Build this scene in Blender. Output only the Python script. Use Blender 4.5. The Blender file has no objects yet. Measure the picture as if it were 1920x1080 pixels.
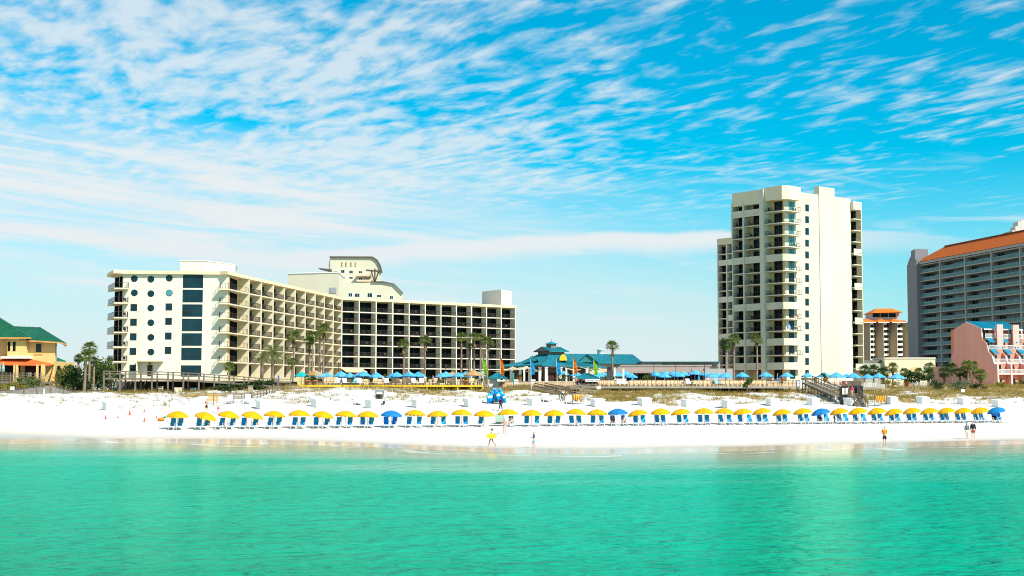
import bpy, bmesh, math, random
import numpy as np
from mathutils import Vector, Matrix, noise as mnoise
random.seed(7)
S = bpy.context.scene
COL = S.collection
F = 2667.0
CH = 5.3
TH = math.atan(187.0 / F)
cT, sT = math.cos(TH), math.sin(TH)

# ---------------------------------------------------------------- survey helpers (photo measurements -> metres)
def W(px, py, Y):
    """world point at distance Y seen at photo pixel (px, py)"""
    u = (px - 960) / F; v = (540 - py) / F
    s = Y / (cT - v * sT)
    return Vector((u * s, Y, CH + s * (sT + v * cT)))

def zy(py, Y):
    return W(960, py, Y).z

def X_(px, Y, z=7.0):
    return (px - 960) / F * (Y * cT + (z - CH) * sT)

ONES = 'zeroth first second third fourth fifth sixth seventh eighth ninth tenth eleventh twelfth thirteenth fourteenth fifteenth sixteenth seventeenth eighteenth nineteenth'.split()
def nth(n):
    if n < 20: return ONES[n]
    t = {2: 'twent', 3: 'thirt', 4: 'fort', 5: 'fift', 6: 'sixt', 7: 'sevent', 8: 'eight', 9: 'ninet'}[n // 10]
    return t + 'ieth' if n % 10 == 0 else t + 'y-' + ONES[n % 10]

# ---------------------------------------------------------------- materials
MATS = {}
def M(name, rgb, rough=0.7, var=0.10, scale=1.5, spec=0.3, metal=0.0, streak=False, bump=0.0, transl=0.0, alpha=1.0, rgb2=None, fine=0.0):
    if name in MATS: return MATS[name]
    m = bpy.data.materials.new(name); m.use_nodes = True
    nt = m.node_tree; N = nt.nodes; L = nt.links
    p = N['Principled BSDF']
    p.inputs['Roughness'].default_value = rough
    p.inputs['Specular IOR Level'].default_value = spec
    p.inputs['Metallic'].default_value = metal
    geo = N.new('ShaderNodeNewGeometry')
    mp = N.new('ShaderNodeMapping'); L.new(geo.outputs['Position'], mp.inputs['Vector'])
    if streak: mp.inputs['Scale'].default_value = (1, 1, 0.15)
    nz = N.new('ShaderNodeTexNoise'); nz.inputs['Scale'].default_value = scale; nz.inputs['Detail'].default_value = 5
    L.new(mp.outputs[0], nz.inputs['Vector'])
    mx = N.new('ShaderNodeMix'); mx.data_type = 'RGBA'
    c2 = rgb2 or [min(1, c * (1 + var)) for c in rgb]
    c1 = rgb if rgb2 else [c * (1 - var) for c in rgb]
    mx.inputs['A'].default_value = (*c1, 1); mx.inputs['B'].default_value = (*c2, 1)
    mr = N.new('ShaderNodeMapRange'); mr.inputs['From Min'].default_value = 0.3; mr.inputs['From Max'].default_value = 0.7
    L.new(nz.outputs['Fac'], mr.inputs['Value']); L.new(mr.outputs[0], mx.inputs['Factor'])
    col = mx.outputs['Result']
    L.new(col, p.inputs['Base Color'])
    if bump > 0:
        bz = N.new('ShaderNodeTexNoise'); bz.inputs['Scale'].default_value = scale * 6; L.new(geo.outputs['Position'], bz.inputs['Vector'])
        b = N.new('ShaderNodeBump'); b.inputs['Strength'].default_value = bump; b.inputs['Distance'].default_value = 0.05
        L.new(bz.outputs['Fac'], b.inputs['Height']); L.new(b.outputs[0], p.inputs['Normal'])
    if transl > 0:
        t = N.new('ShaderNodeBsdfTranslucent'); L.new(col, t.inputs['Color'])
        ms = N.new('ShaderNodeMixShader'); ms.inputs[0].default_value = transl
        L.new(p.outputs[0], ms.inputs[1]); L.new(t.outputs[0], ms.inputs[2])
        L.new(ms.outputs[0], N['Material Output'].inputs['Surface'])
    if alpha < 1:
        p.inputs['Alpha'].default_value = alpha
    MATS[name] = m
    return m

# ---------------------------------------------------------------- mesh builder
class MB:
    def __init__(s): s.v = []; s.f = []; s.mi = []; s.m = 0
    def mat(s, i): s.m = i; return s
    def face(s, pts):
        b = len(s.v); s.v += [tuple(p) for p in pts]; s.f.append(tuple(range(b, b + len(pts)))); s.mi.append(s.m)
    def hexa(s, c):      # 8 corners: bottom 4 ccw, top 4 ccw
        b = len(s.v); s.v += [tuple(p) for p in c]
        for q in ((3, 2, 1, 0), (4, 5, 6, 7), (0, 1, 5, 4), (1, 2, 6, 5), (2, 3, 7, 6), (3, 0, 4, 7)):
            s.f.append(tuple(b + i for i in q)); s.mi.append(s.m)
        return s
    def box(s, x0, x1, y0, y1, z0, z1):
        return s.hexa([(x0, y0, z0), (x1, y0, z0), (x1, y1, z0), (x0, y1, z0), (x0, y0, z1), (x1, y0, z1), (x1, y1, z1), (x0, y1, z1)])
    def prism(s, poly, z0, z1):   # poly: list of 2D points
        n = len(poly)
        ar = sum(poly[i][0] * poly[(i + 1) % n][1] - poly[(i + 1) % n][0] * poly[i][1] for i in range(n))
        if ar < 0: poly = poly[::-1]
        b = len(s.v)
        s.v += [(p[0], p[1], z0) for p in poly] + [(p[0], p[1], z1) for p in poly]
        s.f.append(tuple(b + i for i in range(n - 1, -1, -1))); s.mi.append(s.m)
        s.f.append(tuple(b + n + i for i in range(n))); s.mi.append(s.m)
        for i in range(n):
            j = (i + 1) % n
            s.f.append((b + i, b + j, b + n + j, b + n + i)); s.mi.append(s.m)
        return s
    def bar(s, p, q, w, h=None):  # rectangular bar p->q
        h = h or w; p = Vector(p); q = Vector(q); d = (q - p).normalized()
        a = d.cross(Vector((0, 0, 1)))
        a = Vector((1, 0, 0)) if a.length < 1e-4 else a.normalized()
        c = a.cross(d).normalized(); a = a * w / 2; c = c * h / 2
        return s.hexa([p - a - c, p + a - c, q + a - c, q - a - c, p - a + c, p + a + c, q + a + c, q - a + c])
    def tube(s, pts, r, n=6, caps=True):
        pts = [Vector(p) for p in pts]; rs = r if isinstance(r, (list, tuple)) else [r] * len(pts)
        b = len(s.v)
        for i, p in enumerate(pts):
            d = (pts[min(i + 1, len(pts) - 1)] - pts[max(i - 1, 0)]).normalized()
            a = d.cross(Vector((0.13, 1, 0.05))); a.normalize(); c = d.cross(a)
            for k in range(n):
                t = 2 * math.pi * k / n
                s.v.append(tuple(p + (a * math.cos(t) + c * math.sin(t)) * rs[i]))
        for i in range(len(pts) - 1):
            for k in range(n):
                k2 = (k + 1) % n
                s.f.append((b + i * n + k, b + i * n + k2, b + (i + 1) * n + k2, b + (i + 1) * n + k)); s.mi.append(s.m)
        if caps:
            s.f.append(tuple(b + k for k in range(n - 1, -1, -1))); s.mi.append(s.m)
            e = b + (len(pts) - 1) * n
            s.f.append(tuple(e + k for k in range(n))); s.mi.append(s.m)
        return s
    def lathe(s, prof, c=(0, 0, 0), n=16):
        b = len(s.v)
        for (r, z) in prof:
            for k in range(n):
                t = 2 * math.pi * k / n
                s.v.append((c[0] + r * math.cos(t), c[1] + r * math.sin(t), c[2] + z))
        for i in range(len(prof) - 1):
            for k in range(n):
                k2 = (k + 1) % n
                s.f.append((b + i * n + k, b + i * n + k2, b + (i + 1) * n + k2, b + (i + 1) * n + k)); s.mi.append(s.m)
        return s
    def build(s, name, mats, parent=None, smooth=False, bevel=0.0):
        me = bpy.data.meshes.new(name)
        o0 = parent_origin(parent)
        v = [(a - o0[0], b - o0[1], c - o0[2]) for a, b, c in s.v]
        me.from_pydata(v, [], s.f)
        if not isinstance(mats, (list, tuple)): mats = [mats]
        for m in mats: me.materials.append(m)
        if len(mats) > 1: me.polygons.foreach_set('material_index', s.mi)
        if smooth: me.polygons.foreach_set('use_smooth', [True] * len(me.polygons))
        me.update()
        o = bpy.data.objects.new(name, me); COL.objects.link(o)
        if parent: o.parent = parent
        return o

def parent_origin(p):
    t = Vector((0, 0, 0))
    while p: t += p.location; p = p.parent
    return t

def tag(o, label, cat, group=None, kind=None):
    o['label'] = label; o['category'] = cat
    if group: o['group'] = group
    if kind: o['kind'] = kind
    return o
def thing(name, label, cat, loc=(0, 0, 0), group=None):
    o = bpy.data.objects.new(name, None); COL.objects.link(o); o.location = loc; o.empty_display_size = 0.2
    return tag(o, label, cat, group)
def struct(o, kind='structure'):
    o['kind'] = kind; return o
def inst(name, mesh, parent, loc=(0, 0, 0), rz=0.0, sc=None):
    o = bpy.data.objects.new(name, mesh); COL.objects.link(o); o.parent = parent; o.location = loc; o.rotation_euler = (0, 0, rz)
    if sc: o.scale = sc
    return o
def copy_tree(root, loc, rz=0.0, label=None, group=None, sc=None):
    r = root.copy(); COL.objects.link(r); r.location = loc; r.rotation_euler = (0, 0, rz)
    if sc: r.scale = sc
    if label: r['label'] = label
    if group: r['group'] = group
    for ch in list(root.children):
        c = ch.copy(); COL.objects.link(c); c.parent = r
        for g in list(ch.children):
            d = g.copy(); COL.objects.link(d); d.parent = c
    return r
class Maker:
    """first call moves the prototype, later calls copy it with its parts"""
    def __init__(s, root): s.root = root; s.used = False
    def put(s, loc, rz=0.0, label=None, group=None, sc=None):
        if not s.used:
            s.used = True; r = s.root; r.location = loc; r.rotation_euler = (0, 0, rz)
            if sc: r.scale = sc
            if label: r['label'] = label
            if group: r['group'] = group
            return r
        return copy_tree(s.root, loc, rz, label, group, sc or (1, 1, 1))

class Fac:
    """a facade: straight line in plan with outward normal towards the sea"""
    def __init__(s, P0, P1):
        s.p = Vector(P0[:2]); q = Vector(P1[:2]); s.u = (q - s.p).normalized(); s.len = (q - s.p).length
        n = Vector((s.u.y, -s.u.x)); mid = (s.p + q) / 2
        s.n = n if n.dot(-mid) > 0 else -n
    def at(s, a, d=0.0): return s.p + s.u * a + s.n * d
    def at3(s, a, d, z): q = s.at(a, d); return Vector((q.x, q.y, z))
    def spx(s, px, z=14.0, d=0.0):
        k = (px - 960) / F; P = s.p + s.n * d; h = (z - CH) * sT
        return (k * (P.y * cT + h) - P.x) / (s.u.x - k * s.u.y * cT)
    def zpy(s, py, a): return zy(py, s.at(a).y)
    def box(s, mb, a0, a1, z0, z1, d0, d1):
        a, b, c, d = s.at(a0, d1), s.at(a1, d1), s.at(a1, d0), s.at(a0, d0)
        mb.prism([a, b, c, d], z0, z1); return mb
    def ang(s): return math.atan2(s.u.y, s.u.x)

# ---------------------------------------------------------------- terrain
SH = [(-4000, 170), (-150, 160), (-60, 143), (-50, 140), (-30, 136), (-16, 132), (-9, 124), (-3, 117.5), (6, 113.5), (14, 117), (25, 122.5), (47, 134), (70, 143), (150, 165), (4000, 190)]
SHX = [a for a, _ in SH]; SHY = [b for _, b in SH]
def shore1(x): return float(np.interp(x, SHX, SHY))
def shore(x): return (shore1(x - 4) + 2 * shore1(x) + shore1(x + 4)) / 4
def row(x): return 156 + 0.308 * (max(-140, min(180, x)) + 37)
PT = [0, 8, 18, 28, 40, 50, 62, 80, 110, 1e5]; PZ = [0.8, 1.15, 1.95, 2.75, 3.6, 4.4, 5.0, 5.4, 5.5, 5.5]
def gz(x, y):
    sh = shore(x); r = row(x)
    if y < sh: return max(-3.0, -0.028 * (sh - y))
    if y < r:
        s = (y - sh) / (r - sh); return 0.8 * s ** 1.35
    t = y - r
    z = float(np.interp(t, PT, PZ))
    fade = min(1, max(0, (t - 15) / 20)) * min(1, max(0, (95 - t) / 25))
    k = 1.0
    if x < -35: k = 1 - 0.16 * min(1, (-35 - x) / 12)
    z = 0.8 + (z - 0.8) * k
    if fade > 0:
        z += fade * (0.55 * mnoise.noise((x * 0.07, y * 0.09, 1.3)) + 0.5 * mnoise.noise((x * 0.2, y * 0.2, 5.1)) + 0.16 * mnoise.noise((x * 0.7, y * 0.7, 9.1)))
        if x > 0: z -= 0.55 * max(0.0, 1 - abs(t - 62) / 16) * min(1, x / 6)
    elif t < 40:
        z += 0.03 * mnoise.noise((x * 0.3, y * 0.3, 2.0))
    return z
def veg(x, y):
    t = y - row(x)
    n = 0.5 + 0.5 * mnoise.noise((x * 0.09, y * 0.13, 3.7)) + 0.35 * mnoise.noise((x * 0.4, y * 0.35, 8.2))
    if x > 12:
        lo, hi, s = 34, 46, 1.25
    elif x > -38:
        lo, hi, s = 36, 60, 0.75
        if t > 52: s = 1.1
    else:
        lo, hi, s = 46, 66, 0.8
    b = min(1, max(0, (t - lo) / (hi - lo)))
    k = 0.5 + mnoise.noise((x * 0.16, y * 0.30, 17.0)) * 1.1
    lit = 0.0
    if t > 24: lit = max(0.0, min(0.62, (k + .25 * mnoise.noise((x * .7, y * .7, 4.0)) - .22))) * min(1, (t - 24) / 8) * (1.0 if x > -40 else .55)
    return max(lit, max(0.0, min(1.0, (n * s * .8 + k * .45 + 0.42 * b - 0.62) * 1.9)) * (1 if t > lo - 4 else 0))
# ================================================================= world, sun, camera
SUN_EL, SUN_AZ = 42.0, 43.0      # azimuth from +X towards the camera
W_ = bpy.data.worlds.new("World"); S.world = W_; W_.use_nodes = True
def build_world():
    nt = W_.node_tree; N = nt.nodes; L = nt.links; N.clear()
    out = N.new('ShaderNodeOutputWorld'); bg = N.new('ShaderNodeBackground'); L.new(bg.outputs[0], out.inputs[0])
    bg.inputs['Strength'].default_value = SKY_STRENGTH
    sky = N.new('ShaderNodeTexSky'); sky.sky_type = 'NISHITA'; sky.sun_disc = False
    sky.sun_elevation = math.radians(SUN_EL)
    sky.sun_rotation = math.radians(90 + SUN_AZ)
    sky.air_density = 1.0; sky.dust_density = 0.3; sky.ozone_density = 2.0
    def val(x):
        return x
    def math_(op, a, b=None, c=None, clamp=False):
        n = N.new('ShaderNodeMath'); n.operation = op; n.use_clamp = clamp
        for i, x in enumerate((a, b, c)):
            if x is None: continue
            if isinstance(x, (int, float)): n.inputs[i].default_value = x
            else: L.new(x, n.inputs[i])
        return n.outputs[0]
    def smooth(x, lo, hi):
        n = N.new('ShaderNodeMapRange'); n.interpolation_type = 'SMOOTHSTEP'
        n.inputs['From Min'].default_value = lo; n.inputs['From Max'].default_value = hi
        L.new(x, n.inputs['Value']); return n.outputs[0]
    def comb(x, y, z=0.0):
        n = N.new('ShaderNodeCombineXYZ')
        for i, q in enumerate((x, y, z)):
            if isinstance(q, (int, float)): n.inputs[i].default_value = q
            else: L.new(q, n.inputs[i])
        return n.outputs[0]
    def noise(vec, scale, detail=4, rough=0.55, dist=0.0):
        n = N.new('ShaderNodeTexNoise'); n.inputs['Scale'].default_value = scale; n.inputs['Detail'].default_value = detail
        n.inputs['Roughness'].default_value = rough; n.inputs['Distortion'].default_value = dist
        L.new(vec, n.inputs['Vector']); return n.outputs['Fac']
    tc = N.new('ShaderNodeTexCoord'); sep = N.new('ShaderNodeSeparateXYZ'); L.new(tc.outputs['Generated'], sep.inputs[0])
    x, y, z = sep.outputs
    zc = math_('MAXIMUM', z, 0.012)
    az = math_('MULTIPLY', math_('ARCTAN2', x, y), 180 / math.pi)
    el = math_('MULTIPLY', math_('ARCSINE', z), 180 / math.pi)
    U = math_('DIVIDE', x, zc); V = math_('DIVIDE', y, zc)
    # --- rippled high cloud: a sheet seen in perspective
    ang = math.radians(24)
    ru = math_('ADD', math_('MULTIPLY', U, math.cos(ang)), math_('MULTIPLY', V, math.sin(ang)))
    rv = math_('SUBTRACT', math_('MULTIPLY', V, math.cos(ang)), math_('MULTIPLY', U, math.sin(ang)))
    P = comb(math_('MULTIPLY', ru, 1.0), math_('MULTIPLY', rv, 0.40), 0.0)
    warp = N.new('ShaderNodeTexNoise'); warp.inputs['Scale'].default_value = 2.2; warp.inputs['Detail'].default_value = 3; L.new(P, warp.inputs['Vector'])
    vm = N.new('ShaderNodeVectorMath'); vm.operation = 'MULTIPLY_ADD'; L.new(warp.outputs['Color'], vm.inputs[0]); vm.inputs[1].default_value = (0.22, 0.22, 0.0); L.new(P, vm.inputs[2])
    Pw = vm.outputs[0]
    r1 = noise(Pw, 10.5, 5, 0.54)
    r2 = noise(Pw, 2.4, 3, 0.5)
    big = noise(comb(math_('MULTIPLY', U, 0.5), math_('MULTIPLY', V, 0.35), 4.0), 1.6, 3, 0.5)
    cov = math_('ADD', math_('MULTIPLY', big, 0.55), math_('MULTIPLY', r2, 0.40))
    # more cover to the west and centre, thinner eastwards
    cov = math_('ADD', cov, math_('MULTIPLY', smooth(az, 14, -10), 0.16))
    cov = math_('SUBTRACT', cov, 0.045)
    dens = math_('ADD', math_('MULTIPLY', r1, 1.0), math_('SUBTRACT', cov, 0.5))
    rip = smooth(dens, 0.40, 0.80)
    rip = math_('MULTIPLY', rip, smooth(el, 5.8, 8.6))
    # --- streaky veil in the west (fans out towards the horizon)
    e2 = math_('ADD', el, math_('MULTIPLY', math_('ADD', az, 20), 0.11))
    st = noise(comb(math_('MULTIPLY', az, 0.055), math_('MULTIPLY', e2, 0.75), 2.0), 1.6, 6, 0.6, 0.6)
    veil = math_('MULTIPLY', smooth(e2, 11.6, 9.6), smooth(e2, 2.0, 7.5))
    wside = smooth(az, 9.5, -12)
    veil = math_('MULTIPLY', math_('MULTIPLY', veil, wside), math_('ADD', 0.45, math_('MULTIPLY', smooth(st, 0.33, 0.68), 0.85)))
    # --- long bank over the hotel roofs
    wob = math_('MULTIPLY', math_('SUBTRACT', noise(comb(az, math_('MULTIPLY', el, 0.5), 7.0), 0.35, 5, 0.6), 0.5), 0.55)
    ebank = math_('ADD', math_('ADD', el, wob), math_('MULTIPLY', math_('POWER', math_('MULTIPLY', math_('SUBTRACT', az, 7.0), 0.075), 2.0), 0.65))
    bank = math_('MULTIPLY', smooth(ebank, 6.35, 6.08), smooth(ebank, 5.15, 5.85))
    bank = math_('MULTIPLY', bank, math_('MULTIPLY', smooth(az, -15, -6), smooth(az, 22, 8)))
    streak2 = math_('MULTIPLY', smooth(noise(comb(math_('MULTIPLY', az, 0.10), math_('MULTIPLY', math_('ADD', el, math_('MULTIPLY', az, 0.06)), 0.9), 11.0), 1.5, 6, 0.62, 0.5), 0.50, 0.78), math_('MULTIPLY', smooth(el, 0.8, 3.2), smooth(el, 10.5, 7.0)))
    # --- haze towards the horizon
    haze = math_('MULTIPLY', smooth(el, 9.5, 0.8), math_('SUBTRACT', 0.94, math_('MULTIPLY', smooth(az, 6, 17), 0.34)))
    def u(a, b):   # union of coverages
        return math_('SUBTRACT', 1.0, math_('MULTIPLY', math_('SUBTRACT', 1.0, a), math_('SUBTRACT', 1.0, b)))
    cl = u(math_('MULTIPLY', rip, 0.78), u(math_('MULTIPLY', veil, 0.93), u(math_('MULTIPLY', bank, 0.96), math_('MULTIPLY', streak2, 0.7))))
    # clear-sky colour
    gm = N.new('ShaderNodeGamma'); L.new(sky.outputs[0], gm.inputs[0]); gm.inputs[1].default_value = 1.0
    tint = N.new('ShaderNodeMix'); tint.data_type = 'RGBA'; tint.blend_type = 'MULTIPLY'; tint.inputs['Factor'].default_value = 1.0
    L.new(sky.outputs[0], tint.inputs['A']); tint.inputs['B'].default_value = SKY_TINT
    m1 = N.new('ShaderNodeMix'); m1.data_type = 'RGBA'; L.new(haze, m1.inputs['Factor']); L.new(tint.outputs['Result'], m1.inputs['A']); m1.inputs['B'].default_value = HAZE_COL
    m2 = N.new('ShaderNodeMix'); m2.data_type = 'RGBA'; L.new(cl, m2.inputs['Factor']); L.new(m1.outputs['Result'], m2.inputs['A']); m2.inputs['B'].default_value = CLOUD_COL
    L.new(m2.outputs['Result'], bg.inputs['Color'])
SKY_STRENGTH = 0.082
SKY_TINT = (0.0, 1.16, 1.34, 1)
HAZE_COL = (6.9, 7.55, 7.75, 1)
CLOUD_COL = (7.25, 7.75, 7.95, 1)
build_world()

sun = bpy.data.lights.new('sun', 'SUN'); sun.energy = 5.0; sun.angle = math.radians(0.5); sun.color = (1.0, 0.94, 0.84)
so = bpy.data.objects.new('sun', sun); COL.objects.link(so)
d = Vector((math.cos(math.radians(SUN_EL)) * math.cos(math.radians(SUN_AZ)), -math.cos(math.radians(SUN_EL)) * math.sin(math.radians(SUN_AZ)), math.sin(math.radians(SUN_EL))))
so.rotation_euler = d.to_track_quat('Z', 'Y').to_euler(); so.location = d * 300

cam = bpy.data.cameras.new('camera'); co = bpy.data.objects.new('camera', cam); COL.objects.link(co)
cam.sensor_width = 36; cam.lens = 36 * F / 1920; cam.clip_start = 0.5; cam.clip_end = 20000
co.location = (0, 0, CH); co.rotation_euler = (math.pi / 2 + TH, 0, 0); S.camera = co
S.view_settings.view_transform = 'Standard'; S.view_settings.look = 'None'; S.view_settings.exposure = 0.45; S.view_settings.gamma = 1
S.cycles.filter_width = 1.0; S.cycles.max_bounces = 8; S.cycles.diffuse_bounces = 2; S.cycles.glossy_bounces = 3; S.cycles.transparent_max_bounces = 12

# ================================================================= ground sheet
def axis(lo, hi, step, far, k=1.35):
    a = list(np.arange(lo, hi + 1e-6, step)); s = step
    while a[-1] < far[1]: s *= k; a.append(a[-1] + s)
    s = step
    while a[0] > far[0]: s *= k; a.insert(0, a[0] - s)
    return a
def grid(name, xs, ys, zf, m):
    nx, ny = len(xs), len(ys)
    v = np.empty((ny, nx, 3), np.float32)
    X, Y = np.meshgrid(xs, ys); v[..., 0] = X; v[..., 1] = Y
    v[..., 2] = [[zf(a, b) for a in xs] for b in ys]
    idx = np.arange(nx * ny).reshape(ny, nx)
    q = np.stack([idx[:-1, :-1], idx[:-1, 1:], idx[1:, 1:], idx[1:, :-1]], -1).reshape(-1, 4)
    me = bpy.data.meshes.new(name); me.vertices.add(nx * ny); me.vertices.foreach_set('co', v.reshape(-1))
    me.loops.add(q.size); me.loops.foreach_set('vertex_index', q.reshape(-1)); me.polygons.add(len(q))
    me.polygons.foreach_set('loop_start', np.arange(0, q.size, 4)); me.polygons.foreach_set('loop_total', np.full(len(q), 4))
    me.polygons.foreach_set('use_smooth', np.ones(len(q), bool))
    me.update(); me.validate(); me.materials.append(m)
    o = bpy.data.objects.new(name, me); COL.objects.link(o)
    return o, v.reshape(-1, 3)
def vattr(o, name, vals):
    a = o.data.attributes.new(name, 'FLOAT', 'POINT'); a.data.foreach_set('value', np.asarray(vals, np.float32))

def sand_mat():
    m = bpy.data.materials.new('sand'); m.use_nodes = True; nt = m.node_tree; N = nt.nodes; L = nt.links; p = N['Principled BSDF']
    geo = N.new('ShaderNodeNewGeometry')
    av = N.new('ShaderNodeAttribute'); av.attribute_name = 'veg'
    aw = N.new('ShaderNodeAttribute'); aw.attribute_name = 'wet'
    n1 = N.new('ShaderNodeTexNoise'); n1.inputs['Scale'].default_value = 0.5; n1.inputs['Detail'].default_value = 8; L.new(geo.outputs['Position'], n1.inputs['Vector'])
    dry = N.new('ShaderNodeMix'); dry.data_type = 'RGBA'; L.new(n1.outputs['Fac'], dry.inputs['Factor'])
    dry.inputs['A'].default_value = (0.56, 0.54, 0.49, 1); dry.inputs['B'].default_value = (0.69, 0.672, 0.63, 1)
    n2 = N.new('ShaderNodeTexNoise'); n2.inputs['Scale'].default_value = 1.3; n2.inputs['Detail'].default_value = 8; n2.inputs['Roughness'].default_value = 0.7; L.new(geo.outputs['Position'], n2.inputs['Vector'])
    lit = N.new('ShaderNodeMix'); lit.data_type = 'RGBA'; L.new(n2.outputs['Fac'], lit.inputs['Factor'])
    lit.inputs['A'].default_value = (0.20, 0.14, 0.05, 1); lit.inputs['B'].default_value = (0.50, 0.38, 0.20, 1)
    # litter threshold
    th = N.new('ShaderNodeMath'); th.operation = 'MULTIPLY_ADD'; L.new(n2.outputs['Fac'], th.inputs[0]); th.inputs[1].default_value = 1.6; 
    sub = N.new('ShaderNodeMath'); sub.operation = 'SUBTRACT'; L.new(av.outputs['Fac'], sub.inputs[0]); sub.inputs[1].default_value = 1.15
    L.new(sub.outputs[0], th.inputs[2])
    mr = N.new('ShaderNodeMapRange'); L.new(th.outputs[0], mr.inputs['Value']); mr.inputs['From Min'].default_value = 0.0; mr.inputs['From Max'].default_value = 0.5
    c = N.new('ShaderNodeMix'); c.data_type = 'RGBA'; L.new(mr.outputs[0], c.inputs['Factor']); L.new(dry.outputs['Result'], c.inputs['A']); L.new(lit.outputs['Result'], c.inputs['B'])
    wet = N.new('ShaderNodeMix'); wet.data_type = 'RGBA'; L.new(aw.outputs['Fac'], wet.inputs['Factor']); L.new(c.outputs['Result'], wet.inputs['A']); wet.inputs['B'].default_value = (0.60, 0.50, 0.38, 1)
    L.new(wet.outputs['Result'], p.inputs['Base Color'])
    ro = N.new('ShaderNodeMapRange'); L.new(aw.outputs['Fac'], ro.inputs['Value']); ro.inputs['From Min'].default_value = 0.3; ro.inputs['From Max'].default_value = 1.0; ro.inputs['To Min'].default_value = 0.9; ro.inputs['To Max'].default_value = 0.13
    L.new(ro.outputs[0], p.inputs['Roughness'])
    sp = N.new('ShaderNodeMapRange'); L.new(aw.outputs['Fac'], sp.inputs['Value']); sp.inputs['To Min'].default_value = 0.05; sp.inputs['To Max'].default_value = 0.30
    L.new(sp.outputs[0], p.inputs['Specular IOR Level'])
    b = N.new('ShaderNodeBump'); n3 = N.new('ShaderNodeTexNoise'); n3.inputs['Scale'].default_value = 2.2; n3.inputs['Detail'].default_value = 6; L.new(geo.outputs['Position'], n3.inputs['Vector'])
    L.new(n3.outputs['Fac'], b.inputs['Height']); b.inputs['Distance'].default_value = 0.12
    bs = N.new('ShaderNodeMapRange'); L.new(aw.outputs['Fac'], bs.inputs['Value']); bs.inputs['From Max'].default_value = 0.25; bs.inputs['To Min'].default_value = 0.8; bs.inputs['To Max'].default_value = 0.0
    L.new(bs.outputs[0], b.inputs['Strength']); L.new(b.outputs[0], p.inputs['Normal'])
    return m
xs = axis(-105, 140, 0.6, (-5000, 5000)); ys = axis(104, 262, 0.6, (-300, 9000))
gr, gv = grid('sand', xs, ys, gz, sand_mat()); struct(gr)
vattr(gr, 'veg', [veg(a, b) if b > 150 else 0.0 for a, b, c in gv])
def wetf(a, b, c):
    if b > 175: return 0.0
    q = b - shore(a) + 0.8 * mnoise.noise((a * 0.12, 0.3, 7.0))
    wid = 13.0 + 4.0 * mnoise.noise((a * 0.05, 2.0, 1.0))
    wid *= 0.8 + 0.2 * min(1, max(0, (a + 40) / 40))
    e = q / wid
    if e < 0.55: return 1.0
    return max(0.0, min(1.0, (1.25 - e) / 0.7)) ** 1.2
vattr(gr, 'wet', [wetf(a, b, c) for a, b, c in gv])

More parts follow.
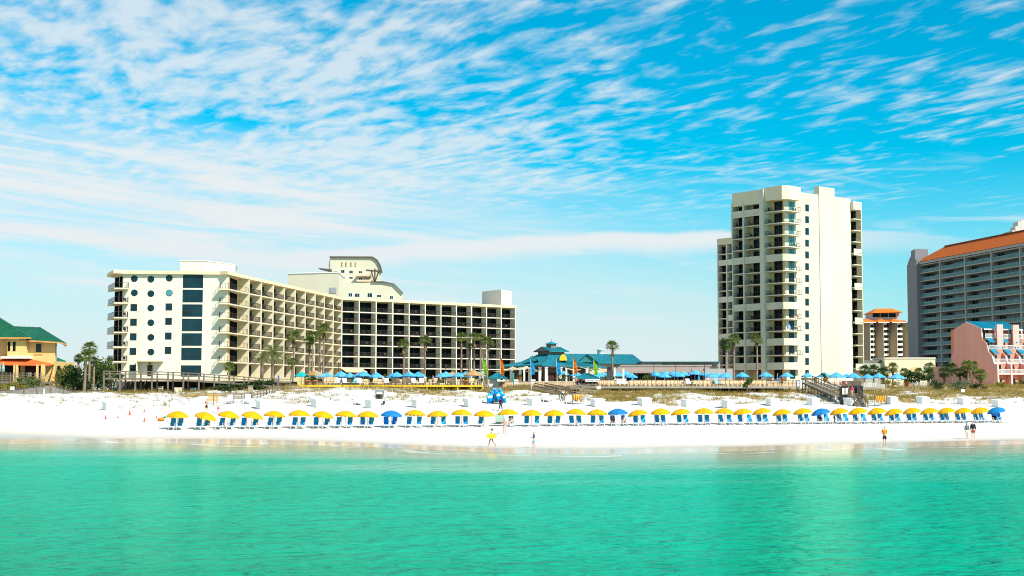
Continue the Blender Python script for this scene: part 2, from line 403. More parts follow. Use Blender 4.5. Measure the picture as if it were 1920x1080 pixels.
# ================================================================= sea
REFL = 0.44
def water_mat():
    m = bpy.data.materials.new('sea_water'); m.use_nodes = True; nt = m.node_tree; N = nt.nodes; L = nt.links; p = N['Principled BSDF']
    at = N.new('ShaderNodeAttribute'); at.attribute_name = 'depth'
    geo = N.new('ShaderNodeNewGeometry')
    mp = N.new('ShaderNodeMapping'); L.new(geo.outputs['Position'], mp.inputs['Vector']); mp.inputs['Scale'].default_value = (0.03, 0.09, 1)
    n0 = N.new('ShaderNodeTexNoise'); n0.inputs['Scale'].default_value = 1.0; n0.inputs['Detail'].default_value = 4; L.new(mp.outputs[0], n0.inputs['Vector'])
    ad = N.new('ShaderNodeMath'); ad.operation = 'MULTIPLY_ADD'; L.new(n0.outputs['Fac'], ad.inputs[0]); ad.inputs[1].default_value = 1.8
    a2 = N.new('ShaderNodeMath'); a2.operation = 'ADD'; L.new(at.outputs['Fac'], a2.inputs[0]); a2.inputs[1].default_value = -0.95
    L.new(a2.outputs[0], ad.inputs[2])
    rp = N.new('ShaderNodeValToRGB'); mr = N.new('ShaderNodeMapRange'); L.new(ad.outputs[0], mr.inputs['Value']); mr.inputs['From Min'].default_value = 0.0; mr.inputs['From Max'].default_value = 2.6
    L.new(mr.outputs[0], rp.inputs['Fac'])
    e = rp.color_ramp.elements; e[0].position = 0.0; e[0].color = (0.42, 0.50, 0.36, 1); e[1].position = 1.0; e[1].color = (0.0, 0.26, 0.12, 1)
    q = e.new(0.22); q.color = (0.10, 0.42, 0.27, 1); q = e.new(0.42); q.color = (0.0, 0.375, 0.21, 1); q = e.new(0.70); q.color = (0.0, 0.34, 0.18, 1)
    N.remove(p)
    p = N.new('ShaderNodeMixShader'); df = N.new('ShaderNodeBsdfDiffuse'); gl = N.new('ShaderNodeBsdfGlossy')
    L.new(rp.outputs[0], df.inputs['Color']); gl.inputs['Color'].default_value = (0.40, 1.0, 0.82, 1); gl.inputs['Roughness'].default_value = 0.20
    # ripples
    def nz(sx, sy, sc, det, dist=0.0):
        mm = N.new('ShaderNodeMapping'); L.new(geo.outputs['Position'], mm.inputs['Vector']); mm.inputs['Scale'].default_value = (sx, sy, 1)
        n = N.new('ShaderNodeTexNoise'); n.inputs['Scale'].default_value = sc; n.inputs['Detail'].default_value = det; n.inputs['Distortion'].default_value = dist
        L.new(mm.outputs[0], n.inputs['Vector']); return n.outputs['Fac']
    h1 = nz(0.55, 1.0, 2.2, 4, 0.6); h2 = nz(0.5, 1.0, 0.9, 3, 0.3)
    def bump(d1, d2):
        b1 = N.new('ShaderNodeBump'); b1.inputs['Strength'].default_value = 1.0; b1.inputs['Distance'].default_value = d1; L.new(h1, b1.inputs['Height'])
        b2 = N.new('ShaderNodeBump'); b2.inputs['Strength'].default_value = 1.0; b2.inputs['Distance'].default_value = d2; L.new(h2, b2.inputs['Height']); L.new(b1.outputs[0], b2.inputs['Normal']); return b2.outputs[0]
    L.new(bump(0.5, 0.72), df.inputs['Normal']); gn = bump(0.05, 0.09); L.new(gn, gl.inputs['Normal'])
    lw = N.new('ShaderNodeFresnel'); lw.inputs['IOR'].default_value = 1.33; L.new(gn, lw.inputs['Normal'])
    fr = N.new('ShaderNodeMapRange'); L.new(lw.outputs[0], fr.inputs['Value']); fr.inputs['From Min'].default_value = 0.02; fr.inputs['From Max'].default_value = 0.9; fr.inputs['To Min'].default_value = 0.02; fr.inputs['To Max'].default_value = REFL
    L.new(fr.outputs[0], p.inputs[0]); L.new(df.outputs[0], p.inputs[1]); L.new(gl.outputs[0], p.inputs[2])
    # shallow edge is clear; foam lines along the swash
    al = N.new('ShaderNodeMapRange'); al.interpolation_type = 'SMOOTHSTEP'; L.new(at.outputs['Fac'], al.inputs['Value']); al.inputs['From Min'].default_value = 0.0; al.inputs['From Max'].default_value = 0.75; al.inputs['To Min'].default_value = 0.06; al.inputs['To Max'].default_value = 1.0
    tr = N.new('ShaderNodeBsdfTransparent'); tr.inputs[0].default_value = (0.93, 0.98, 0.93, 1)
    ms = N.new('ShaderNodeMixShader'); L.new(al.outputs[0], ms.inputs[0]); L.new(tr.outputs[0], ms.inputs[1]); L.new(p.outputs[0], ms.inputs[2])
    fo = N.new('ShaderNodeBsdfDiffuse'); fo.inputs[0].default_value = (0.8, 0.82, 0.8, 1)
    fn = nz(0.5, 0.9, 0.9, 8, 1.0); fl = nz(0.10, 0.10, 1.0, 2)
    dd = N.new('ShaderNodeMath'); dd.operation = 'MULTIPLY_ADD'; L.new(fl, dd.inputs[0]); dd.inputs[1].default_value = 0.45; L.new(at.outputs['Fac'], dd.inputs[2])
    pk = N.new('ShaderNodeMath'); pk.operation = 'COMPARE'; L.new(dd.outputs[0], pk.inputs[0]); pk.inputs[1].default_value = 0.30; pk.inputs[2].default_value = 0.014
    ft = N.new('ShaderNodeMath'); ft.operation = 'GREATER_THAN'; L.new(fn, ft.inputs[0]); ft.inputs[1].default_value = 0.47
    fm = N.new('ShaderNodeMath'); fm.operation = 'MULTIPLY'; L.new(pk.outputs[0], fm.inputs[0]); L.new(ft.outputs[0], fm.inputs[1])
    f2 = N.new('ShaderNodeMath'); f2.operation = 'MULTIPLY'; L.new(fm.outputs[0], f2.inputs[0]); f2.inputs[1].default_value = 0.35
    m3 = N.new('ShaderNodeMixShader'); L.new(f2.outputs[0], m3.inputs[0]); L.new(ms.outputs[0], m3.inputs[1]); L.new(fo.outputs[0], m3.inputs[2])
    L.new(m3.outputs[0], N['Material Output'].inputs['Surface'])
    return m
def wave(x, y):
    if y > 170 or abs(x) > 300: return 0.0
    a = min(1.0, max(0.0, (shore(x) - y) / 12))
    return a * (0.010 * math.sin(y * 0.9 + 1.2 * mnoise.noise((x * 0.05, y * 0.05, 0)) * 3) * (0.6 + mnoise.noise((x * 0.06, y * 0.1, 2))) + 0.012 * mnoise.noise((x * 0.35, y * 0.6, 4.0)))
wxs = axis(-62, 62, 0.5, (-5000, 5000)); wys = axis(30, 150, 0.4, (-2500, 156), 1.4)
wa, wv = grid('sea', wxs, wys, wave, water_mat()); struct(wa)
vattr(wa, 'depth', [max(0.0, -gz(a, b)) for a, b, c in wv])
# ================================================================= building materials
CREAM = M('cream_stucco', (0.72, 0.62, 0.43), 0.85, 0.05, 0.25, 0.15, streak=True)
CREAM2 = M('pale_cream_stucco', (0.68, 0.635, 0.52), 0.85, 0.08, 0.25, 0.15, streak=True)
FASCIA = M('peach_fascia', (0.80, 0.62, 0.38), 0.8, 0.06, 0.4, 0.15)
OCHRE = M('ochre_wall', (0.68, 0.50, 0.24), 0.85, 0.07, 0.4, 0.15)
GLASS = M('dark_glass', (0.0025, 0.008, 0.010), 0.14, 0.5, 0.35, 0.10)
GLASS_T = M('teal_glass', (0.003, 0.028, 0.04), 0.1, 0.4, 0.35, 0.3)
GLASS_L = M('pale_teal_glass', (0.06, 0.25, 0.28), 0.1, 0.3, 0.5, 0.6)
FRAME = M('bronze_frame', (0.03, 0.028, 0.025), 0.5)
RAILM = M('dark_rail', (0.035, 0.024, 0.016), 0.5)
WHITE = M('white_paint', (0.80, 0.79, 0.75), 0.6, 0.04, 1.0)
ROOFG = M('flat_roof', (0.45, 0.42, 0.37), 0.9)
TEAL = M('teal_metal_roof', (0.012, 0.18, 0.225), 0.45, 0.18, 0.6, 0.4)
GREENR = M('green_metal_roof', (0.008, 0.115, 0.055), 0.5, 0.2, 0.6, 0.4)
ORANGE_T = M('orange_tile', (0.52, 0.115, 0.02), 0.85, 0.18, 1.2, 0.15)
GREYC = M('grey_concrete', (0.36, 0.36, 0.35), 0.85, 0.06, 0.2, 0.15, streak=True)
GREYD = M('slate_grey_wall', (0.22, 0.22, 0.235), 0.85, 0.05, 0.2, 0.15, streak=True)
WOOD = M('weathered_wood', (0.20, 0.165, 0.125), 0.9, 0.25, 1.5, 0.1)
WOODD = M('dark_wood', (0.135, 0.105, 0.08), 0.9, 0.3, 1.5, 0.1)
YELLOWP = M('yellow_timber', (0.75, 0.48, 0.03), 0.7, 0.12, 1.0, 0.2)
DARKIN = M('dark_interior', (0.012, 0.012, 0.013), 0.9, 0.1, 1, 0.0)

Z0, FH = 7.5, 2.75
def fl(k): return Z0 + FH * k

def ribs(mb, a, b, c, d, n, h=0.07, w=0.07):
    """raised seams on a roof plane a-b (eave) d-c (ridge)"""
    a, b, c, d = map(Vector, (a, b, c, d)); nn = (b - a).cross(d - a).normalized()
    if nn.z < 0: nn = -nn
    for i in range(1, n):
        t = i / n; mb.bar(a.lerp(b, t) + nn * h / 2, d.lerp(c, t) + nn * h / 2, w, h)
def roof_plane(mb, pts, th=0.18):
    pts = [Vector(p) for p in pts]; low = [p - Vector((0, 0, th)) for p in pts]; n = len(pts)
    b = len(mb.v); mb.v += [tuple(p) for p in pts + low]
    mb.f.append(tuple(range(b, b + n))); mb.mi.append(mb.m); mb.f.append(tuple(b + n + i for i in range(n - 1, -1, -1))); mb.mi.append(mb.m)
    for i in range(n):
        j = (i + 1) % n; mb.f.append((b + j, b + i, b + n + i, b + n + j)); mb.mi.append(mb.m)
def rail_mesh(L, h=1.05, n=9, name='railing', solid=False):
    mb = MB(); mb.box(0, L, -.045, .045, h - .09, h); mb.box(0, L, -.03, .03, 0.08, 0.15)
    for i in range(n + 1):
        x = L * i / n; w = .045 if i % 4 else .07
        mb.box(max(0, x - w / 2), min(L, x + w / 2), -.03, .03, 0, h - .06)
    o = mb.build(name, RAILM); me = o.data; bpy.data.objects.remove(o); return me
def fwin(fac, par, a0, a1, z0, z1, d=0.0, glass=None, nx=1, nz=1, name='window', frame=FRAME, fw=.07):
    f = MB(); fac.box(f, a0, a1, z0, z0 + fw, d - .03, d + .05); fac.box(f, a0, a1, z1 - fw, z1, d - .03, d + .05)
    fac.box(f, a0, a0 + fw, z0 + fw, z1 - fw, d - .03, d + .05); fac.box(f, a1 - fw, a1, z0 + fw, z1 - fw, d - .03, d + .05)
    for i in range(1, nx):
        a = a0 + (a1 - a0) * i / nx; fac.box(f, a - .035, a + .035, z0 + fw, z1 - fw, d - .02, d + .04)
    for i in range(1, nz):
        z = z0 + (z1 - z0) * i / nz; fac.box(f, a0 + fw, a1 - fw, z - .03, z + .03, d - .02, d + .035)
    w = f.build(name, frame, par)
    g = MB(); fac.box(g, a0 + fw * .5, a1 - fw * .5, z0 + fw * .5, z1 - fw * .5, d - .05, d + .015); g.build('pane', glass or GLASS_T, w)
    return w
def glassd(fac, par, a0, a1, z0, z1, d, name='glass_door', g=None, n=2):
    m = MB(); fac.box(m, a0, a1, z0, z1, d, d + .04); m.mat(1)
    for i in range(n + 1):
        a = a0 + (a1 - a0) * i / n; fac.box(m, max(a0, a - .04), min(a1, a + .04), z0 + .01, z1 - .01, d + .001, d + .07)
    return m.build(name, [g or GLASS, FRAME], par)

# small balcony chair used on many balconies
def chair_proto():
    r = thing('balcony_chair', 'dark chair on a hotel balcony', 'chair')
    m = MB(); m.box(-.27, .27, -.25, .25, .38, .44); 
    for sx in (-1, 1):
        for sy in (-1, 1): m.box(sx * .25 - .02, sx * .25 + .02, sy * .23 - .02, sy * .23 + .02, 0, .38)
        m.box(sx * .28 - .025, sx * .28 + .025, -.25, .25, .60, .64); m.box(sx * .28 - .02, sx * .28 + .02, -.24, -.2, .44, .60)
    m.hexa([(-.27, .22, .44), (.27, .22, .44), (.27, .27, .44), (-.27, .27, .44), (-.27, .34, .95), (.27, .34, .95), (.27, .39, .95), (-.27, .39, .95)])
    o = m.build('frame', M('chair_dark', (.03, .025, .022), .6), r); return r
CHAIR = Maker(chair_proto())
rc = random.Random(3)

# ================================================================= HOTEL, block with the portholes
A = W(229, 600, 268).xy; B = W(426, 600, 270).xy; C = W(640, 620, 347).xy; E = W(966, 620, 384).xy
FE = Fac(A, B); FB = Fac(B, C); FR = Fac(C, E)
T1 = .148 * FB.len; BW = (FB.len - T1) / 9
INS = 1.9
def hotel_block():
    r = thing('hotel', 'long cream hotel block with porthole windows in its windowed end wall', 'hotel', (B.x, B.y, 5.0))
    A2 = W(214, 600, 272.5).xy
    P1i = FB.at(T1, -INS); Ci = FB.at(FB.len, -INS); Cb = FB.at(FB.len, -11); Ab = A2 + Vector((1.5, 20))
    m = MB(); m.prism([A2, A, B, P1i, Ci, Cb, Ab], 4.6, fl(7)); m.build('wall', CREAM2, r)
    # roof slab with deep edge, overhanging the balconies
    m = MB(); R1 = W(201, 510, 275).xy; R2 = W(213, 510, 265.6).xy; R3 = W(427, 512, 268.4).xy
    m.prism([R1, R2, W(238, 510, 267.4).xy, W(412, 512, 269.3).xy, R3, FB.at(1, .25), FB.at(FB.len - .02, .25), Cb, Ab], fl(7), fl(7) + .62); ro = m.build('roof', FASCIA, r)
    m = MB(); q0, q1 = W(338, 500, 285).xy, W(381.5, 500, 285).xy
    m.prism([q0, q1, q1 + Vector((4.5, 9)), q0 + Vector((2.5, 9))], fl(7) + .62, zy(489, 285)); m.mat(1)
    m.prism([q0 - Vector((.15, .15)), q1 + Vector((.15, -.15)), q1 + Vector((4.65, 9.1)), q0 + Vector((2.4, 9.1))], zy(489, 285), zy(489, 285) + .12)
    m.build('penthouse', [CREAM2, WHITE], ro)
    m = MB(); p = W(444, 508, 276); m.tube([p, p + Vector((0, 0, .9))], .18, 8); m.build('vent', GREYC, ro)
    # portholes
    def port(px, py, rad=.63):
        a = FE.spx(px, zy(py, 269)); z = zy(py, FE.at(a).y)
        f = MB(); n = 20
        for k in range(n):
            t0, t1 = 2 * math.pi * k / n, 2 * math.pi * (k + 1) / n
            ring = lambda rr, t, dd: FE.at3(a + rr * math.cos(t), dd, z + rr * math.sin(t))
            f.face([ring(rad * .9, t0, .05), ring(rad, t0, .05), ring(rad, t1, .05), ring(rad * .9, t1, .05)])
            f.face([ring(rad, t0, .05), ring(rad, t0, -.05), ring(rad, t1, -.05), ring(rad, t1, .05)])
        w = f.build('window', FRAME, r)
        g = MB(); g.face([FE.at3(a + rad * .93 * math.cos(2 * math.pi * k / n), .02, z + rad * .93 * math.sin(2 * math.pi * k / n)) for k in range(n)])
        pale = (px > 310 and py > 530)
        g.build('pane', GLASS_L if pale else GLASS_T, w)
        if pale: w['label'] = 'porthole with pale curtain behind it'
    for px, ys in ((252, (522.5, 549)), (283, (523.5, 550.5, 577.5, 605, 632.5, 660)), (317.5, (521.5, 549.2))):
        for y in ys: port(px, y)
    def sq(px, y, w=12, h=13):
        z = zy(y, 269); a0, a1 = FE.spx(px - w / 2, z), FE.spx(px + w / 2, z); hh = h / 2 * 268 / F
        fwin(FE, r, a0, a1, z - hh, z + hh)
    for y in (577, 604.5, 631.7, 659): sq(251 - (y - 577) * .02, y)
    for y in (575.5, 602.5, 630, 657): sq(316.7 - (y - 577) * .02, y)
    sq(249.3, 690.5, 12.5, 13)
    # stair hall glazing
    for y0, y1 in ((515, 539.5), (543, 566.5), (570.5, 593.5), (597.5, 620.7), (624.7, 648), (652, 675), (685, 706)):
        z0, z1 = zy(y1, 269), zy(y0, 269); off = (y0 - 515) * .022
        fwin(FE, r, FE.spx(343 - off, z0), FE.spx(380.7 - off, z0), z0, z1, nx=3, nz=2, glass=GLASS_T)
    # entrance with its porch
    z0 = fl(0)
    a0, a1 = FE.spx(258, 9), FE.spx(307, 9)
    m = MB(); FE.box(m, a0, a1, zy(678, 268), zy(678, 268) + .25, 0, 1.9); FE.box(m, a0, a0 + .18, 6.5, zy(678, 268), 0, 1.9); m.build('porch', CREAM, r)
    m = MB(); FE.box(m, FE.spx(276.5, 9), FE.spx(286, 9), z0, zy(684.5, 269), 0, .08); d = m.build('door', M('dark_door', (.05, .02, .018), .6), r)
    m = MB(); p = FE.at3(FE.spx(285, 9), .12, z0 + 1.05); m.tube([p, p + Vector((0, 0, .25))], .03); m.build('handle', GREYC, d)
    m = MB(); FE.box(m, FE.spx(279, 9), FE.spx(283, 9), zy(681.5, 269) - .1, zy(681.5, 269) + .1, 0, .2); m.build('lamp', FRAME, r)
    # balconies at the west corner
    FW = Fac(A2, A)
    p1, p2, p3, p4 = W(200, 640, 275).xy, W(212.5, 640, 265.6).xy, W(239.5, 640, 266.3).xy, FE.at(FE.spx(239.5, 17), 0)
    for k in range(0, 7):
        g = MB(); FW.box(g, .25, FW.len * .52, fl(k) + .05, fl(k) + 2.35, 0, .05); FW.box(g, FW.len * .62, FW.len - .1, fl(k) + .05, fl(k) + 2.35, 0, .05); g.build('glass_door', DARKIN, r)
        if k == 0: continue
        s = MB(); s.prism([p1, p2, p3, p4, A + Vector((0, -.003)), A2], fl(k) - .24, fl(k)); b = s.build('balcony', CREAM, r)
        q = MB(); ins = Vector((.1, .12))
        for (u, v, n) in ((p1 + ins, p2 + ins, 12), (p2 + ins, p3 + Vector((-.1, .12)), 3), (p3 + Vector((-.1, .12)), p4 + Vector((-.1, -.02)), 5)):
            for h in (.12, 1.02): q.bar((u.x, u.y, fl(k) + h), (v.x, v.y, fl(k) + h), .05)
            for i in range(n + 1):
                w = u.lerp(v, i / n); q.box(w.x - .025, w.x + .025, w.y - .025, w.y + .025, fl(k), fl(k) + 1.0)
        q.build('railing', RAILM, b)
        if k < 6:
            cp = p2.lerp(p3, .6) + Vector((0, 1.0))
            CHAIR.put((cp.x, cp.y, fl(k)), rc.uniform(-.5, .5), f'dark chair on the {nth(k)} floor corner balcony beside the portholes', 'chairs on the hotel balconies')
    # seaward wing: slabs, party walls, doors, railings
    m = MB()
    Q0, Qc, Qe = W(409.5, 620, 268.1).xy, W(427.5, 620, 268.3).xy, FE.at(FE.spx(411.5, 17), 0)
    for k in range(1, 7):
        m.prism([Q0, Qc, FB.at(T1, .12), FB.at(T1, -INS + .01), B + FE.n * .004, Qe], fl(k) - .22, fl(k))
        FB.box(m, T1 + .01, FB.len, fl(k) - .22, fl(k), -INS + .01, .12)
    for i in range(10):
        a = T1 + BW * i; FB.box(m, a - .13, a + .13, 4.7, fl(7) - .01, -INS - .05, .2)
    m.build('balcony_frame', CREAM, r)
    m = MB(); fc = Fac(B, P1i); fc.box(m, .15, fc.len - .15, fl(0) - 2, fl(7) - .02, .003, .03)
    for i in range(9): FB.box(m, T1 + BW * i + .15, T1 + BW * (i + 1) - .15, 5, fl(7) - .02, -INS + .003, -INS + .03)
    m.build('back_wall', OCHRE, r)
    rm = rail_mesh(BW - .3, n=20); ang = FB.ang()
    for k in range(0, 7):
        a0, a1 = fc.spx(430, fl(k)), fc.spx(444, fl(k))
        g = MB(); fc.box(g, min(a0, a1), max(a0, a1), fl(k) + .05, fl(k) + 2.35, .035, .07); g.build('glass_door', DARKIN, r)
        if k:
            q = MB()
            for (u, v, n) in ((Qe + Vector((.1, -.05)), Q0 + Vector((.1, .1)), 5), (Q0 + Vector((.1, .1)), Qc + Vector((-.05, .1)), 3), (Qc + Vector((-.05, .1)), FB.at(T1 - .15, .02), 14)):
                for h in (.12, 1.02): q.bar((u.x, u.y, fl(k) + h), (v.x, v.y, fl(k) + h), .045)
                for i in range(n + 1):
                    w = u.lerp(v, i / n); q.box(w.x - .02, w.x + .02, w.y - .02, w.y + .02, fl(k), fl(k) + 1.0)
            q.build('railing', RAILM, r)
            cp = FB.at(T1 * .62, -.9); CHAIR.put((cp.x, cp.y, fl(k)), ang + .3, f'dark chair on the {nth(k)} floor wide corner balcony of the porthole block', 'chairs on the hotel balconies')
        for i in range(9):
            s = T1 + BW * i
            glassd(FB, r, s + BW - 2.2, s + BW - .2, fl(k) + .05, fl(k) + 2.3, -INS + .035, n=1)
            if k:
                p = FB.at3(s + .15, -.02, fl(k)); inst('railing', rm, r, p - r.location, ang)
                if rc.random() < .75:
                    cp = FB.at(s + BW * rc.uniform(.72, .85), -rc.uniform(.7, 1.1))
                    CHAIR.put((cp.x, cp.y, fl(k)), ang + rc.uniform(-.5, .5), f'dark chair on the {nth(k)} floor balcony in bay {ONES[i + 1]} from the porthole wall', 'chairs on the hotel balconies')
    return r
hotel_block()

def hotel_wing():
    r = thing('hotel_wing', 'angled hotel wing with dark glass behind a cream grid of balconies', 'hotel', (C.x, C.y, 5.0))
    n = 11; bw = FR.len / n; ang = FR.ang()
    m = MB(); m.prism([FR.at(.1, -INS), FR.at(FR.len, -INS), FR.at(FR.len, -13), FR.at(-4, -13), FR.at(-2, -3)], 4.6, fl(7)); m.build('wall', M('tan_stucco', (.55, .44, .26), .85, .06, .3, .15, streak=True), r)
    m = MB(); m.prism([FR.at(.05, .25), FR.at(FR.len + .25, .25), FR.at(FR.len + .25, -13), FR.at(-4, -13), FR.at(-1, -3)], fl(7), fl(7) + .66); ro = m.build('roof', FASCIA, r)
    m = MB(); q0, q1, q2 = W(904, 560, 397).xy, W(940, 560, 388).xy, W(960, 560, 396).xy
    m.prism([q0, q1, q2, q0 + q2 - q1], fl(7) + .6, zy(544.5, 392)); m.build('penthouse', M('greywhite_stucco', (.62, .60, .56), .85, .05, .3, .15), ro)
    m = MB()
    for k in range(1, 7): FR.box(m, .02, FR.len, fl(k) - .23, fl(k), -INS + .01, .1)
    for i in range(n + 1):
        a = min(FR.len - .12, bw * i); FR.box(m, a - .14, a + .14, 4.7, fl(7) - .01, -INS - .05, .2)
    m.build('balcony_frame', CREAM2, r)
    rm = rail_mesh(bw - .3, n=14)
    for k in range(7):
        for i in range(n):
            s = bw * i
            glassd(FR, r, s + .9, s + bw - .16, fl(k) + .03, fl(k) + 2.45, -INS + .01, n=2)
            if k:
                inst('railing', rm, r, FR.at3(s + .15, -.02, fl(k)) - r.location, ang)
                if rc.random() < .8:
                    cp = FR.at(s + bw * rc.uniform(.45, .75), -rc.uniform(.6, 1.1))
                    CHAIR.put((cp.x, cp.y, fl(k)), ang + rc.uniform(-.6, .6), f'dark chair on the {nth(k)} floor balcony, {nth(i + 1)} bay of the dark glass wing', 'chairs on the hotel balconies')
    # peach awning over the terrace door near the inner corner
    m = MB(); a, b = FR.at3(-.3, 2.6, zy(697, 345)), FR.at3(6, 2.6, zy(697, 345)); c, d = FR.at3(6, .2, zy(690, 347)), FR.at3(-.3, .2, zy(690, 347))
    roof_plane(m, [a, b, c, d], .15); m.build('awning', M('peach_canvas', (.72, .47, .30), .8), r)
    return r
hotel_wing()

# ================================================================= far hotel behind (curved roof) and the blank building before it
def far_hotel():
    Y = 560.0; fx = lambda px: X_(px, Y, 40)
    r = thing('far_hotel', 'tall pale hotel with curved roofline rising behind the seaside hotel', 'hotel', (fx(665), Y, 5))
    K = Y / F
    z = lambda y: zy(y, Y)
    prof = [(618.5, z(562)), (618.5, z(483)), (698, z(483.5)), (706, z(489)), (711, z(498)), (714.5, z(511)), (713, z(562))]
    m = MB()
    def slab(prof, y0, y1, mb):
        b = len(mb.v); n = len(prof)
        mb.v += [(fx(px), y0, zz) for px, zz in prof] + [(fx(px) * y1 / y0 - .6, y1, zz) for px, zz in prof]
        mb.f.append(tuple(b + i for i in range(n))); mb.mi.append(mb.m); mb.f.append(tuple(b + n + i for i in range(n - 1, -1, -1))); mb.mi.append(mb.m)
        for i in range(n):
            j = (i + 1) % n; mb.f.append((b + j, b + i, b + n + i, b + n + j)); mb.mi.append(mb.m)
    slab(prof, Y, Y + 25, m)
    slab([(637, z(580)), (637, z(533)), (720, z(531.5)), (740, z(536)), (757, z(553)), (757, z(580))], Y - 6, Y + 10, m)
    m.build('wall', M('ivory_stucco', (.62, .58, .44), .85, .04, .1, .15), r)
    m = MB()
    pts = [(617.5, 482), (698, 482.3), (706.5, 487.8), (712, 497), (716, 511.5)]
    for a, b in zip(pts, pts[1:]): m.bar((fx(a[0]), Y - .3, z(a[1])), (fx(b[0]), Y - .3, z(b[1])), .9, .5)
    m.build('roof', M('dark_bronze_roof', (.10, .08, .06), .6), r); m = MB()
    pts = [(700, 530.5), (722, 530.8), (741, 535), (758, 552)]
    for a, b in zip(pts, pts[1:]): m.bar((fx(a[0]), Y - 6.3, z(a[1])), (fx(b[0]), Y - 6.3, z(b[1])), .9, .4)
    m.build('roof', M('dark_bronze_roof', (.10, .08, .06), .6), r)
    m = MB(); m.hexa([(fx(599), Y - 4, z(505)), (fx(622), Y - 4, z(511)), (fx(622), Y + 2, z(511)), (fx(599), Y + 2, z(505)), (fx(599), Y - 4, z(504)), (fx(622), Y - 4, z(506)), (fx(622), Y + 2, z(506)), (fx(599), Y + 2, z(504))]); m.build('canopy', M('dark_bronze_roof', (.1, .08, .06)), r)
    ff = Fac((fx(600), Y), (fx(760), Y)); ff2 = Fac((fx(600), Y - 6), (fx(760), Y - 6))
    def win(f, px, y, w, h):
        a = f.spx(px, 45); zc = zy(y, f.p.y); fwin(f, r, a - w / 2 * K, a + w / 2 * K, zc - h / 2 * K, zc + h / 2 * K, nx=2, frame=WHITE, fw=.16)
    for px, y, w, h in ((629, 509.5, 6, 3.5), (642.5, 509, 8, 7), (658, 510, 8, 7), (676, 510.5, 8, 6), (645, 521, 4, 5), (658, 521, 8, 5), (676, 522.5, 8, 5), (645, 531, 3, 4)): win(ff, px, y, w, h)
    for px, y, w, h in ((657, 553, 8, 8), (670, 553.5, 10, 8), (693.5, 553.5, 10, 9), (711, 555, 9, 6), (734, 558, 7, 8)): win(ff2, px, y, w, h)
    for y0 in (519, 529):
        m = MB(); ff.box(m, ff.spx(670, 45), ff.spx(697, 45), z(y0), z(y0 - 3.5), 0, 3.0); m.build('balcony', M('salmon_trim', (.72, .50, .36), .8), r)
    for px in (641.5, 649.5, 658.5, 667):
        m = MB(); a = ff.spx(px, 50); ff.box(m, a - .2, a + .2, z(499), z(491), 0, .3); m.build('louver', M('ochre_trim', (.45, .33, .12)), r)
    m = MB()
    for a, b in (((697, 509), (704, 531)), ((711, 510), (704, 531)), ((704, 505), (704, 531))): m.bar((fx(a[0]), Y - 3.2, z(a[1])), (fx(b[0]), Y - 3.2, z(b[1])), .5)
    m.bar((fx(688), Y - 3.4, z(508)), (fx(714), Y - 3.4, z(510)), 1, .6)
    m.build('bracket', M('dark_bronze_roof', (.1, .08, .06)), r)
far_hotel()
def blank_building():
    Y = 440.0
    r = thing('blank_building', 'plain windowless beige building behind the porthole hotel', 'building', (X_(590, Y), Y, 5))
    a, b = W(540, 530, Y).xy, W(635, 530, Y - 4).xy; c = W(643, 530, Y + 14).xy
    zt = zy(513.5, Y)
    m = MB(); m.prism([a, b, c, a + c - b], 5, zt); m.build('wall', M('beige_panel', (.66, .60, .46), .85, .04, .15, .15, streak=True), r)
    m = MB(); m.prism([a + Vector((-.2, -.2)), b + Vector((.2, -.2)), c + Vector((.2, 0)), a + c - b], zt, zt + .3); m.build('roof', WHITE, r)
    f = Fac(a, b); m = MB(); z1 = zy(548, Y); f.box(m, f.spx(618, 35), f.spx(631, 35), z1 - .5, z1 + 1.2, 0, .15); m.build('vent_panel', M('grey_louver', (.35, .36, .38)), r)
blank_building()
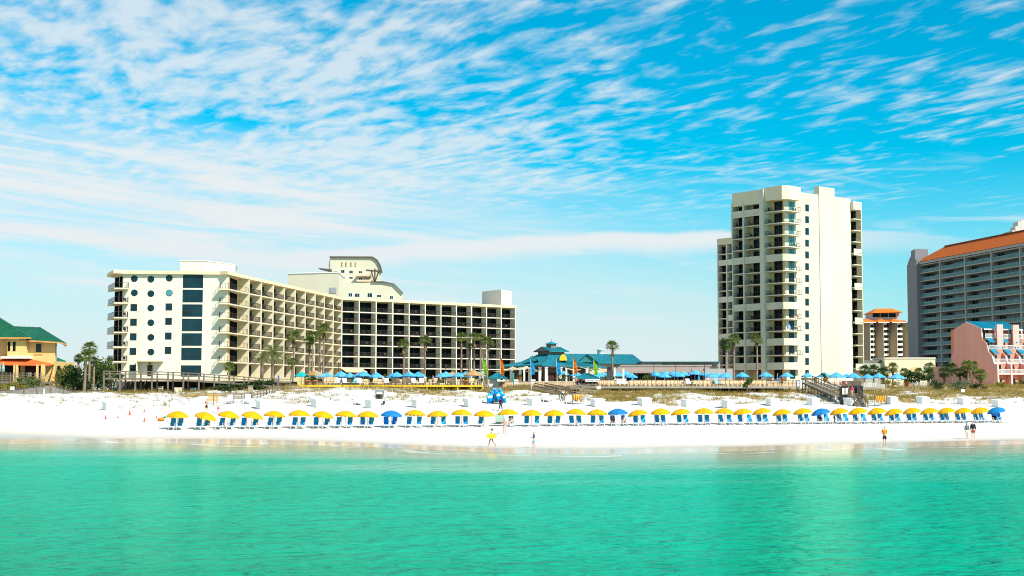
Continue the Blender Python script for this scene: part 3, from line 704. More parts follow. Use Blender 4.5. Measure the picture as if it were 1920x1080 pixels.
# ================================================================= condominium tower
def tz(k): return 10.07 + 2.78 * (k - 1)
uL = Vector((-.627, .779)); uR = Vector((.783, .622)); nL = Vector((-.779, -.627)); nR = Vector((.622, -.783))
def line_fac(p, u, L=30.0): return Fac(p, Vector(p) + u * L)
def tower():
    K = W(1473, 560, 328).xy
    CREAM2 = M('tower_cream', (0.60, 0.555, 0.435), 0.85, 0.09, 0.2, 0.15, streak=True)
    r = thing('apartment_tower', 'tall cream apartment tower with wraparound corner balconies and a high stair shaft', 'building', (K.x, K.y, 5))
    FBk = line_fac(K, uL)                  # back wall of the shaded side
    FO = line_fac(K + nL * 1.9, uL)        # outer line of its balconies
    FT = line_fac(K, uR)                   # sunlit wall
    top = zy(360, 331)
    zl = 30.0
    sP0, sP1, sM0, sM1, sE = [FO.spx(p, zl) for p in (1435, 1427.5, 1397, 1394.5, 1375)]
    sR = FT.spx(1597, zl); sR2 = FT.spx(1612.5, zl)
    body = [K, FT.at(sR), FT.at(sR, -2.2), FT.at(sR2 - .3, -2.2), FT.at(sR2 - .3, -13), FBk.at(sE, -8), FBk.at(sE)]
    m = MB(); m.prism(body, 4.6, top); m.build('wall', CREAM2, r)
    m = MB(); FT.box(m, FT.spx(1537, zl), FT.spx(1566, zl), 4.6, zy(346.5, 333), -1.3, .22); m.build('stair_shaft', CREAM2, r)
    # tall pilaster and end fin on the shaded side
    m = MB(); FO.box(m, sP0, sP1, 4.7, zy(355.5, 331), -1.95, .45); FO.box(m, sM0, sM1, 4.7, tz(15) + .3, -1.9, .25); FO.box(m, sE - .02, sE + .3, 4.7, tz(15) + .3, -1.9, .15); m.build('fin', CREAM2, r)
    # back walls in ochre where balconies are
    m = MB(); FBk.box(m, .1, sE - .1, 4.8, top - .5, .003, .03); m.build('back_wall', OCHRE, r)
    c1, c2 = K + nL * 1.9 - uL * .9, K + nR * 1.75 + nL * .45
    a3 = FT.spx(1503.5, zl, 1.5); c3, c4 = FT.at(a3, 1.5), FT.at(a3)
    s1 = FO.spx(1435.5, zl); o1, i1 = FO.at(s1), FBk.at(s1)
    corner = [o1, c1, c2, c3, c4 + nR * .003, K + (nR + nL) * .003, i1 + nL * .032]
    def band(mb, pts, z0, z1, th=.16):
        for a, b in zip(pts, pts[1:]):
            d = (b - a).normalized(); n = Vector((-d.y, d.x)) * th
            mb.prism([a, b, b + n, a + n], z0, z1)
    def rail(pts, z, par, step=.55):
        q = MB()
        for a, b in zip(pts, pts[1:]):
            n = max(2, int((b - a).length / step))
            for h in (.12, 1.0): q.bar((a.x, a.y, z + h), (b.x, b.y, z + h), .045)
            for i in range(n + 1):
                w = a.lerp(b, i / n); q.box(w.x - .022, w.x + .022, w.y - .022, w.y + .022, z, z + .98)
        return q.build('railing', RAILM, par)
    cen = (o1 + c3) / 2 + Vector((1.0, 2.0))
    def ins(p, t=.1): d = (cen - p); return p + d.normalized() * t
    BANDS = {14: 'L', 10: 'LC', 6: 'LC', 3: 'LC', 1: 'LC'}
    BW1 = [(sP1, sM0), (sM1, sE)]
    for k in range(1, 15):
        z = tz(k); bd = BANDS.get(k, '')
        m = MB(); m.prism(corner, z - .22, z); bal = m.build('balcony', CREAM2, r)
        if 'C' in bd:
            m = MB(); band(m, [o1, c1, c2, c3, c4 + nR * .01], z + .003, z + 1.02); band(m, [o1, c1, c2, c3, c4 + nR * .01], z - .62, z - .223); m.build('parapet', CREAM2, bal)
        else: rail([ins(p) for p in (o1, c1, c2, c3)] + [ins(c3).lerp(ins(c4), .9)], z, bal)
        if k % 3 != 0:
            cp = c2.lerp(c3, rc.uniform(.35, .75)) + nR * -.7
            CHAIR.put((cp.x, cp.y, z), rc.uniform(0, 1.5), f'dark chair on the sunny corner balcony, floor {nth(k)}, of the apartment tower', 'chairs on the tower balconies')
        cp = FO.at(s1 - .9, -.8); CHAIR.put((cp.x, cp.y, z), rc.uniform(0, 3), f'dark chair on the shaded corner balcony, floor {nth(k)}, of the apartment tower', 'chairs on the tower balconies')
        glassd(FBk, r, FBk.spx(1467.5, z), FBk.spx(1452.5, z), z + .03, z + 2.4, .035, n=2)
        fwin(FT, r, FT.spx(1479, z), FT.spx(1489, z), z + .35, z + 2.35, 0, GLASS_L if k > 8 else GLASS_T, nz=1, nx=2)
        for j, (a0, a1) in enumerate(BW1):
            m = MB(); FO.box(m, a0 + .02, a1 - .02, z - .22, z, -1.86, .06); bal = m.build('balcony', CREAM2, r)
            if 'L' in bd:
                m = MB(); FO.box(m, a0 + .02, a1 - .02, z + .003, z + 1.0, -.1, .1); FO.box(m, a0 + .02, a1 - .02, z - .6, z - .223, -.1, .1); m.build('parapet', CREAM2, bal)
            else:
                rail([FO.at(a0 + .1, -.05), FO.at(a1 - .1, -.05)], z, bal)
            w = (a1 - a0)
            pg = ((1428.5, 1413.5), (1395, 1386))[j]; glassd(FBk, r, FBk.spx(pg[0], z), FBk.spx(pg[1], z), z + .03, z + 2.4, .035, n=2)
            cp = FO.at(a0 + w * .72, -.8); CHAIR.put((cp.x, cp.y, z), rc.uniform(0, 3), f'dark chair in the {"inner" if j == 0 else "outer"} shaded balcony, floor {nth(k)}, of the apartment tower', 'chairs on the tower balconies')
    # ground floor glazing
    glassd(FBk, r, FBk.spx(1467.5, 8), FBk.spx(1452.5, 8), 7.3, 9.6, .035); 
    for a0, a1 in BW1: glassd(FBk, r, a0 + .15, a0 + (a1 - a0) * .6, 7.3, 9.6, .035)
    fwin(FT, r, FT.spx(1481, 8), FT.spx(1491, 8), 7.4, 9.5, 0, GLASS_T)
    # narrow windows in the sunlit wall
    for k in range(0, 15):
        z = tz(k); fwin(FT, r, FT.spx(1510, z), FT.spx(1516.5, z), z + .55, z + 2.15, 0, GLASS_T)
    # roof parapets
    m = MB(); zt = tz(15)
    m.prism(corner, zt - .2, zt); band(m, [o1, c1, c2, c3, c4 + nR * .01], zt + .003, zy(348.5, 327), .25)
    m.prism([p for p in (FO.at(sP1 + .02, .1), FBk.at(sP1 + .02, .03), FBk.at(sE, .03), FO.at(sE, .1))], zt - .6, zy(363, 338)); m.build('roof_parapet', CREAM, r)
    # balconies on the far corner of the sunlit wall
    fr = FT
    for k in range(1, 16):
        z = tz(k)
        m = MB(); pts = [fr.at(sR, .9), fr.at(sR2, .9), fr.at(sR2, -2.1), fr.at(sR, -2.1)]
        if k < 15:
            m.prism([fr.at(sR + .003, .9), fr.at(sR2, .9), fr.at(sR2, -2.19), fr.at(sR + .003, -2.19)], z - .22, z); bal = m.build('balcony', CREAM2, r)
            if k in (1, 5, 8, 11):
                m = MB(); band(m, [fr.at(sR + .01, .9), fr.at(sR2, .9), fr.at(sR2, -2)], z - .6, z + 1.0); m.build('parapet', CREAM2, bal)
            else: rail([fr.at(sR + .1, .8), fr.at(sR2 - .1, .8), fr.at(sR2 - .1, -2)], z, bal)
            m = MB(); fr.box(m, sR2 - .30, sR2 - .225, z + .03, z + 2.3, -2.1, -.75); m.build('glass_door', GLASS, r)
        else:
            m.prism([fr.at(sR + .003, .9), fr.at(sR2, .9), fr.at(sR2, -2.19), fr.at(sR + .003, -2.19)], z - .6, z + 1.4); m.build('roof_parapet', CREAM2, r)
    m = MB(); fr.box(m, sR2 - .22, sR2 - .004, 5, tz(15) + 1.2, -2.3, .84); m.build('fin', CREAM, r)
tower()

def rear_tower():
    P = W(1376, 560, 424).xy; F2 = line_fac(P, uL)
    r = thing('rear_tower', 'shaded apartment block seen just behind the tall cream tower', 'building', (P.x, P.y, 5))
    F2b = line_fac(P - nL * 1.79, uL)
    s0, s1, s2 = 0.0, F2.spx(1363.5, 30), F2.spx(1347, 30)
    zt = zy(447.5, 428)
    m = MB(); m.prism([F2.at(-14, -1.8), F2.at(s2, -1.8), F2.at(s2, -14), F2.at(-14, -14)], 4.6, zt); m.build('wall', CREAM2, r)
    m = MB()
    for a in (-.1, s1, s2): F2.box(m, a - .2, a + .2, 4.7, zt - .1, -1.75, .15)
    m.build('fin', CREAM2, r)
    m = MB(); F2.box(m, -.3, s2 + .2, zt - 1.9, zt, -1.79, .1); m.build('roof_parapet', CREAM, r)
    zs = zt - 1.9
    for k in range(16):
        z = zs - 2.78 * (k + 1)
        if z < 6: break
        for j, (a, b) in enumerate(((.1, s1 - .2), (s1 + .2, s2 - .2))):
            m = MB(); F2.box(m, a, b, z - .25, z, -1.78, .05); bal = m.build('balcony', CREAM2, r)
            if k in (1, 5, 9) or (k == 7 and j == 0):
                m = MB(); F2.box(m, a, b, z - .8, z + .9, -.1, .08); m.build('parapet', CREAM2, bal)
            else:
                q = MB(); F2.box(q, a, b, z + .95, z + 1.02, -.06, -.01)
                for i in range(9): q.box(*[0] * 0) if False else F2.box(q, a + (b - a) * i / 8.01, a + (b - a) * i / 8.01 + .04, z, z + .95, -.05, -.02)
                q.build('railing', RAILM, bal)
            m = MB(); F2b.box(m, F2b.spx((1374.5, 1362)[j], z), F2b.spx((1367, 1354)[j], z), z + .05, z + 2.4, 0, .06); m.build('glass_door', GLASS, r)
rear_tower()

# ================================================================= glass-balconied slab block
def glass_block():
    G0 = W(1720, 580, 533).xy; G1 = W(1915, 580, 462).xy
    g = Fac(G0, G1); bw = g.len / 4; nb = 5
    r = thing('glass_balcony_block', 'big shaded condominium block with teal glass balconies and orange tiled roof', 'building', (G0.x, G0.y, 5))
    ze = zy(492, 533); L = bw * nb
    m = MB(); m.prism([g.at(0, -2.6), g.at(L, -2.6), g.at(L, -20), g.at(0, -20)], 4.5, ze - .4); m.build('wall', GREYD, r)
    m = MB()
    for i in range(nb + 1): g.box(m, bw * i - .35, bw * i + .35, 4.6, ze - .3, -2.58, .15)
    n = 15; fh = 3.02
    for k in range(n + 1):
        z = ze - 1.2 - fh * k
        g.box(m, .36, L, z - .35, z, -2.57, .05)
    g.box(m, -.5, L, ze - 1.0, ze, -2.57, .45)
    m.build('balcony_frame', GREYC, r)
    BAL = M('teal_balustrade', (.03, .15, .16), .25, .25, .5, .25)
    MUL = M('grey_mullion', (.33, .37, .37), .5)
    q = MB(); q.box(0, bw - .8, -.03, .03, .05, 1.05); q.mat(1)
    for i in range(13): x = (bw - .8) * i / 12; q.box(x - .05, x + .05, -.06, .06, 0, 1.1)
    q.box(0, bw - .8, -.07, .07, 1.1, 1.17)
    bo = q.build('balustrade', [BAL, MUL]); bme = bo.data; bpy.data.objects.remove(bo)
    q = MB(); q.box(0, bw - .8, 0, .05, 0, 2.45); q.mat(1)
    for i in range(10): x = (bw - .8) * i / 9; q.box(x - .06, x + .06, -.06, .0, 0, 2.45)
    bo = q.build('window', [GLASS_T, MUL]); wme = bo.data; bpy.data.objects.remove(bo)
    ang = g.ang()
    for k in range(1, n + 1):
        z = ze - 1.2 - fh * k
        for i in range(nb):
            inst('balustrade', bme, r, g.at3(bw * i + .4, -.05, z) - r.location, ang)
            inst('window', wme, r, g.at3(bw * i + .4, -2.45, z) - r.location, ang)
    # tiled mansard
    m = MB(); zt = zy(467, 533) + .2
    a, b = g.at3(-.5, .45, ze), g.at3(L, .45, ze); c, d = g.at3(L, -7, zt), g.at3(9, -7, zt); e = g.at3(-.5, -14, ze)
    roof_plane(m, [a, b, c, d], .2); roof_plane(m, [e, a, d], .2)
    roof_plane(m, [d, c, g.at3(L, -20, ze), g.at3(-.5, -20, ze)], .2)
    m.mat(1); m.bar(d + Vector((0, 0, .15)), c + Vector((0, 0, .15)), .7, .35)
    rf = m.build('roof', [ORANGE_T, M('ridge_tile', (.22, .06, .03))], r)
    # stepped end shaft
    q0, q1 = W(1701.5, 560, 550).xy, W(1720, 560, 530).xy
    st = [(0, 490), (.10, 485), (.2, 481), (.32, 477), (.45, 467), (.86, 487), (1.0, 0)]
    m = MB(); dp = Vector((5, 0.4))
    for (t0, y), (t1, _) in zip(st, st[1:]):
        pa, pb = q0.lerp(q1, t0), q0.lerp(q1, t1 - .004); m.prism([pa, pb, pb + dp, pa + dp], 4.6, zy(y, 533))
    m.build('stair_shaft', GREYD, r)
    m = MB(); m.prism([W(1717, 470, 548).xy, W(1728, 470, 546).xy, W(1731, 470, 556).xy, W(1720, 470, 556).xy], ze - 3, zy(467, 548)); m.build('lift_housing', M('peach_stucco', (.78, .62, .44)), r)
    # roof-top house at the near end
    m = MB(); Y = 488; p = [W(1877, 440, Y + 6).x, W(1888, 440, Y).x, W(1960, 440, Y).x]
    m.hexa([(p[0], Y - 2, zy(441, Y)), (p[2], Y - 2, zy(441, Y)), (p[2], Y + 8, zy(441, Y)), (p[0], Y + 8, zy(441, Y)), (p[0] + .8, Y, zy(434, Y)), (p[2], Y, zy(426, Y)), (p[2], Y + 6, zy(426, Y)), (p[0] + .8, Y + 6, zy(434, Y))]); m.build('upper_roof', M('maroon_tile', (.22, .03, .02)), rf)
    m = MB()
    for i, (a, b, y) in enumerate(((1898, 1904, 432), (1904, 1909, 424), (1909, 1914, 415), (1914, 1960, 413))): m.box(W(a, 430, Y - 8).x, W(b, 430, Y - 8).x - .02, Y - 8, Y - 3, ze + 2, zy(y, Y - 8))
    m.build('gable', M('pale_grey_stucco', (.6, .58, .55)), rf)
glass_block()

# ================================================================= tan block with tiled hipped roofs
def tan_block():
    Y = 770.0; r = thing('tan_block', 'distant tan apartment block with orange tiled roofs and cream window strips', 'building', (X_(1660, Y), Y, 5))
    fx = lambda px, yy=Y: X_(px, yy, 35)
    z = lambda y, yy=Y: zy(y, yy)
    TAN = M('tan_wall', (.34, .27, .20), .9, .05, .1, .1); CR = M('warm_cream', (.85, .76, .62), .85, .04, .1, .1)
    cols = [(1616, 1631, 1637.5, 1645), (1645, 1656.5, 1662.5, 1670.5), (1670.5, 1682, 1688, 1697)]
    m = MB(); m.box(fx(1610), fx(1712), Y + 12, Y + 40, 4.6, z(603)); 
    for a, b, c, d in cols:
        m.prism([(fx(a), Y + 6), (fx(b), Y), (fx(b), Y + 12), (fx(a), Y + 12)], 4.6, z(603))
    m.prism([(fx(1697), Y + 6), (fx(1712), Y), (fx(1712), Y + 12), (fx(1697), Y + 12)], 4.6, z(604))
    m.build('wall', TAN, r)
    for a, b, c, d in cols:
        m = MB(); m.prism([(fx(b), Y - .3), (fx(c), Y - .3), (fx(c), Y + 11), (fx(b), Y + 11)], 4.6, z(605.5)); bay = m.build('window_bay', CR, r)
        for k in range(7):
            zz = z(611.5 + 9.75 * k); f = MB(); x = fx((b + c) / 2 + .3); f.box(x - .75, x + .75, Y - .36, Y - .29, zz - .75, zz + .75); f.build('window', GLASS, bay)
            f = MB(); f.box(fx(c), fx(d - 1), Y + 4, Y + 5, zz - 1.9, zz - .6); f.build('balcony', CR, r)
    OT = M('bright_orange_tile', (.66, .17, .02), .85, .15, .5, .1)
    for a, b, c, d in cols:
        m = MB(); e = Vector((fx(a) - .6, Y + 4, z(604))); f_ = Vector((fx(d) + .4, Y + 4, z(606))); m.hexa([(fx(a) - 1, Y - 2, z(605)), (fx(d), Y - 2, z(605)), (fx(d), Y + 20, z(605)), (fx(a) - 1, Y + 20, z(605)), (fx(a) + 3, Y + 5, z(597)), (fx(d) - 4, Y + 5, z(597)), (fx(d) - 4, Y + 14, z(597)), (fx(a) + 3, Y + 14, z(597))]); m.build('roof', OT, r)
    m = MB(); m.box(fx(1616), fx(1712), Y + 14, Y + 30, z(604.5), z(598.5))
    m.build('roof', M('bright_orange_tile', (.66, .17, .02), .85, .15, .5, .1), r)
    m = MB()
    for a, b, c, d in cols: m.box(fx(a) - 1.2, fx(d) + .1, Y - 2.3, Y - 2.01, z(605.8), z(604.2))
    m.build('cornice', WHITE, r)
    # roof pavilion
    Y2 = Y + 16
    m = MB(); m.box(fx(1650), fx(1697), Y2, Y2 + 15, z(606), z(583.5)); m.box(fx(1697), fx(1703), Y2 + 1, Y2 + 15, z(606), z(584)); pv = m.build('roof_pavilion', M('lilac_grey', (.46, .42, .42)), r)
    for a, b in ((1651, 1664.5), (1666, 1680), (1681.5, 1695)):
        f = MB(); f.box(fx(a), fx(b), Y2 - .15, Y2 - .01, z(592), z(584.5)); f.build('window', GLASS, pv)
    m = MB(); m.hexa([(fx(1646.5), Y2 - 4, z(584.5)), (fx(1706), Y2 - 4, z(583)), (fx(1706), Y2 + 18, z(584)), (fx(1646.5), Y2 + 18, z(584)), (fx(1664), Y2 + 6, z(574.5)), (fx(1692), Y2 + 6, z(574)), (fx(1692), Y2 + 9, z(574)), (fx(1664), Y2 + 9, z(574.5))]); m.build('pavilion_roof', M('bright_orange_tile', (.62, .15, .02)), pv)
tan_block()
def low_cream():
    Y = 420.0; r = thing('low_building', 'low cream flat-roofed building below the teal glass balconies', 'building', (X_(1700, Y), Y, 5))
    m = MB(); m.box(X_(1659.5, Y), X_(1754.5, Y), Y, Y + 14, 4.6, zy(672.5, Y)); m.build('wall', CREAM, r)
    m = MB(); m.box(X_(1659, Y), X_(1755, Y), Y - .2, Y + 14.2, zy(672.5, Y), zy(672.5, Y) + .35); m.build('roof', CREAM2, r)
    m = MB(); m.box(X_(1709, Y), X_(1722, Y), Y - .12, Y - .01, zy(697, Y), zy(688.5, Y)); m.build('shutter', OCHRE, r)
    m = MB(); m.box(X_(1606, Y), X_(1659.3, Y), Y + 1, Y + 13, 4.6, zy(681, Y)); m.mat(1); m.box(X_(1614, Y), X_(1659.3, Y), Y + 3, Y + 13, zy(681, Y), zy(675, Y)); m.build('side_wing', [M('grey_green', (.42, .42, .34)), M('dark_olive', (.16, .16, .13))], r)
low_cream()

# ================================================================= pink stepped townhouses
PINK = M('pink_stucco', (.78, .37, .31), .85, .06, .5, .15, streak=True)
PINKL = M('light_pink_trim', (.84, .50, .44), .75, .04, .5, .15)
BLUER = M('blue_metal_roof', (.005, .20, .30), .45, .15, .5, .4)
def townhouses():
    Pf = W(1870.5, 690, 335).xy; Pb = W(1788, 660, 350).xy
    side = Fac(Pf, Pb); D = side.len; e = Vector((-side.n.x, -side.n.y))    # e: along the frontage, away from the side wall
    r = thing('townhouse_row', 'stepped pink townhouse row with blue metal roofs and white balcony rails', 'townhouses', (Pf.x, Pf.y, 5))
    def sz(px, py):
        zz = 14.0
        for _ in range(3):
            s = side.spx(px, zz); zz = zy(py, side.at(s).y)
        return s, zz
    prof_px = [(1870, 730), (1870, 684), (1864, 682.5), (1859.5, 667), (1853.5, 660), (1849, 643), (1841, 638), (1839.5, 616), (1811, 603.7), (1788.5, 617.5), (1789, 660), (1783.5, 667), (1783.5, 730)]
    prof = [sz(*p) for p in prof_px]
    prof[0] = (0.0, 4.4); prof[-1] = (prof[-1][0], 4.4)
    def extr(mb, pr, a, b):
        n = len(pr); bb = len(mb.v)
        for w in (a, b):
            for s, z in pr: q = side.at(s) + e * w; mb.v.append((q.x, q.y, z))
        mb.f.append(tuple(bb + i for i in range(n))); mb.mi.append(mb.m); mb.f.append(tuple(bb + n + i for i in range(n - 1, -1, -1))); mb.mi.append(mb.m)
        for i in range(n):
            j = (i + 1) % n; mb.f.append((bb + j, bb + i, bb + n + i, bb + n + j)); mb.mi.append(mb.m)
    UW = 3.9; NU = 3
    front = Fac(Pf, Pf + e * 12)
    zs = [zy(y, 336) for y in (730, 716, 695, 665, 637, 616)]
    # fins between the units (the side wall is the first)
    for u in range(NU + 1):
        off = u * UW
        m = MB(); extr(m, prof, off, off + .3); m.mat(1)
        # pale coping along the stepped edge
        for (s0, z0), (s1, z1) in zip(prof[:7], prof[1:8]):
            if z0 < 5 and z1 < 5: continue
            a = side.at(s0) + e * (off + .15); b = side.at(s1) + e * (off + .15)
            m.bar((a.x, a.y, z0 + .03), (b.x, b.y, z1 + .03), .42, .16)
        f = m.build('party_wall', [PINK, PINKL], r)
    sB = prof[-1][0]; zrow = zy(690, 340)
    m = MB(); lw0, lw1 = W(1745.5, 700, 356).xy, W(1786, 700, 351).xy; m.prism([lw0, lw1, lw1 + Vector((1, 1.2)), lw0 + Vector((1, 1.2))], 4.4, zy(688, 352)); m.build('side_wing', PINK, r)
    for u in range(NU):
        o0, o1 = u * UW + .3, (u + 1) * UW
        def fb(mb, s0, s1, z0, z1, i0=0.0, i1=0.0):
            pts = [side.at(s0) + e * (o0 + i0), side.at(s0) + e * (o1 - i1), side.at(s1) + e * (o1 - i1), side.at(s1) + e * (o0 + i0)]; mb.prism(pts, z0, z1)
        sA = [.7, 2.0, 3.6, 5.2]   # set-backs of the storeys
        zz = [4.4, zy(701, 337), zy(681, 337), zy(655, 338), zy(634, 340), zy(615, 341)]
        # storeys
        m = MB(); fb(m, 1.4, sB, 4.4, zz[1]); fb(m, 1.6, sB, zz[1], zz[2]); fb(m, 3.0, sB, zz[2], zz[3]); fb(m, 4.6, sB, zz[3], zz[4]); fb(m, 6.0, sB, zz[4], zz[5]); m.build('wall', M('coral_wall', (.78, .26, .17), .85, .05, .5, .1), r)
        for k, (s0, sw) in enumerate(((.12, 1.4), (.12, 1.6), (1.5, 3.0), (3.0, 4.6), (4.4, 6.0))):
            if k == 0: continue
            z = zz[k]
            m = MB(); fb(m, s0, sw, z - .2, z); b = m.build('balcony', PINKL, r)
            q = MB(); fb(q, s0, s0 + .08, z + .95, z + 1.05); fb(q, s0, s0 + .08, z + .08, z + .16)
            for i in range(13):
                w = (o1 - o0) * i / 13; pp = side.at(s0 + .04) + e * (o0 + w + .1); q.box(pp.x - .04, pp.x + .04, pp.y - .04, pp.y + .04, z, z + .95)
            q.build('railing', WHITE, b)
        for k, sw in enumerate((1.4, 1.6, 3.0, 4.6, 6.0)):
            z = zz[k] if k else zy(727, 336)
            m = MB(); fb(m, sw - .05, sw, z + .05, z + 2.1, .25, 1.6); m.mat(1); fb(m, sw - .09, sw - .051, z + .05, z + 2.1, 1.15, 2.35); m.build('glass_door', [GLASS_T, WHITE], r)
        # little blue roofs over the stepped bays
        for (s0, s1, z0, z1) in ((1.5, 3.0, zz[3] - .9, zz[3] + .1), (2.9, 4.5, zz[4] - .9, zz[4] + .1)):
            m = MB(); pts = [(side.at(s0) + e * o0, z0), (side.at(s0) + e * (o0 + 1.7), z0), (side.at(s1) + e * (o0 + 1.7), z1), (side.at(s1) + e * o0, z1)]
            roof_plane(m, [(p.x, p.y, z) for p, z in pts], .18); m.build('bay_roof', BLUER, r)
        # main roof
        m = MB(); sr, zr = prof[8]; se, ze_ = prof[7]; sb, zb = prof[9]
        P = lambda s, w, z: ((side.at(s) + e * w).x, (side.at(s) + e * w).y, z)
        ex = .25 if u < NU - 1 else 0
        roof_plane(m, [P(se - .7, o0 - .05, ze_ - .1), P(se - .7, o1 + .02, ze_ - .1), P(sr, o1 + .02, zr + .16), P(sr, o0 - .05, zr + .16)])
        roof_plane(m, [P(sb + .3, o1 + .02, zb), P(sb + .3, o0 - .05, zb), P(sr, o0 - .05, zr + .16), P(sr, o1 + .02, zr + .16)])
        ribs(m, P(se - .7, o0, ze_ - .1), P(se - .7, o1, ze_ - .1), P(sr, o1, zr + .16), P(sr, o0, zr + .16), 6)
        m.mat(1); m.bar(P(se - .72, o0, ze_ - .18), P(se - .72, o1, ze_ - .18), .1, .3)
        m.build('roof', [BLUER, WHITE], r)
    # chimney shafts
    for w in (UW - .2, 2 * UW + .6):
        m = MB(); p = side.at(3.6) + e * w; m.box(p.x - .7, p.x + .7, p.y - .6, p.y + .6, zy(650, 338), zy(608, 338)); m.build('chimney', PINKL, r)
townhouses()

# ================================================================= yellow beach house
def yellow_house():
    Y = 235.0; k = Y / F
    x = lambda q, yy=Y: X_(q / 6.0, yy, 9)
    z = lambda q, yy=Y: zy(570 + q / 6.0, yy)
    r = thing('beach_house', 'yellow two-storey beach house with green metal roof and orange porch awning', 'house', (x(500), Y, 5))
    YW = M('yellow_stucco', (.74, .49, .19), .85, .07, .4, .15, streak=True)
    m = MB()
    m.prism([(x(-1500), Y + 3), (x(270), Y + 3), (x(270), Y + 16), (x(-1500), Y + 16)], 5, z(372)); m.prism([(x(270.2), Y + 3), (x(550), Y + 3), (x(635, Y + 6.5), Y + 6.5), (x(625, Y + 16), Y + 16), (x(270.2), Y + 16)], 5, z(416))
    m.prism([(x(40), Y + 1.6), (x(245), Y + 1.6), (x(245), Y + 3), (x(40), Y + 3)], z(610), z(372))
    m.hexa([(x(505), Y + 1.5, 4.8), (x(745, Y + 4.5), Y + 4.5, 4.8), (x(735, Y + 14), Y + 14, 4.8), (x(505), Y + 14, 4.8), (x(553), Y + 2.9, z(640)), (x(640, Y + 6.2), Y + 6.2, z(640)), (x(630, Y + 14), Y + 14, z(640)), (x(553), Y + 14, z(640))])
    m.build('wall', YW, r)
    # roofs
    m = MB()
    e0, e1 = Vector((x(-1500), Y + .8, z(365))), Vector((x(325), Y + .8, z(368)))
    t0, t1 = Vector((x(-1500), Y + 9, z(58, Y + 9))), Vector((x(-180, Y + 9), Y + 9, z(58, Y + 9)))
    roof_plane(m, [e0, e1, t1, t0]); ribs(m, e0, e1, t1, t0, 46)
    b1 = Vector((x(300, Y + 17), Y + 17, z(368))); roof_plane(m, [e1, b1, t1])
    ribs(m, e1, b1, t1 + Vector((.1, 0, 0)), t1, 16)
    f0, f1, f2 = Vector((x(180), Y + 1.6, z(391))), Vector((x(630), Y + 1.9, z(418))), Vector((x(748, Y + 5.2), Y + 5.2, z(436)))
    g0, g1 = Vector((x(20, Y + 10), Y + 10, z(246, Y + 10))), Vector((x(430, Y + 10), Y + 10, z(262, Y + 10)))
    roof_plane(m, [f0, f1, g1, g0]); ribs(m, f0, f1, g1, g0, 15)
    roof_plane(m, [f1, f2, g1]); ribs(m, f1, f2, g1 + Vector((.1, 0, 0)), g1, 6)
    f3 = Vector((x(738, Y + 17), Y + 17, z(436))); roof_plane(m, [f2, f3, g1])
    m.mat(1); m.bar(e0 - Vector((0, .05, .2)), e1 - Vector((0, .05, .2)), .14, .22); m.bar(f0 - Vector((0, .05, .2)), f1 - Vector((0, .05, .2)), .14, .22); m.bar(f1 - Vector((0, .05, .2)), f2 - Vector((0, .05, .2)), .14, .22)
    m.build('roof', [GREENR, M('orange_trim', (.62, .30, .08))], r)
    ff = Fac((x(-1500), Y + 3), (x(550), Y + 3)); fb = Fac((x(40), Y + 1.6), (x(245), Y + 1.6))
    def win(f, q0, q1, y0, y1, nx=1, gl=GLASS):
        a0 = f.spx(q0 / 6, 12); a1 = f.spx(q1 / 6, 12); fwin(f, r, a0, a1, zy(570 + y1 / 6, f.p.y), zy(570 + y0 / 6, f.p.y), 0, gl, nx, frame=YW)
    win(fb, 80, 122, 418, 535); win(fb, 140, 182, 418, 535); win(ff, 400, 472, 440, 545, 1, GLASS_T)
    m = MB(); ff.box(m, ff.spx(388 / 6, 12), ff.spx(484 / 6, 12), z(562), z(550), 0, .15); m.build('window_sill', M('amber_trim', (.75, .47, .13)), r); m = MB(); ff.box(m, ff.spx(390 / 6, 12), ff.spx(482 / 6, 12), z(436), z(428), 0, .1); m.build('window_head', M('amber_trim', (.75, .47, .13)), r)
    fe = Fac((x(550), Y + 3), (x(635, Y + 6.5), Y + 6.5)); m = MB(); fe.box(m, fe.len * .45, fe.len * .7, z(560), z(450), 0, .06); m.build('window', GLASS, r)
    m = MB(); xx = lambda q, dy: x(q, Y + dy); m.hexa([(xx(655, 3.0), Y + 3.0, z(845)), (xx(712, 3.6), Y + 3.6, z(845)), (xx(712, 4.4), Y + 4.4, z(845)), (xx(655, 3.8), Y + 3.8, z(845)), (xx(650, 4.5), Y + 4.5, z(690)), (xx(676, 5.2), Y + 5.2, z(690)), (xx(676, 5.7), Y + 5.7, z(690)), (xx(650, 5.1), Y + 5.1, z(690))]); m.build('side_door', GLASS, r)
    # porch awning, columns, dark porch
    m = MB(); a, b = Vector((x(-900), Y - .6, z(668))), Vector((x(545), Y - .2, z(690))); c, d = Vector((x(290), Y + 2.95, z(618))), Vector((x(-900), Y + 2.95, z(605)))
    roof_plane(m, [a, b, c, d], .1); roof_plane(m, [b, Vector((x(545), Y + 2.95, z(676))), c], .1); m.build('awning', M('orange_canvas', (.75, .13, .03), .7, .1, 1, .2), r)
    for q in (168, 198, 425, 478, 500, -120, -400):
        m = MB(); m.box(x(q) - .16, x(q) + .16, Y - .3, Y + .02, 5, z(680)); m.build('column', YW, r)
    m = MB(); m.box(x(215), x(410), Y + 2.85, Y + 2.98, z(830), z(690)); m.build('porch_opening', M('maroon_dark', (.05, .012, .012)), r)
    m = MB(); m.box(x(-200), x(155), Y + 2.85, Y + 2.98, z(790), z(690)); m.build('porch_window', GLASS, r)
    # white balcony above the awning
    m = MB(); m.box(x(-20), x(300), Y + 1.0, Y + 2.9, z(612), z(585)); m.build('balcony', M('buff_white', (.78, .70, .60)), r)
    # timber porch deck with rail
    m = MB(); m.box(x(-900), x(540), Y - 3.5, Y + 2.8, z(895), z(872))
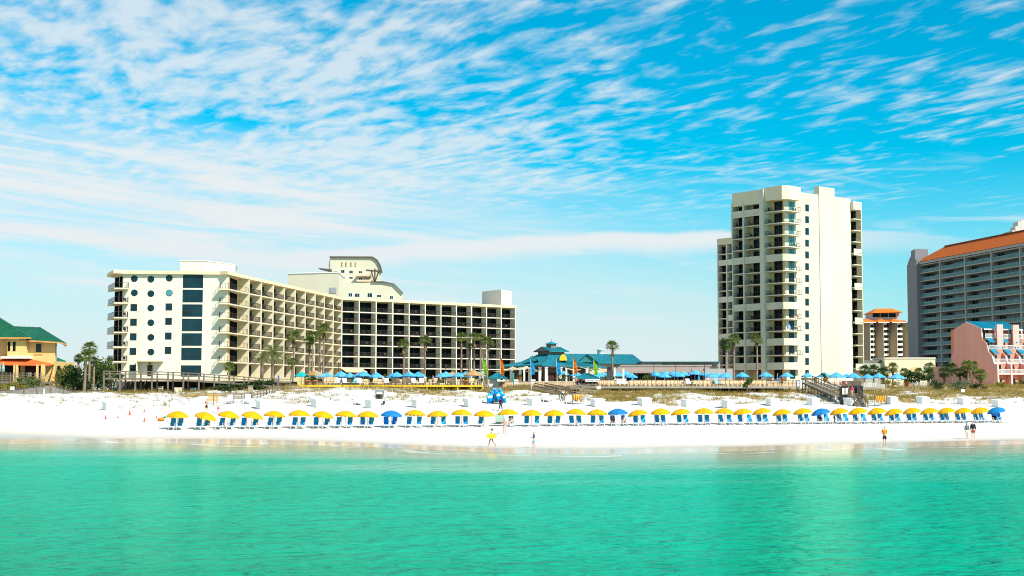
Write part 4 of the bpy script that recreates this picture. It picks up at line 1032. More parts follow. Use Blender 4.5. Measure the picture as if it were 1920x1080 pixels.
    for yy in (775, 800, 822, 848): m.box(x(-900), x(410), Y - 3.5, Y - 3.42, z(yy + 5, Y - 3.5), z(yy, Y - 3.5))
    for i in range(30): q = -900 + 46 * i; m.box(x(q) - .05, x(q) + .05, Y - 3.58, Y - 3.5, z(900), z(770, Y - 3.5))
    for q in (410, 430, 480, 540): m.box(x(q) - .1, x(q) + .1, Y - 3.6, Y - 3.4, 4.8, z(770, Y - 3.5))
    for yy in (790, 815, 840): m.bar((x(430), Y - 3.4, z(yy)), (x(545), Y + .5, z(yy)), .06)
    m.build('porch_deck', WOOD, r)
    # two furled umbrellas are separate things
    for i, (q, mt, lab) in enumerate(((43, M('grey_canvas', (.25, .28, .32)), 'furled grey umbrella on the porch of the yellow house'), (84, M('sage_canvas', (.28, .36, .27)), 'furled sage umbrella on the porch of the yellow house'))):
        t = thing('porch_umbrella', lab, 'umbrella', (x(q), Y - 2.0, z(880)))
        m = MB(); b = Vector((x(q), Y - 2.0, z(775))); m.lathe([(.05, 0), (.32, .15), (.28, .9), (.1, 1.6), (.02, 1.75)], b, 10); m.build('canopy', mt, t, True)
        m = MB(); m.tube([(x(q), Y - 2, z(880)), b + Vector((0, 0, .2))], .04); m.build('pole', WOOD, t)
    # rear shed roof
    m = MB(); rx = Vector((x(640), Y + 22, z(600, Y + 22)));
    roof_plane(m, [Vector((x(620, Y + 20), Y + 20, z(690))), Vector((x(775, Y + 20), Y + 20, z(720))), Vector((x(740, Y + 26), Y + 26, z(640, Y + 26))), Vector((x(640, Y + 26), Y + 26, z(600, Y + 26)))]); m.mat(1); m.box(x(620, Y + 20), x(760, Y + 22), Y + 20.5, Y + 26, 5, z(725)); m.build('rear_wing', [GREENR, YW], r)
yellow_house()

# ================================================================= pavilion restaurant and low halls
def pavilion():
    Y = 292.0; r = thing('pavilion', 'beach pavilion with broad teal metal hip roof and little cupola', 'pavilion', (X_(1035, Y + 10), Y + 10, 5.5))
    ze = zy(686.5, Y + 8)
    n = W(1016, 684, Y); l = W(931, 687.5, Y + 11); rr = W(1136, 687.5, Y + 12); bk = Vector((l.x + rr.x - n.x, l.y + rr.y - n.y, l.z))
    zt = zy(664, Y + 12)
    cen = (l + rr) / 2; cen.z = 0
    tops = [Vector((cen.x + (p.x - cen.x) * .2, cen.y + (p.y - cen.y) * .2, zt)) for p in (n, rr, bk, l)]
    es = [n, rr, bk, l]; m = MB()
    for i in range(4):
        j = (i + 1) % 4; mid0 = es[i].lerp(tops[i], .55) - Vector((0, 0, .55)); mid1 = es[j].lerp(tops[j], .55) - Vector((0, 0, .55))
        roof_plane(m, [es[i], es[j], mid1, mid0], .2); roof_plane(m, [mid0, mid1, tops[j], tops[i]], .2)
        ribs(m, es[i], es[j], mid1, mid0, 22); ribs(m, mid0, mid1, tops[j], tops[i], 12)
        if i in (0, 3): m.bar(es[i] + Vector((0, 0, .05)), mid0 + Vector((0, 0, .05)), .25, .15); m.bar(mid0 + Vector((0, 0, .05)), tops[i] + Vector((0, 0, .05)), .25, .15)
    ro = m.build('roof', TEAL, r)
    # small gable dormers
    for px, mat, lab in ((998, TEAL, None), (1056, M('yellow_gable', (.80, .52, .03)), 'yellow half-round gable')):
        c = W(px, 676, Y + (5 if px < 1010 else 7)); m = MB(); w = .9 if mat is TEAL else .8; h = zy(664 if mat is not TEAL else 667, Y + 6) - c.z
        for i in range(8):
            t0, t1 = math.pi * i / 8, math.pi * (i + 1) / 8
            if mat is TEAL: continue
            m.face([c, (c.x + w * math.cos(t0), c.y, c.z + h * math.sin(t0)), (c.x + w * math.cos(t1), c.y, c.z + h * math.sin(t1))])
            m.face([(c.x + w * math.cos(t0), c.y, c.z + h * math.sin(t0)), (c.x + w * math.cos(t0), c.y + 2.5, c.z + h * math.sin(t0)), (c.x + w * math.cos(t1), c.y + 2.5, c.z + h * math.sin(t1)), (c.x + w * math.cos(t1), c.y, c.z + h * math.sin(t1))])
        if mat is TEAL:
            roof_plane(m, [c + Vector((-w * 1.5, -.2, 0)), c + Vector((0, -.2, h)), c + Vector((0, 3, h)), c + Vector((-w * 1.5, 3, 0))], .12); roof_plane(m, [c + Vector((0, -.2, h)), c + Vector((w * 1.5, -.2, 0)), c + Vector((w * 1.5, 3, 0)), c + Vector((0, 3, h))], .12)
        g = m.build('dormer', mat, ro)
        if lab: g['label'] = lab
    # clerestory and cupola
    m = MB(); cx, cy = cen.x, cen.y; u = (rr - n).normalized(); v = (l - n).normalized(); u.z = v.z = 0
    def rot(a, b): q = Vector((cx, cy, 0)) + u * a + v * b; return (q.x, q.y)
    a = 2.1; b = 1.9
    zc1 = zy(659, Y + 12); m.prism([rot(-a, -b), rot(a, -b), rot(a, b), rot(-a, b)], zt - .2, zc1 + .3); cl = m.build('clerestory', M('brown_grey', (.20, .17, .14)), ro)
    m = MB(); zc2 = zy(650.5, Y + 12); g0 = [Vector((*rot(-a - .7, -b - .7), zc1)), Vector((*rot(a + .7, -b - .7), zc1)), Vector((*rot(a + .7, b + .7), zc1)), Vector((*rot(-a - .7, b + .7), zc1))]
    h0, h1 = Vector((*rot(-a - .7, 0), zc2)), Vector((*rot(a + .7, 0), zc2))
    roof_plane(m, [g0[0], g0[1], h1, h0], .15); roof_plane(m, [g0[2], g0[3], h0, h1], .15); ribs(m, g0[0], g0[1], h1, h0, 9); m.mat(1); m.face([g0[1], g0[2], h1]); m.face([g0[3], g0[0], h0]); m.build('upper_roof', [TEAL, M('brown_grey', (.2, .17, .14))], ro)
    m = MB(); a = .75; z1 = zy(645.5, Y + 12); m.prism([rot(-a, -a), rot(a, -a), rot(a, a), rot(-a, a)], zc2 - .5, z1); m.build('cupola', M('brown_grey', (.2, .17, .14)), ro)
    m = MB(); z2 = zy(640.5, Y + 12); q = [Vector((*rot(-1.15, -1.15), z1)), Vector((*rot(1.15, -1.15), z1)), Vector((*rot(1.15, 1.15), z1)), Vector((*rot(-1.15, 1.15), z1))]
    for i in range(4): m.face([q[i], q[(i + 1) % 4], (cx, cy, z2)])
    m.face(q[::-1]); m.tube([(cx, cy, z2 - .1), (cx, cy, z2 + .6)], .05); m.build('cupola_roof', TEAL, ro)
    # walls, columns
    sh = lambda p, t: Vector((cen.x + (p.x - cen.x) * t, cen.y + (p.y - cen.y) * t))
    m = MB(); m.prism([sh(p, .70) for p in es], 5.4, ze - .3); m.build('wall', M('brown_front', (.16, .10, .075), .9, .2, .5, .1), r)
    COLW = M('white_column', (.80, .76, .66), .7)
    nn = sh(n, .93); ll = sh(l, .93); r2 = sh(rr, .93)
    for t in (.06, .3, .52, .74, .94):
        for p, q_ in ((nn, ll), (nn, r2)):
            c = p.lerp(q_, t); m = MB(); m.box(c.x - .28, c.x + .28, c.y - .28, c.y + .28, 5.4, ze - .25); m.box(c.x - .36, c.x + .36, c.y - .36, c.y + .36, ze - .5, ze - .25); m.build('column', COLW, r)
    m = MB()
    for p, q_ in ((nn, ll), (nn, r2)):
        m.bar((p.x, p.y, 7.4), (q_.x, q_.y, 7.4), .06); 
        for i in range(40): c = p.lerp(q_, i / 40); m.box(c.x - .02, c.x + .02, c.y - .02, c.y + .02, 6.3, 7.4)
    m.build('railing', RAILM, r)
    for i, t in enumerate((.18, .42, .64)):
        for p, q_ in ((sh(n, .705), sh(l, .705)), (sh(n, .705), sh(rr, .705))):
            f = Fac(p, q_); m = MB(); f.box(m, f.len * t - 1.1, f.len * t + 1.1, 6.1, 8.4, 0.01, .05); m.build('window', GLASS if i else M('maroon_dark', (.05, .012, .012)), r)
    # shade sails
    SAIL = M('cream_sail', (.80, .68, .48), .8, .05, 1, .1, transl=.3)
    for i, tri in enumerate((((923, 697), (988, 686.5), (1003, 690)), ((985, 697), (1013, 696), (1000, 688)), ((1058, 689), (1090, 693), (1078, 695)), ((1085, 688), (1127, 692), (1121, 695)), ((945, 692), (960, 687), (988, 693)))):
        t = thing('shade_sail', ['cream shade sail stretched out past the west side of the pavilion', 'small peaked cream shade sail in front of the pavilion', 'cream shade sail beside the orange feather flag at the pavilion', 'long cream shade sail along the east side of the pavilion', 'small cream shade sail tucked under the teal pavilion eave'][i], 'shade sail', W(*tri[0], Y - 6))
        ps = [W(tri[0][0], tri[0][1], Y - 5), W(tri[1][0], tri[1][1], Y - 2), W(tri[2][0], tri[2][1], Y - 7)]; m = MB(); N_ = 6; c = (ps[0] + ps[1] + ps[2]) / 3
        def sp(a, b_, cc):
            q = ps[0] * a + ps[1] * b_ + ps[2] * cc; sag = (a * b_ + b_ * cc + cc * a); return q.lerp(c, .25 * (1 - max(a, b_, cc)) if min(a, b_, cc) < .01 else 0) - Vector((0, 0, .5 * sag))
        for ii in range(N_):
            for jj in range(N_ - ii):
                f_ = lambda u_, v_: sp(1 - (u_ + v_) / N_, u_ / N_, v_ / N_)
                m.face([f_(ii, jj), f_(ii + 1, jj), f_(ii, jj + 1)])
                if ii + jj < N_ - 1: m.face([f_(ii + 1, jj), f_(ii + 1, jj + 1), f_(ii, jj + 1)])
        o = m.build('fabric', SAIL, t, True); sd = o.modifiers.new('thick', 'SOLIDIFY'); sd.thickness = .03
pavilion()

def hall():
    Y = 325.0; r = thing('hall', 'low hall with long teal seamed roof behind the pavilion', 'building', (X_(1120, Y), Y, 5.5))
    x = lambda px, yy=Y: X_(px, yy, 10)
    m = MB(); e0, e1 = Vector((x(1020), Y, zy(679, Y))), Vector((x(1209), Y, zy(682, Y))); t0, t1 = Vector((x(1040, Y + 9), Y + 9, zy(663, Y + 9))), Vector((x(1187, Y + 9), Y + 9, zy(664.5, Y + 9)))
    roof_plane(m, [e0, e1, t1, t0], .2); ribs(m, e0, e1, t1, t0, 34); b1 = Vector((x(1209), Y + 18, zy(682, Y))); roof_plane(m, [e1, b1, t1], .2); roof_plane(m, [Vector((x(1020), Y + 18, e0.z)), b1, t1, t0], .2)
    # cross gable with glazed triangle
    a, b, c = Vector((x(1085), Y - .3, zy(679, Y))), Vector((x(1118), Y - .3, zy(679.5, Y))), Vector((x(1101), Y - .3, zy(664, Y)))
    bk = Vector((0, 9, 0)); roof_plane(m, [a + Vector((-.5, -.4, 0)), c + Vector((0, -.4, .1)), c + bk, a + bk], .15); roof_plane(m, [c + Vector((0, -.4, .1)), b + Vector((.5, -.4, 0)), b + bk, c + bk], .15)
    m.mat(1); m.face([a, b, c]); ro = m.build('roof', [TEAL, M('teal_gable_glass', (.04, .22, .22), .3)], r)
    m = MB(); m.box(x(1025), x(1204), Y + .8, Y + 17, 5.2, zy(680, Y)); m.build('wall', M('buff_wall', (.74, .60, .42), .85, .05, .4), r)
    m = MB(); c = Vector((x(1126, Y + 13), Y + 13, zy(663, Y + 12))); m.lathe([(0.78, -.4), (.78, .9), (.86, .92), (.86, 1.0), (.3, 1.05), (0.01, 1.05)], c, 18); m.build('roof_tank', WHITE, ro, True)
hall()
def low_hall():
    Y = 305.0; r = thing('conference_building', 'low grey-brown building with long sloping awning beyond the pool deck umbrellas', 'building', (X_(1250, Y), Y, 5.5))
    x = lambda px, yy=Y: X_(px, yy, 10); z = lambda y, yy=Y: zy(y, yy)
    BR = M('taupe_roof', (.30, .24, .20), .85, .08, .4, .1); GR = M('grey_block', (.38, .37, .36), .85, .06, .4, .1)
    m = MB(); m.box(x(1150), x(1352), Y + 4, Y + 20, 5.2, z(687, Y + 4)); m.build('wall', M('brown_dark', (.10, .075, .055), .9), r)
    m = MB(); roof_plane(m, [(x(1148), Y, z(697.5)), (x(1322), Y, z(697.5)), (x(1335, Y + 6), Y + 6, z(684, Y + 6)), (x(1164, Y + 6), Y + 6, z(684, Y + 6))], .25); m.build('awning', BR, r)
    m = MB(); m.box(x(1205, Y + 8), x(1242, Y + 8), Y + 8, Y + 20, 8, z(678.5, Y + 8)); m.box(x(1242.2, Y + 9), x(1350, Y + 9), Y + 9, Y + 20, 8, z(679.5, Y + 9)); m.prism([(x(1322), Y + 1), (x(1375), Y + 1), (x(1375), Y + 8), (x(1322), Y + 8)], 5.2, z(691)); m.mat(1); m.box(x(1204, Y + 7), x(1352, Y + 7), Y + 7.6, Y + 20, z(679.5, Y + 9), z(678, Y + 9)); m.build('parapet', [GR, M('teal_coping', (.05, .16, .17))], r)
    for i, px in enumerate((1180, 1205, 1240, 1270, 1300)):
        m = MB(); m.box(x(px - 9, Y + 4), x(px + 9, Y + 4), Y + 3.93, Y + 3.99, 6, z(700, Y + 4)); m.build('window', GLASS, r)
low_hall()
# ================================================================= palms, trees, bushes, dune grass
PALM_G = M('palm_green', (.07, .12, .02), .6, .35, 3.0, .3, rgb2=(.21, .23, .04), transl=.25)
PALM_D = M('palm_dark', (.03, .065, .018), .65, .3, 3.0, .2, rgb2=(.07, .11, .025), transl=.2)
PALM_P = M('date_palm_green', (.09, .14, .04), .6, .3, 3.0, .3, rgb2=(.24, .25, .08), transl=.25)
THATCH = M('dry_thatch', (.20, .13, .06), .9, .3, 4.0, .1)
BARK = M('palm_bark', (.24, .17, .12), .9, .3, 4.0, .1, bump=.4)
LEAFM = M('leaf_green', (.04, .085, .015), .65, .35, 2.0, .25, rgb2=(.15, .18, .03), transl=.25)
LEAFD = M('leaf_dark', (.02, .045, .012), .7, .35, 2.0, .2, rgb2=(.05, .08, .02), transl=.2)
LEAFY = M('leaf_yellow', (.16, .17, .02), .65, .3, 2.0, .25, rgb2=(.30, .26, .03), transl=.3)
LEAFS = M('leaf_sage', (.10, .14, .07), .7, .25, 2.0, .2, rgb2=(.19, .22, .11), transl=.2)
rp = random.Random(11)
def fan(mb, o, d, ln, spread, rnd):
    """one fan frond: stalk and radiating leaflets"""
    d = d.normalized(); side = d.cross(Vector((0, 0, 1))); side = side.normalized() if side.length > .05 else Vector((1, 0, 0)); up = side.cross(d)
    h = o + d * ln * .42 + Vector((0, 0, -.03)); mb.face([o + side * .02, o - side * .02, h - side * .015, h + side * .015])
    n = 9
    for i in range(n):
        t = (i / (n - 1) - .5) * spread; dr = d * math.cos(t) + side * math.sin(t); L = ln * .62 * (1 - .25 * abs(t) / spread) * rnd.uniform(.85, 1.1)
        w = side * math.cos(t) - d * math.sin(t); m_ = h + dr * L * .55 + up * .02; e = h + dr * L - Vector((0, 0, L * rnd.uniform(.12, .4)))
        mb.face([h, m_ + w * L * .075, e, m_ - w * L * .075])
def fan_crown(name, mat, R, n, seed, low=-.55, skirt=0):
    rnd = random.Random(seed); mb = MB()
    for i in range(n):
        z = low + (1 - low) * ((i + .5) / n); a = i * 2.39996 + rnd.uniform(-.3, .3); c = math.sqrt(max(0.0, 1 - min(1, z) ** 2))
        d = Vector((c * math.cos(a), c * math.sin(a), z * .9)); fan(mb, Vector((0, 0, 0)), d, R * rnd.uniform(.85, 1.12), 2.3, rnd)
    if skirt:
        mb.mat(1)
        for i in range(skirt):
            a = rnd.uniform(0, 6.28); r0 = .12; z = rnd.uniform(-1.5, -.15); L = rnd.uniform(.5, .9)
            p = Vector((math.cos(a) * r0, math.sin(a) * r0, z)); e = p + Vector((math.cos(a) * .28, math.sin(a) * .28, -L)); s = Vector((-math.sin(a), math.cos(a), 0)) * .09; mb.face([p - s * .3, p + s * .3, e + s, e - s])
    o = mb.build(name, [mat, THATCH] if skirt else mat); me = o.data; bpy.data.objects.remove(o); return me
def feather_crown(name, mat, R, n, seed):
    rnd = random.Random(seed); mb = MB()
    for i in range(n):
        z = -.25 + 1.2 * ((i + .5) / n); a = i * 2.39996; c = math.sqrt(max(0, 1 - min(.98, z) ** 2)) + .12
        d = Vector((c * math.cos(a), c * math.sin(a), z)).normalized(); L = R * rnd.uniform(.9, 1.1); pts = []; p = Vector((0, 0, 0)); v = d.copy()
        for k in range(9): pts.append(p.copy()); p = p + v * L / 8; v = (v + Vector((0, 0, -.13))).normalized()
        for k in range(8):
            mb.face([pts[k] + Vector((0, 0, .02)), pts[k + 1] + Vector((0, 0, .015)), pts[k + 1] - Vector((0, 0, .015)), pts[k] - Vector((0, 0, .02))])
            t = (pts[k + 1] - pts[k]).normalized(); s = t.cross(Vector((0, 0, 1))).normalized()
            for q in range(3):
                b = pts[k].lerp(pts[k + 1], q / 3)
                for sg in (-1, 1):
                    l2 = L * .24 * (1 - .55 * abs(k - 3) / 5) * rnd.uniform(.85, 1.1); e = b + (s * sg + t * .55 + Vector((0, 0, rnd.uniform(-.1, .25)))).normalized() * l2
                    mb.face([b - t * .035, b + t * .035, e])
    o = mb.build(name, mat); me = o.data; bpy.data.objects.remove(o); return me
def trunk_mesh(name, r0, r1, mat, lean=.12):
    mb = MB(); pts = []; rs = []
    for i in range(9): t = i / 8; pts.append((lean * math.sin(t * 2.2), .5 * lean * math.sin(t * 3.1), t)); rs.append((r0 + (r1 - r0) * t) * (1.15 if i == 0 else 1) * (1 + .05 * (i % 2)))
    mb.tube(pts, rs, 8); o = mb.build(name, mat, smooth=True); me = o.data; bpy.data.objects.remove(o); return me
WASH = [fan_crown('crown', PALM_G, 1.55, 34, s, -.45, 26) for s in (1, 2)]
SABAL = [fan_crown('crown', m_, 1.5, 40, s, -.85, 8) for s, m_ in ((3, PALM_G), (4, PALM_D))]
DATE = feather_crown('crown', PALM_P, 3.4, 46, 5)
TR_S, TR_T = trunk_mesh('trunk', .22, .15, BARK), trunk_mesh('trunk', .34, .30, BARK, .05)
def palm(px, base_y, crown_y, Y, kind, label, cat='palm tree', size=1.0, group='palm trees', thick=False, base_z=None):
    c = W(px, crown_y, Y); zb = base_z if base_z is not None else max(gz(c.x, Y) - .05, 4.0); h = c.z - zb
    r = thing('palm_tree', label, cat, (c.x, Y, zb), group)
    lean = .12
    t = inst('trunk', TR_T if thick else TR_S, r, (-lean * math.sin(2.2), 0, 0), rp.uniform(-.2, .2)); t.scale = (1, 1, h)
    me = {'w': WASH[rp.randrange(2)], 's': SABAL[0], 'd': SABAL[1], 'f': DATE}[kind]
    k = inst('crown', me, r, (0, 0, h), rp.uniform(0, 6.28)); k.scale = (size, size, size * rp.uniform(.92, 1.08))
    k.rotation_euler.x = rp.uniform(-.12, .12)
    return r
# before the hotels
palm(512, 712, 664, 262, 'f', 'large feathery date palm in front of the porthole hotel block', group='date palms by the hotel', thick=True)
palm(492, 712, 672, 268, 'f', 'smaller feathery date palm half hidden beside the large date palm', size=.62, group='date palms by the hotel', thick=True)
for px, cy, Y, sz, lab in ((551, 632, 265, 1.12, 'tall fan palm just east of the large date palm'), (580, 641, 268, 1.0, 'fan palm in the group of four before the balconies, shortest crown'), (586, 630, 272, .95, 'slim fan palm in the group of four, behind the shortest one'), (607, 617, 266, 1.15, 'tallest fan palm before the balconies of the porthole hotel'), (600, 628, 276, .8, 'slim fan palm just behind the tallest palm of the hotel'),
        (757, 646, 285, 1.0, 'lone fan palm before the dark glass wing, nearer the inner corner'), (797, 638, 285, 1.05, 'lone fan palm before the middle of the dark glass wing'), (865, 634, 287, .98, 'fan palm at the west end of the cluster by the wing end'), (880, 650, 292, .75, 'shortest fan palm in the cluster by the wing end'), (889, 633, 287, .98, 'second tall fan palm in the cluster by the wing end'), (901, 635, 290, .95, 'third tall fan palm in the cluster by the wing end'), (914, 641, 285, 1.0, 'fan palm at the east end of the cluster by the wing end'),
        (1148, 649, 285, 1.05, 'lone fan palm standing up beside the teal hall roof'), (1361, 645, 285, 1.1, 'dark fan palm against the rear tower'), (1376, 637, 280, 1.0, 'fan palm at the shaded foot of the cream tower'), (1419, 637, 278, 1.0, 'fan palm before the balconies of the cream tower')):
    palm(px, 712, cy, Y, 'd' if px == 1361 else 'w', lab, size=sz)
palm(547, 715, 678, 250, 's', 'short fan palm below the hotel balconies beside the teal umbrella', size=.75)
palm(430, 712, 687, 258, 's', 'short fan palm at the corner of the porthole wall', size=.85)
# cabbage palms by the yellow house
palm(168, 735, 653, 222, 's', 'tall cabbage palm with round crown beside the yellow house', size=1.05, group='cabbage palms')
palm(160, 735, 668, 218, 's', 'shorter cabbage palm leaning beside the tall round-crowned one', size=.85, group='cabbage palms')
palm(147, 735, 672, 226, 'd', 'small cabbage palm tuft nearest the yellow house', size=.6, group='cabbage palms')
palm(176, 735, 676, 224, 'd', 'low cabbage palm tuft on the hotel side of the two tall ones', size=.6, group='cabbage palms')
# by the east end
for i, (px, cy, k, sz, Y, lab) in enumerate(((1621, 694, 'd', 1.05, 300, 'dark cabbage palm against the east corner of the cream tower'), (1638, 695, 'd', 1.1, 305, 'dark cabbage palm second from the cream tower corner'), (1657, 699, 'd', 1.1, 298, 'dark cabbage palm third from the cream tower corner'), (1674, 689, 's', 1.0, 310, 'taller cabbage palm before the low cream building'), (1696, 698, 's', .95, 305, 'cabbage palm before the middle of the low cream building'), (1704, 701, 'd', .8, 308, 'small dark cabbage palm beside the middle one of the cream building'), (1723, 698, 's', .9, 300, 'cabbage palm under the ochre shutter of the low cream building'), (1742, 688, 's', 1.05, 305, 'cabbage palm at the end of the low cream building'), (1741, 702, 'd', 1.1, 300, 'dark bushy palm below the end of the cream building'),
        (1770, 698, 'd', 1.1, 318, 'dark palm before the low pink side wing'), (1784, 690, 'd', 1.15, 320, 'tallest dark palm before the low pink side wing'), (1800, 698, 'd', 1.05, 316, 'dark palm at the foot of the pink gable wall'), (1814, 684, 's', 1.15, 310, 'sunlit palm before the middle of the pink gable wall'), (1825, 686, 's', 1.0, 312, 'sunlit palm touching its neighbour before the pink gable'), (1812, 702, 'd', .8, 314, 'small dark palm below the sunlit pair'), (1838, 702, 's', 1.2, 306, 'bushy sunlit palm by the east half of the pink gable'))):
    palm(px, 728, cy, Y, k, lab, size=sz, group='palms by the pink townhouses' if px > 1760 else 'palms by the low cream building')

def leaf_cloud(mb, c, R, n, leaf, rnd, flat=.0):
    c = Vector(c)
    # clumps within an ellipsoid
    k = max(5, n // 45); cl = []
    while len(cl) < k:
        p = Vector((rnd.uniform(-1, 1), rnd.uniform(-1, 1), rnd.uniform(-.55, 1)))
        if .25 < p.length < 1: cl.append((p * rnd.uniform(.75, 1.0), rnd.uniform(.22, .42)))
    for i in range(n):
        p, s = cl[rnd.randrange(k)]; q = p + Vector((rnd.gauss(0, 1), rnd.gauss(0, 1), rnd.gauss(0, 1))) * s * .5
        if q.z < -.75: q.z = -.75 + rnd.uniform(0, .2)
        o = c + Vector((q.x * R[0], q.y * R[1], q.z * R[2])); a = Vector((rnd.gauss(0, 1), rnd.gauss(0, 1), rnd.gauss(0, 1))).normalized(); b = a.cross(Vector((rnd.gauss(0, 1), rnd.gauss(0, 1), rnd.gauss(0, 1)))).normalized()
        l = leaf * rnd.uniform(.8, 1.75); mb.face([o - a * l, o + b * l * .45, o + a * l, o - b * l * .45])
rb = random.Random(21)
def bush(px, py, Y, R, n, leaf, mat, label, name='bush', cat='bush', group=None, stems=True, zb=None):
    c = W(px, py, Y); r = thing(name, label, cat, (c.x, Y, c.z - R[2]), group)
    m = MB(); leaf_cloud(m, c, R, n, leaf, rb); m.build('foliage', mat, r)
    if stems:
        m = MB()
        for i in range(5): a = rb.uniform(-.5, .5) * R[0]; m.tube([(c.x + a * .3, Y, (zb or c.z - R[2]) - .3), (c.x + a, Y + rb.uniform(-.3, .3) * R[1], c.z + rb.uniform(-.2, .3) * R[2])], [.07, .03], 5)
        m.build('stem', BARK, r)
    return r
bush(129, 704, 238, (2.4, 2, 2.2), 900, .20, LEAFM, 'rounded green tree just behind the yellow house end wall', 'tree', 'tree')
bush(138, 716, 226, (2.8, 2, 2.2), 900, .20, LEAFD, 'dark shrub between the yellow house and the cabbage palms')
bush(152, 724, 220, (2.0, 1.6, 1.8), 700, .18, LEAFD, 'dark low shrub at the foot of the cabbage palms')
bush(180, 718, 230, (3.4, 2, 2.6), 1200, .2, LEAFD, 'very dark shrub mass beside the timber boardwalk')
bush(193, 694, 240, (2.6, 2, 2.2), 900, .2, LEAFM, 'sunlit green tree touching the west balconies of the hotel', 'tree', 'tree')
bush(178, 698, 244, (2.4, 2, 2.2), 800, .2, LEAFM, 'green tree behind the cabbage palm trunks', 'tree', 'tree')
bush(210, 704, 246, (2.0, 2, 1.8), 700, .2, LEAFD, 'dark tree below the west hotel balconies', 'tree', 'tree')
bush(50, 717, 212, (2.2, 1.4, 1.0), 600, .14, LEAFM, 'green shrub below the porch of the yellow house')
bush(30, 722, 210, (1.6, 1.2, .6), 400, .12, LEAFY, 'yellow-green shrub behind the small white sign')
bush(8, 723, 211, (1.1, 1, .6), 300, .12, LEAFY, 'yellow-green shrub at the far west end of the fence')
for i, (px, py, Y, R, mt, lab) in enumerate(((430, 727, 214, (2.8, 1.2, .7), LEAFD, 'dark hedge below the boardwalk, beside the sand mound'), (497, 723, 216, (1.9, 1.2, 1.0), LEAFD, 'dark round shrub at the end of the boardwalk'), (470, 726, 217, (1.8, 1.2, .6), LEAFD, 'low dark shrub between hedge and round shrub by the boardwalk'))): bush(px, py, Y, R, 600, .14, mt, lab)
for i, (a, b, lab) in enumerate(((575, 607, 'green hedge behind the orange planters on the yellow deck'), (632, 660, 'hedge behind the white loungers, first stretch'), (688, 704, 'short hedge stretch between the two lone deck umbrellas'), (726, 748, 'hedge behind the paired blue umbrellas on the yellow deck'), (775, 812, 'hedge behind the middle blue umbrellas'), (812, 838, 'hedge stretch nearest the straw-coloured parasols'))):
    bush((a + b) / 2, 712, 254, ((b - a) / 2 * 254 / F, .7, .75), 500, .12, LEAFM, lab, 'hedge', 'hedge', 'hedges on the hotel terrace', stems=False)
bush(726, 709.5, 250, (.9, .5, .6), 220, .16, LEAFY, 'bright yellow-green shrub on the hotel terrace')
for px, lab in ((895, 'green planter shrub beside the west kiosk'), (1058, 'green shrubs between pavilion and east kiosk'), (1140, 'green shrub at the foot of the lone palm by the hall'), (1215, 'low green shrub before the conference building')):
    bush(px, 711, 262, (1.4, .9, .9), 350, .13, LEAFM, lab)
bush(1403, 720.5, 229, (1.0, .9, 1.1), 420, .13, LEAFM, 'small green shrub at the edge of the right pool deck')
bush(1716, 710, 290, (3.0, 1.5, 1.6), 1100, .18, LEAFD, 'dark hedge before the low cream building', 'hedge', 'hedge')
bush(1758, 724, 262, (1.5, 1.3, 1.1), 700, .12, LEAFD, 'dark olive shrub before the pink side wing')
bush(1798, 722.5, 258, (2.5, 1.6, 1.1), 900, .12, LEAFS, 'wide sage-green shrub before the pink gable wall')
bush(1833, 726, 262, (1.6, 1.2, .7), 500, .12, LEAFD, 'dark low shrub at the foot of the bushy sunlit palm')
bush(1874, 722, 268, (1.1, 1, .9), 400, .13, LEAFY, 'yellowish shrub at the seaward corner of the pink townhouses')
bush(1912, 720, 290, (1.2, 1, 1.0), 300, .13, LEAFM, 'green shrub in front of the second pink townhouse')
bush(1666, 718, 262, (1.9, 1.2, .6), 400, .12, LEAFY, 'olive shrub at the end of the east terrace')
bush(1547, 704, 258, (.8, .6, .5), 200, .12, LEAFM, 'potted green plant beside the top of the wooden ramp')
# distant wood line
m = MB(); rr_ = random.Random(4)
for i in range(46):
    x = -420 + i * 22; leaf_cloud(m, (x + rr_.uniform(-6, 6), 900 + rr_.uniform(-40, 60), 7), (16, 10, rr_.uniform(4, 8)), 260, 1.1, rr_)
o = m.build('far_woods', LEAFD); struct(o, 'stuff')

def dune_grass():
    rnd = random.Random(33); V = []; Fc = []
    tuf = 0
    while tuf < 9500:
        x = rnd.uniform(-85, 108); y = row(x) + rnd.uniform(32, 88)
        v = veg(x, y)
        t_ = y - row(x)
        if rnd.random() > v * (1.0 if x > 12 else .55): continue
        tuf += 1; z = gz(x, y); nb = 7
        for i in range(nb):
            a = rnd.uniform(0, 6.28); h = rnd.uniform(.22, .62) * (.6 + .6 * v); r0 = rnd.uniform(0, .28); bx, by = x + r0 * math.cos(a), y + r0 * math.sin(a); ln = rnd.uniform(.1, .4); w = rnd.uniform(.018, .035)
            b = len(V); V += [(bx - w, by, z - .05), (bx + w, by, z - .05), (bx + ln * math.cos(a), by + ln * math.sin(a), z + h)]; Fc.append((b, b + 1, b + 2))
    me = bpy.data.meshes.new('dune_grass'); me.from_pydata(V, [], Fc); me.materials.append(M('dune_grass', (.30, .19, .045), .85, .3, .35, .1, rgb2=(.21, .18, .045), transl=.2)); o = bpy.data.objects.new('dune_grass', me); COL.objects.link(o); struct(o, 'stuff')
dune_grass()

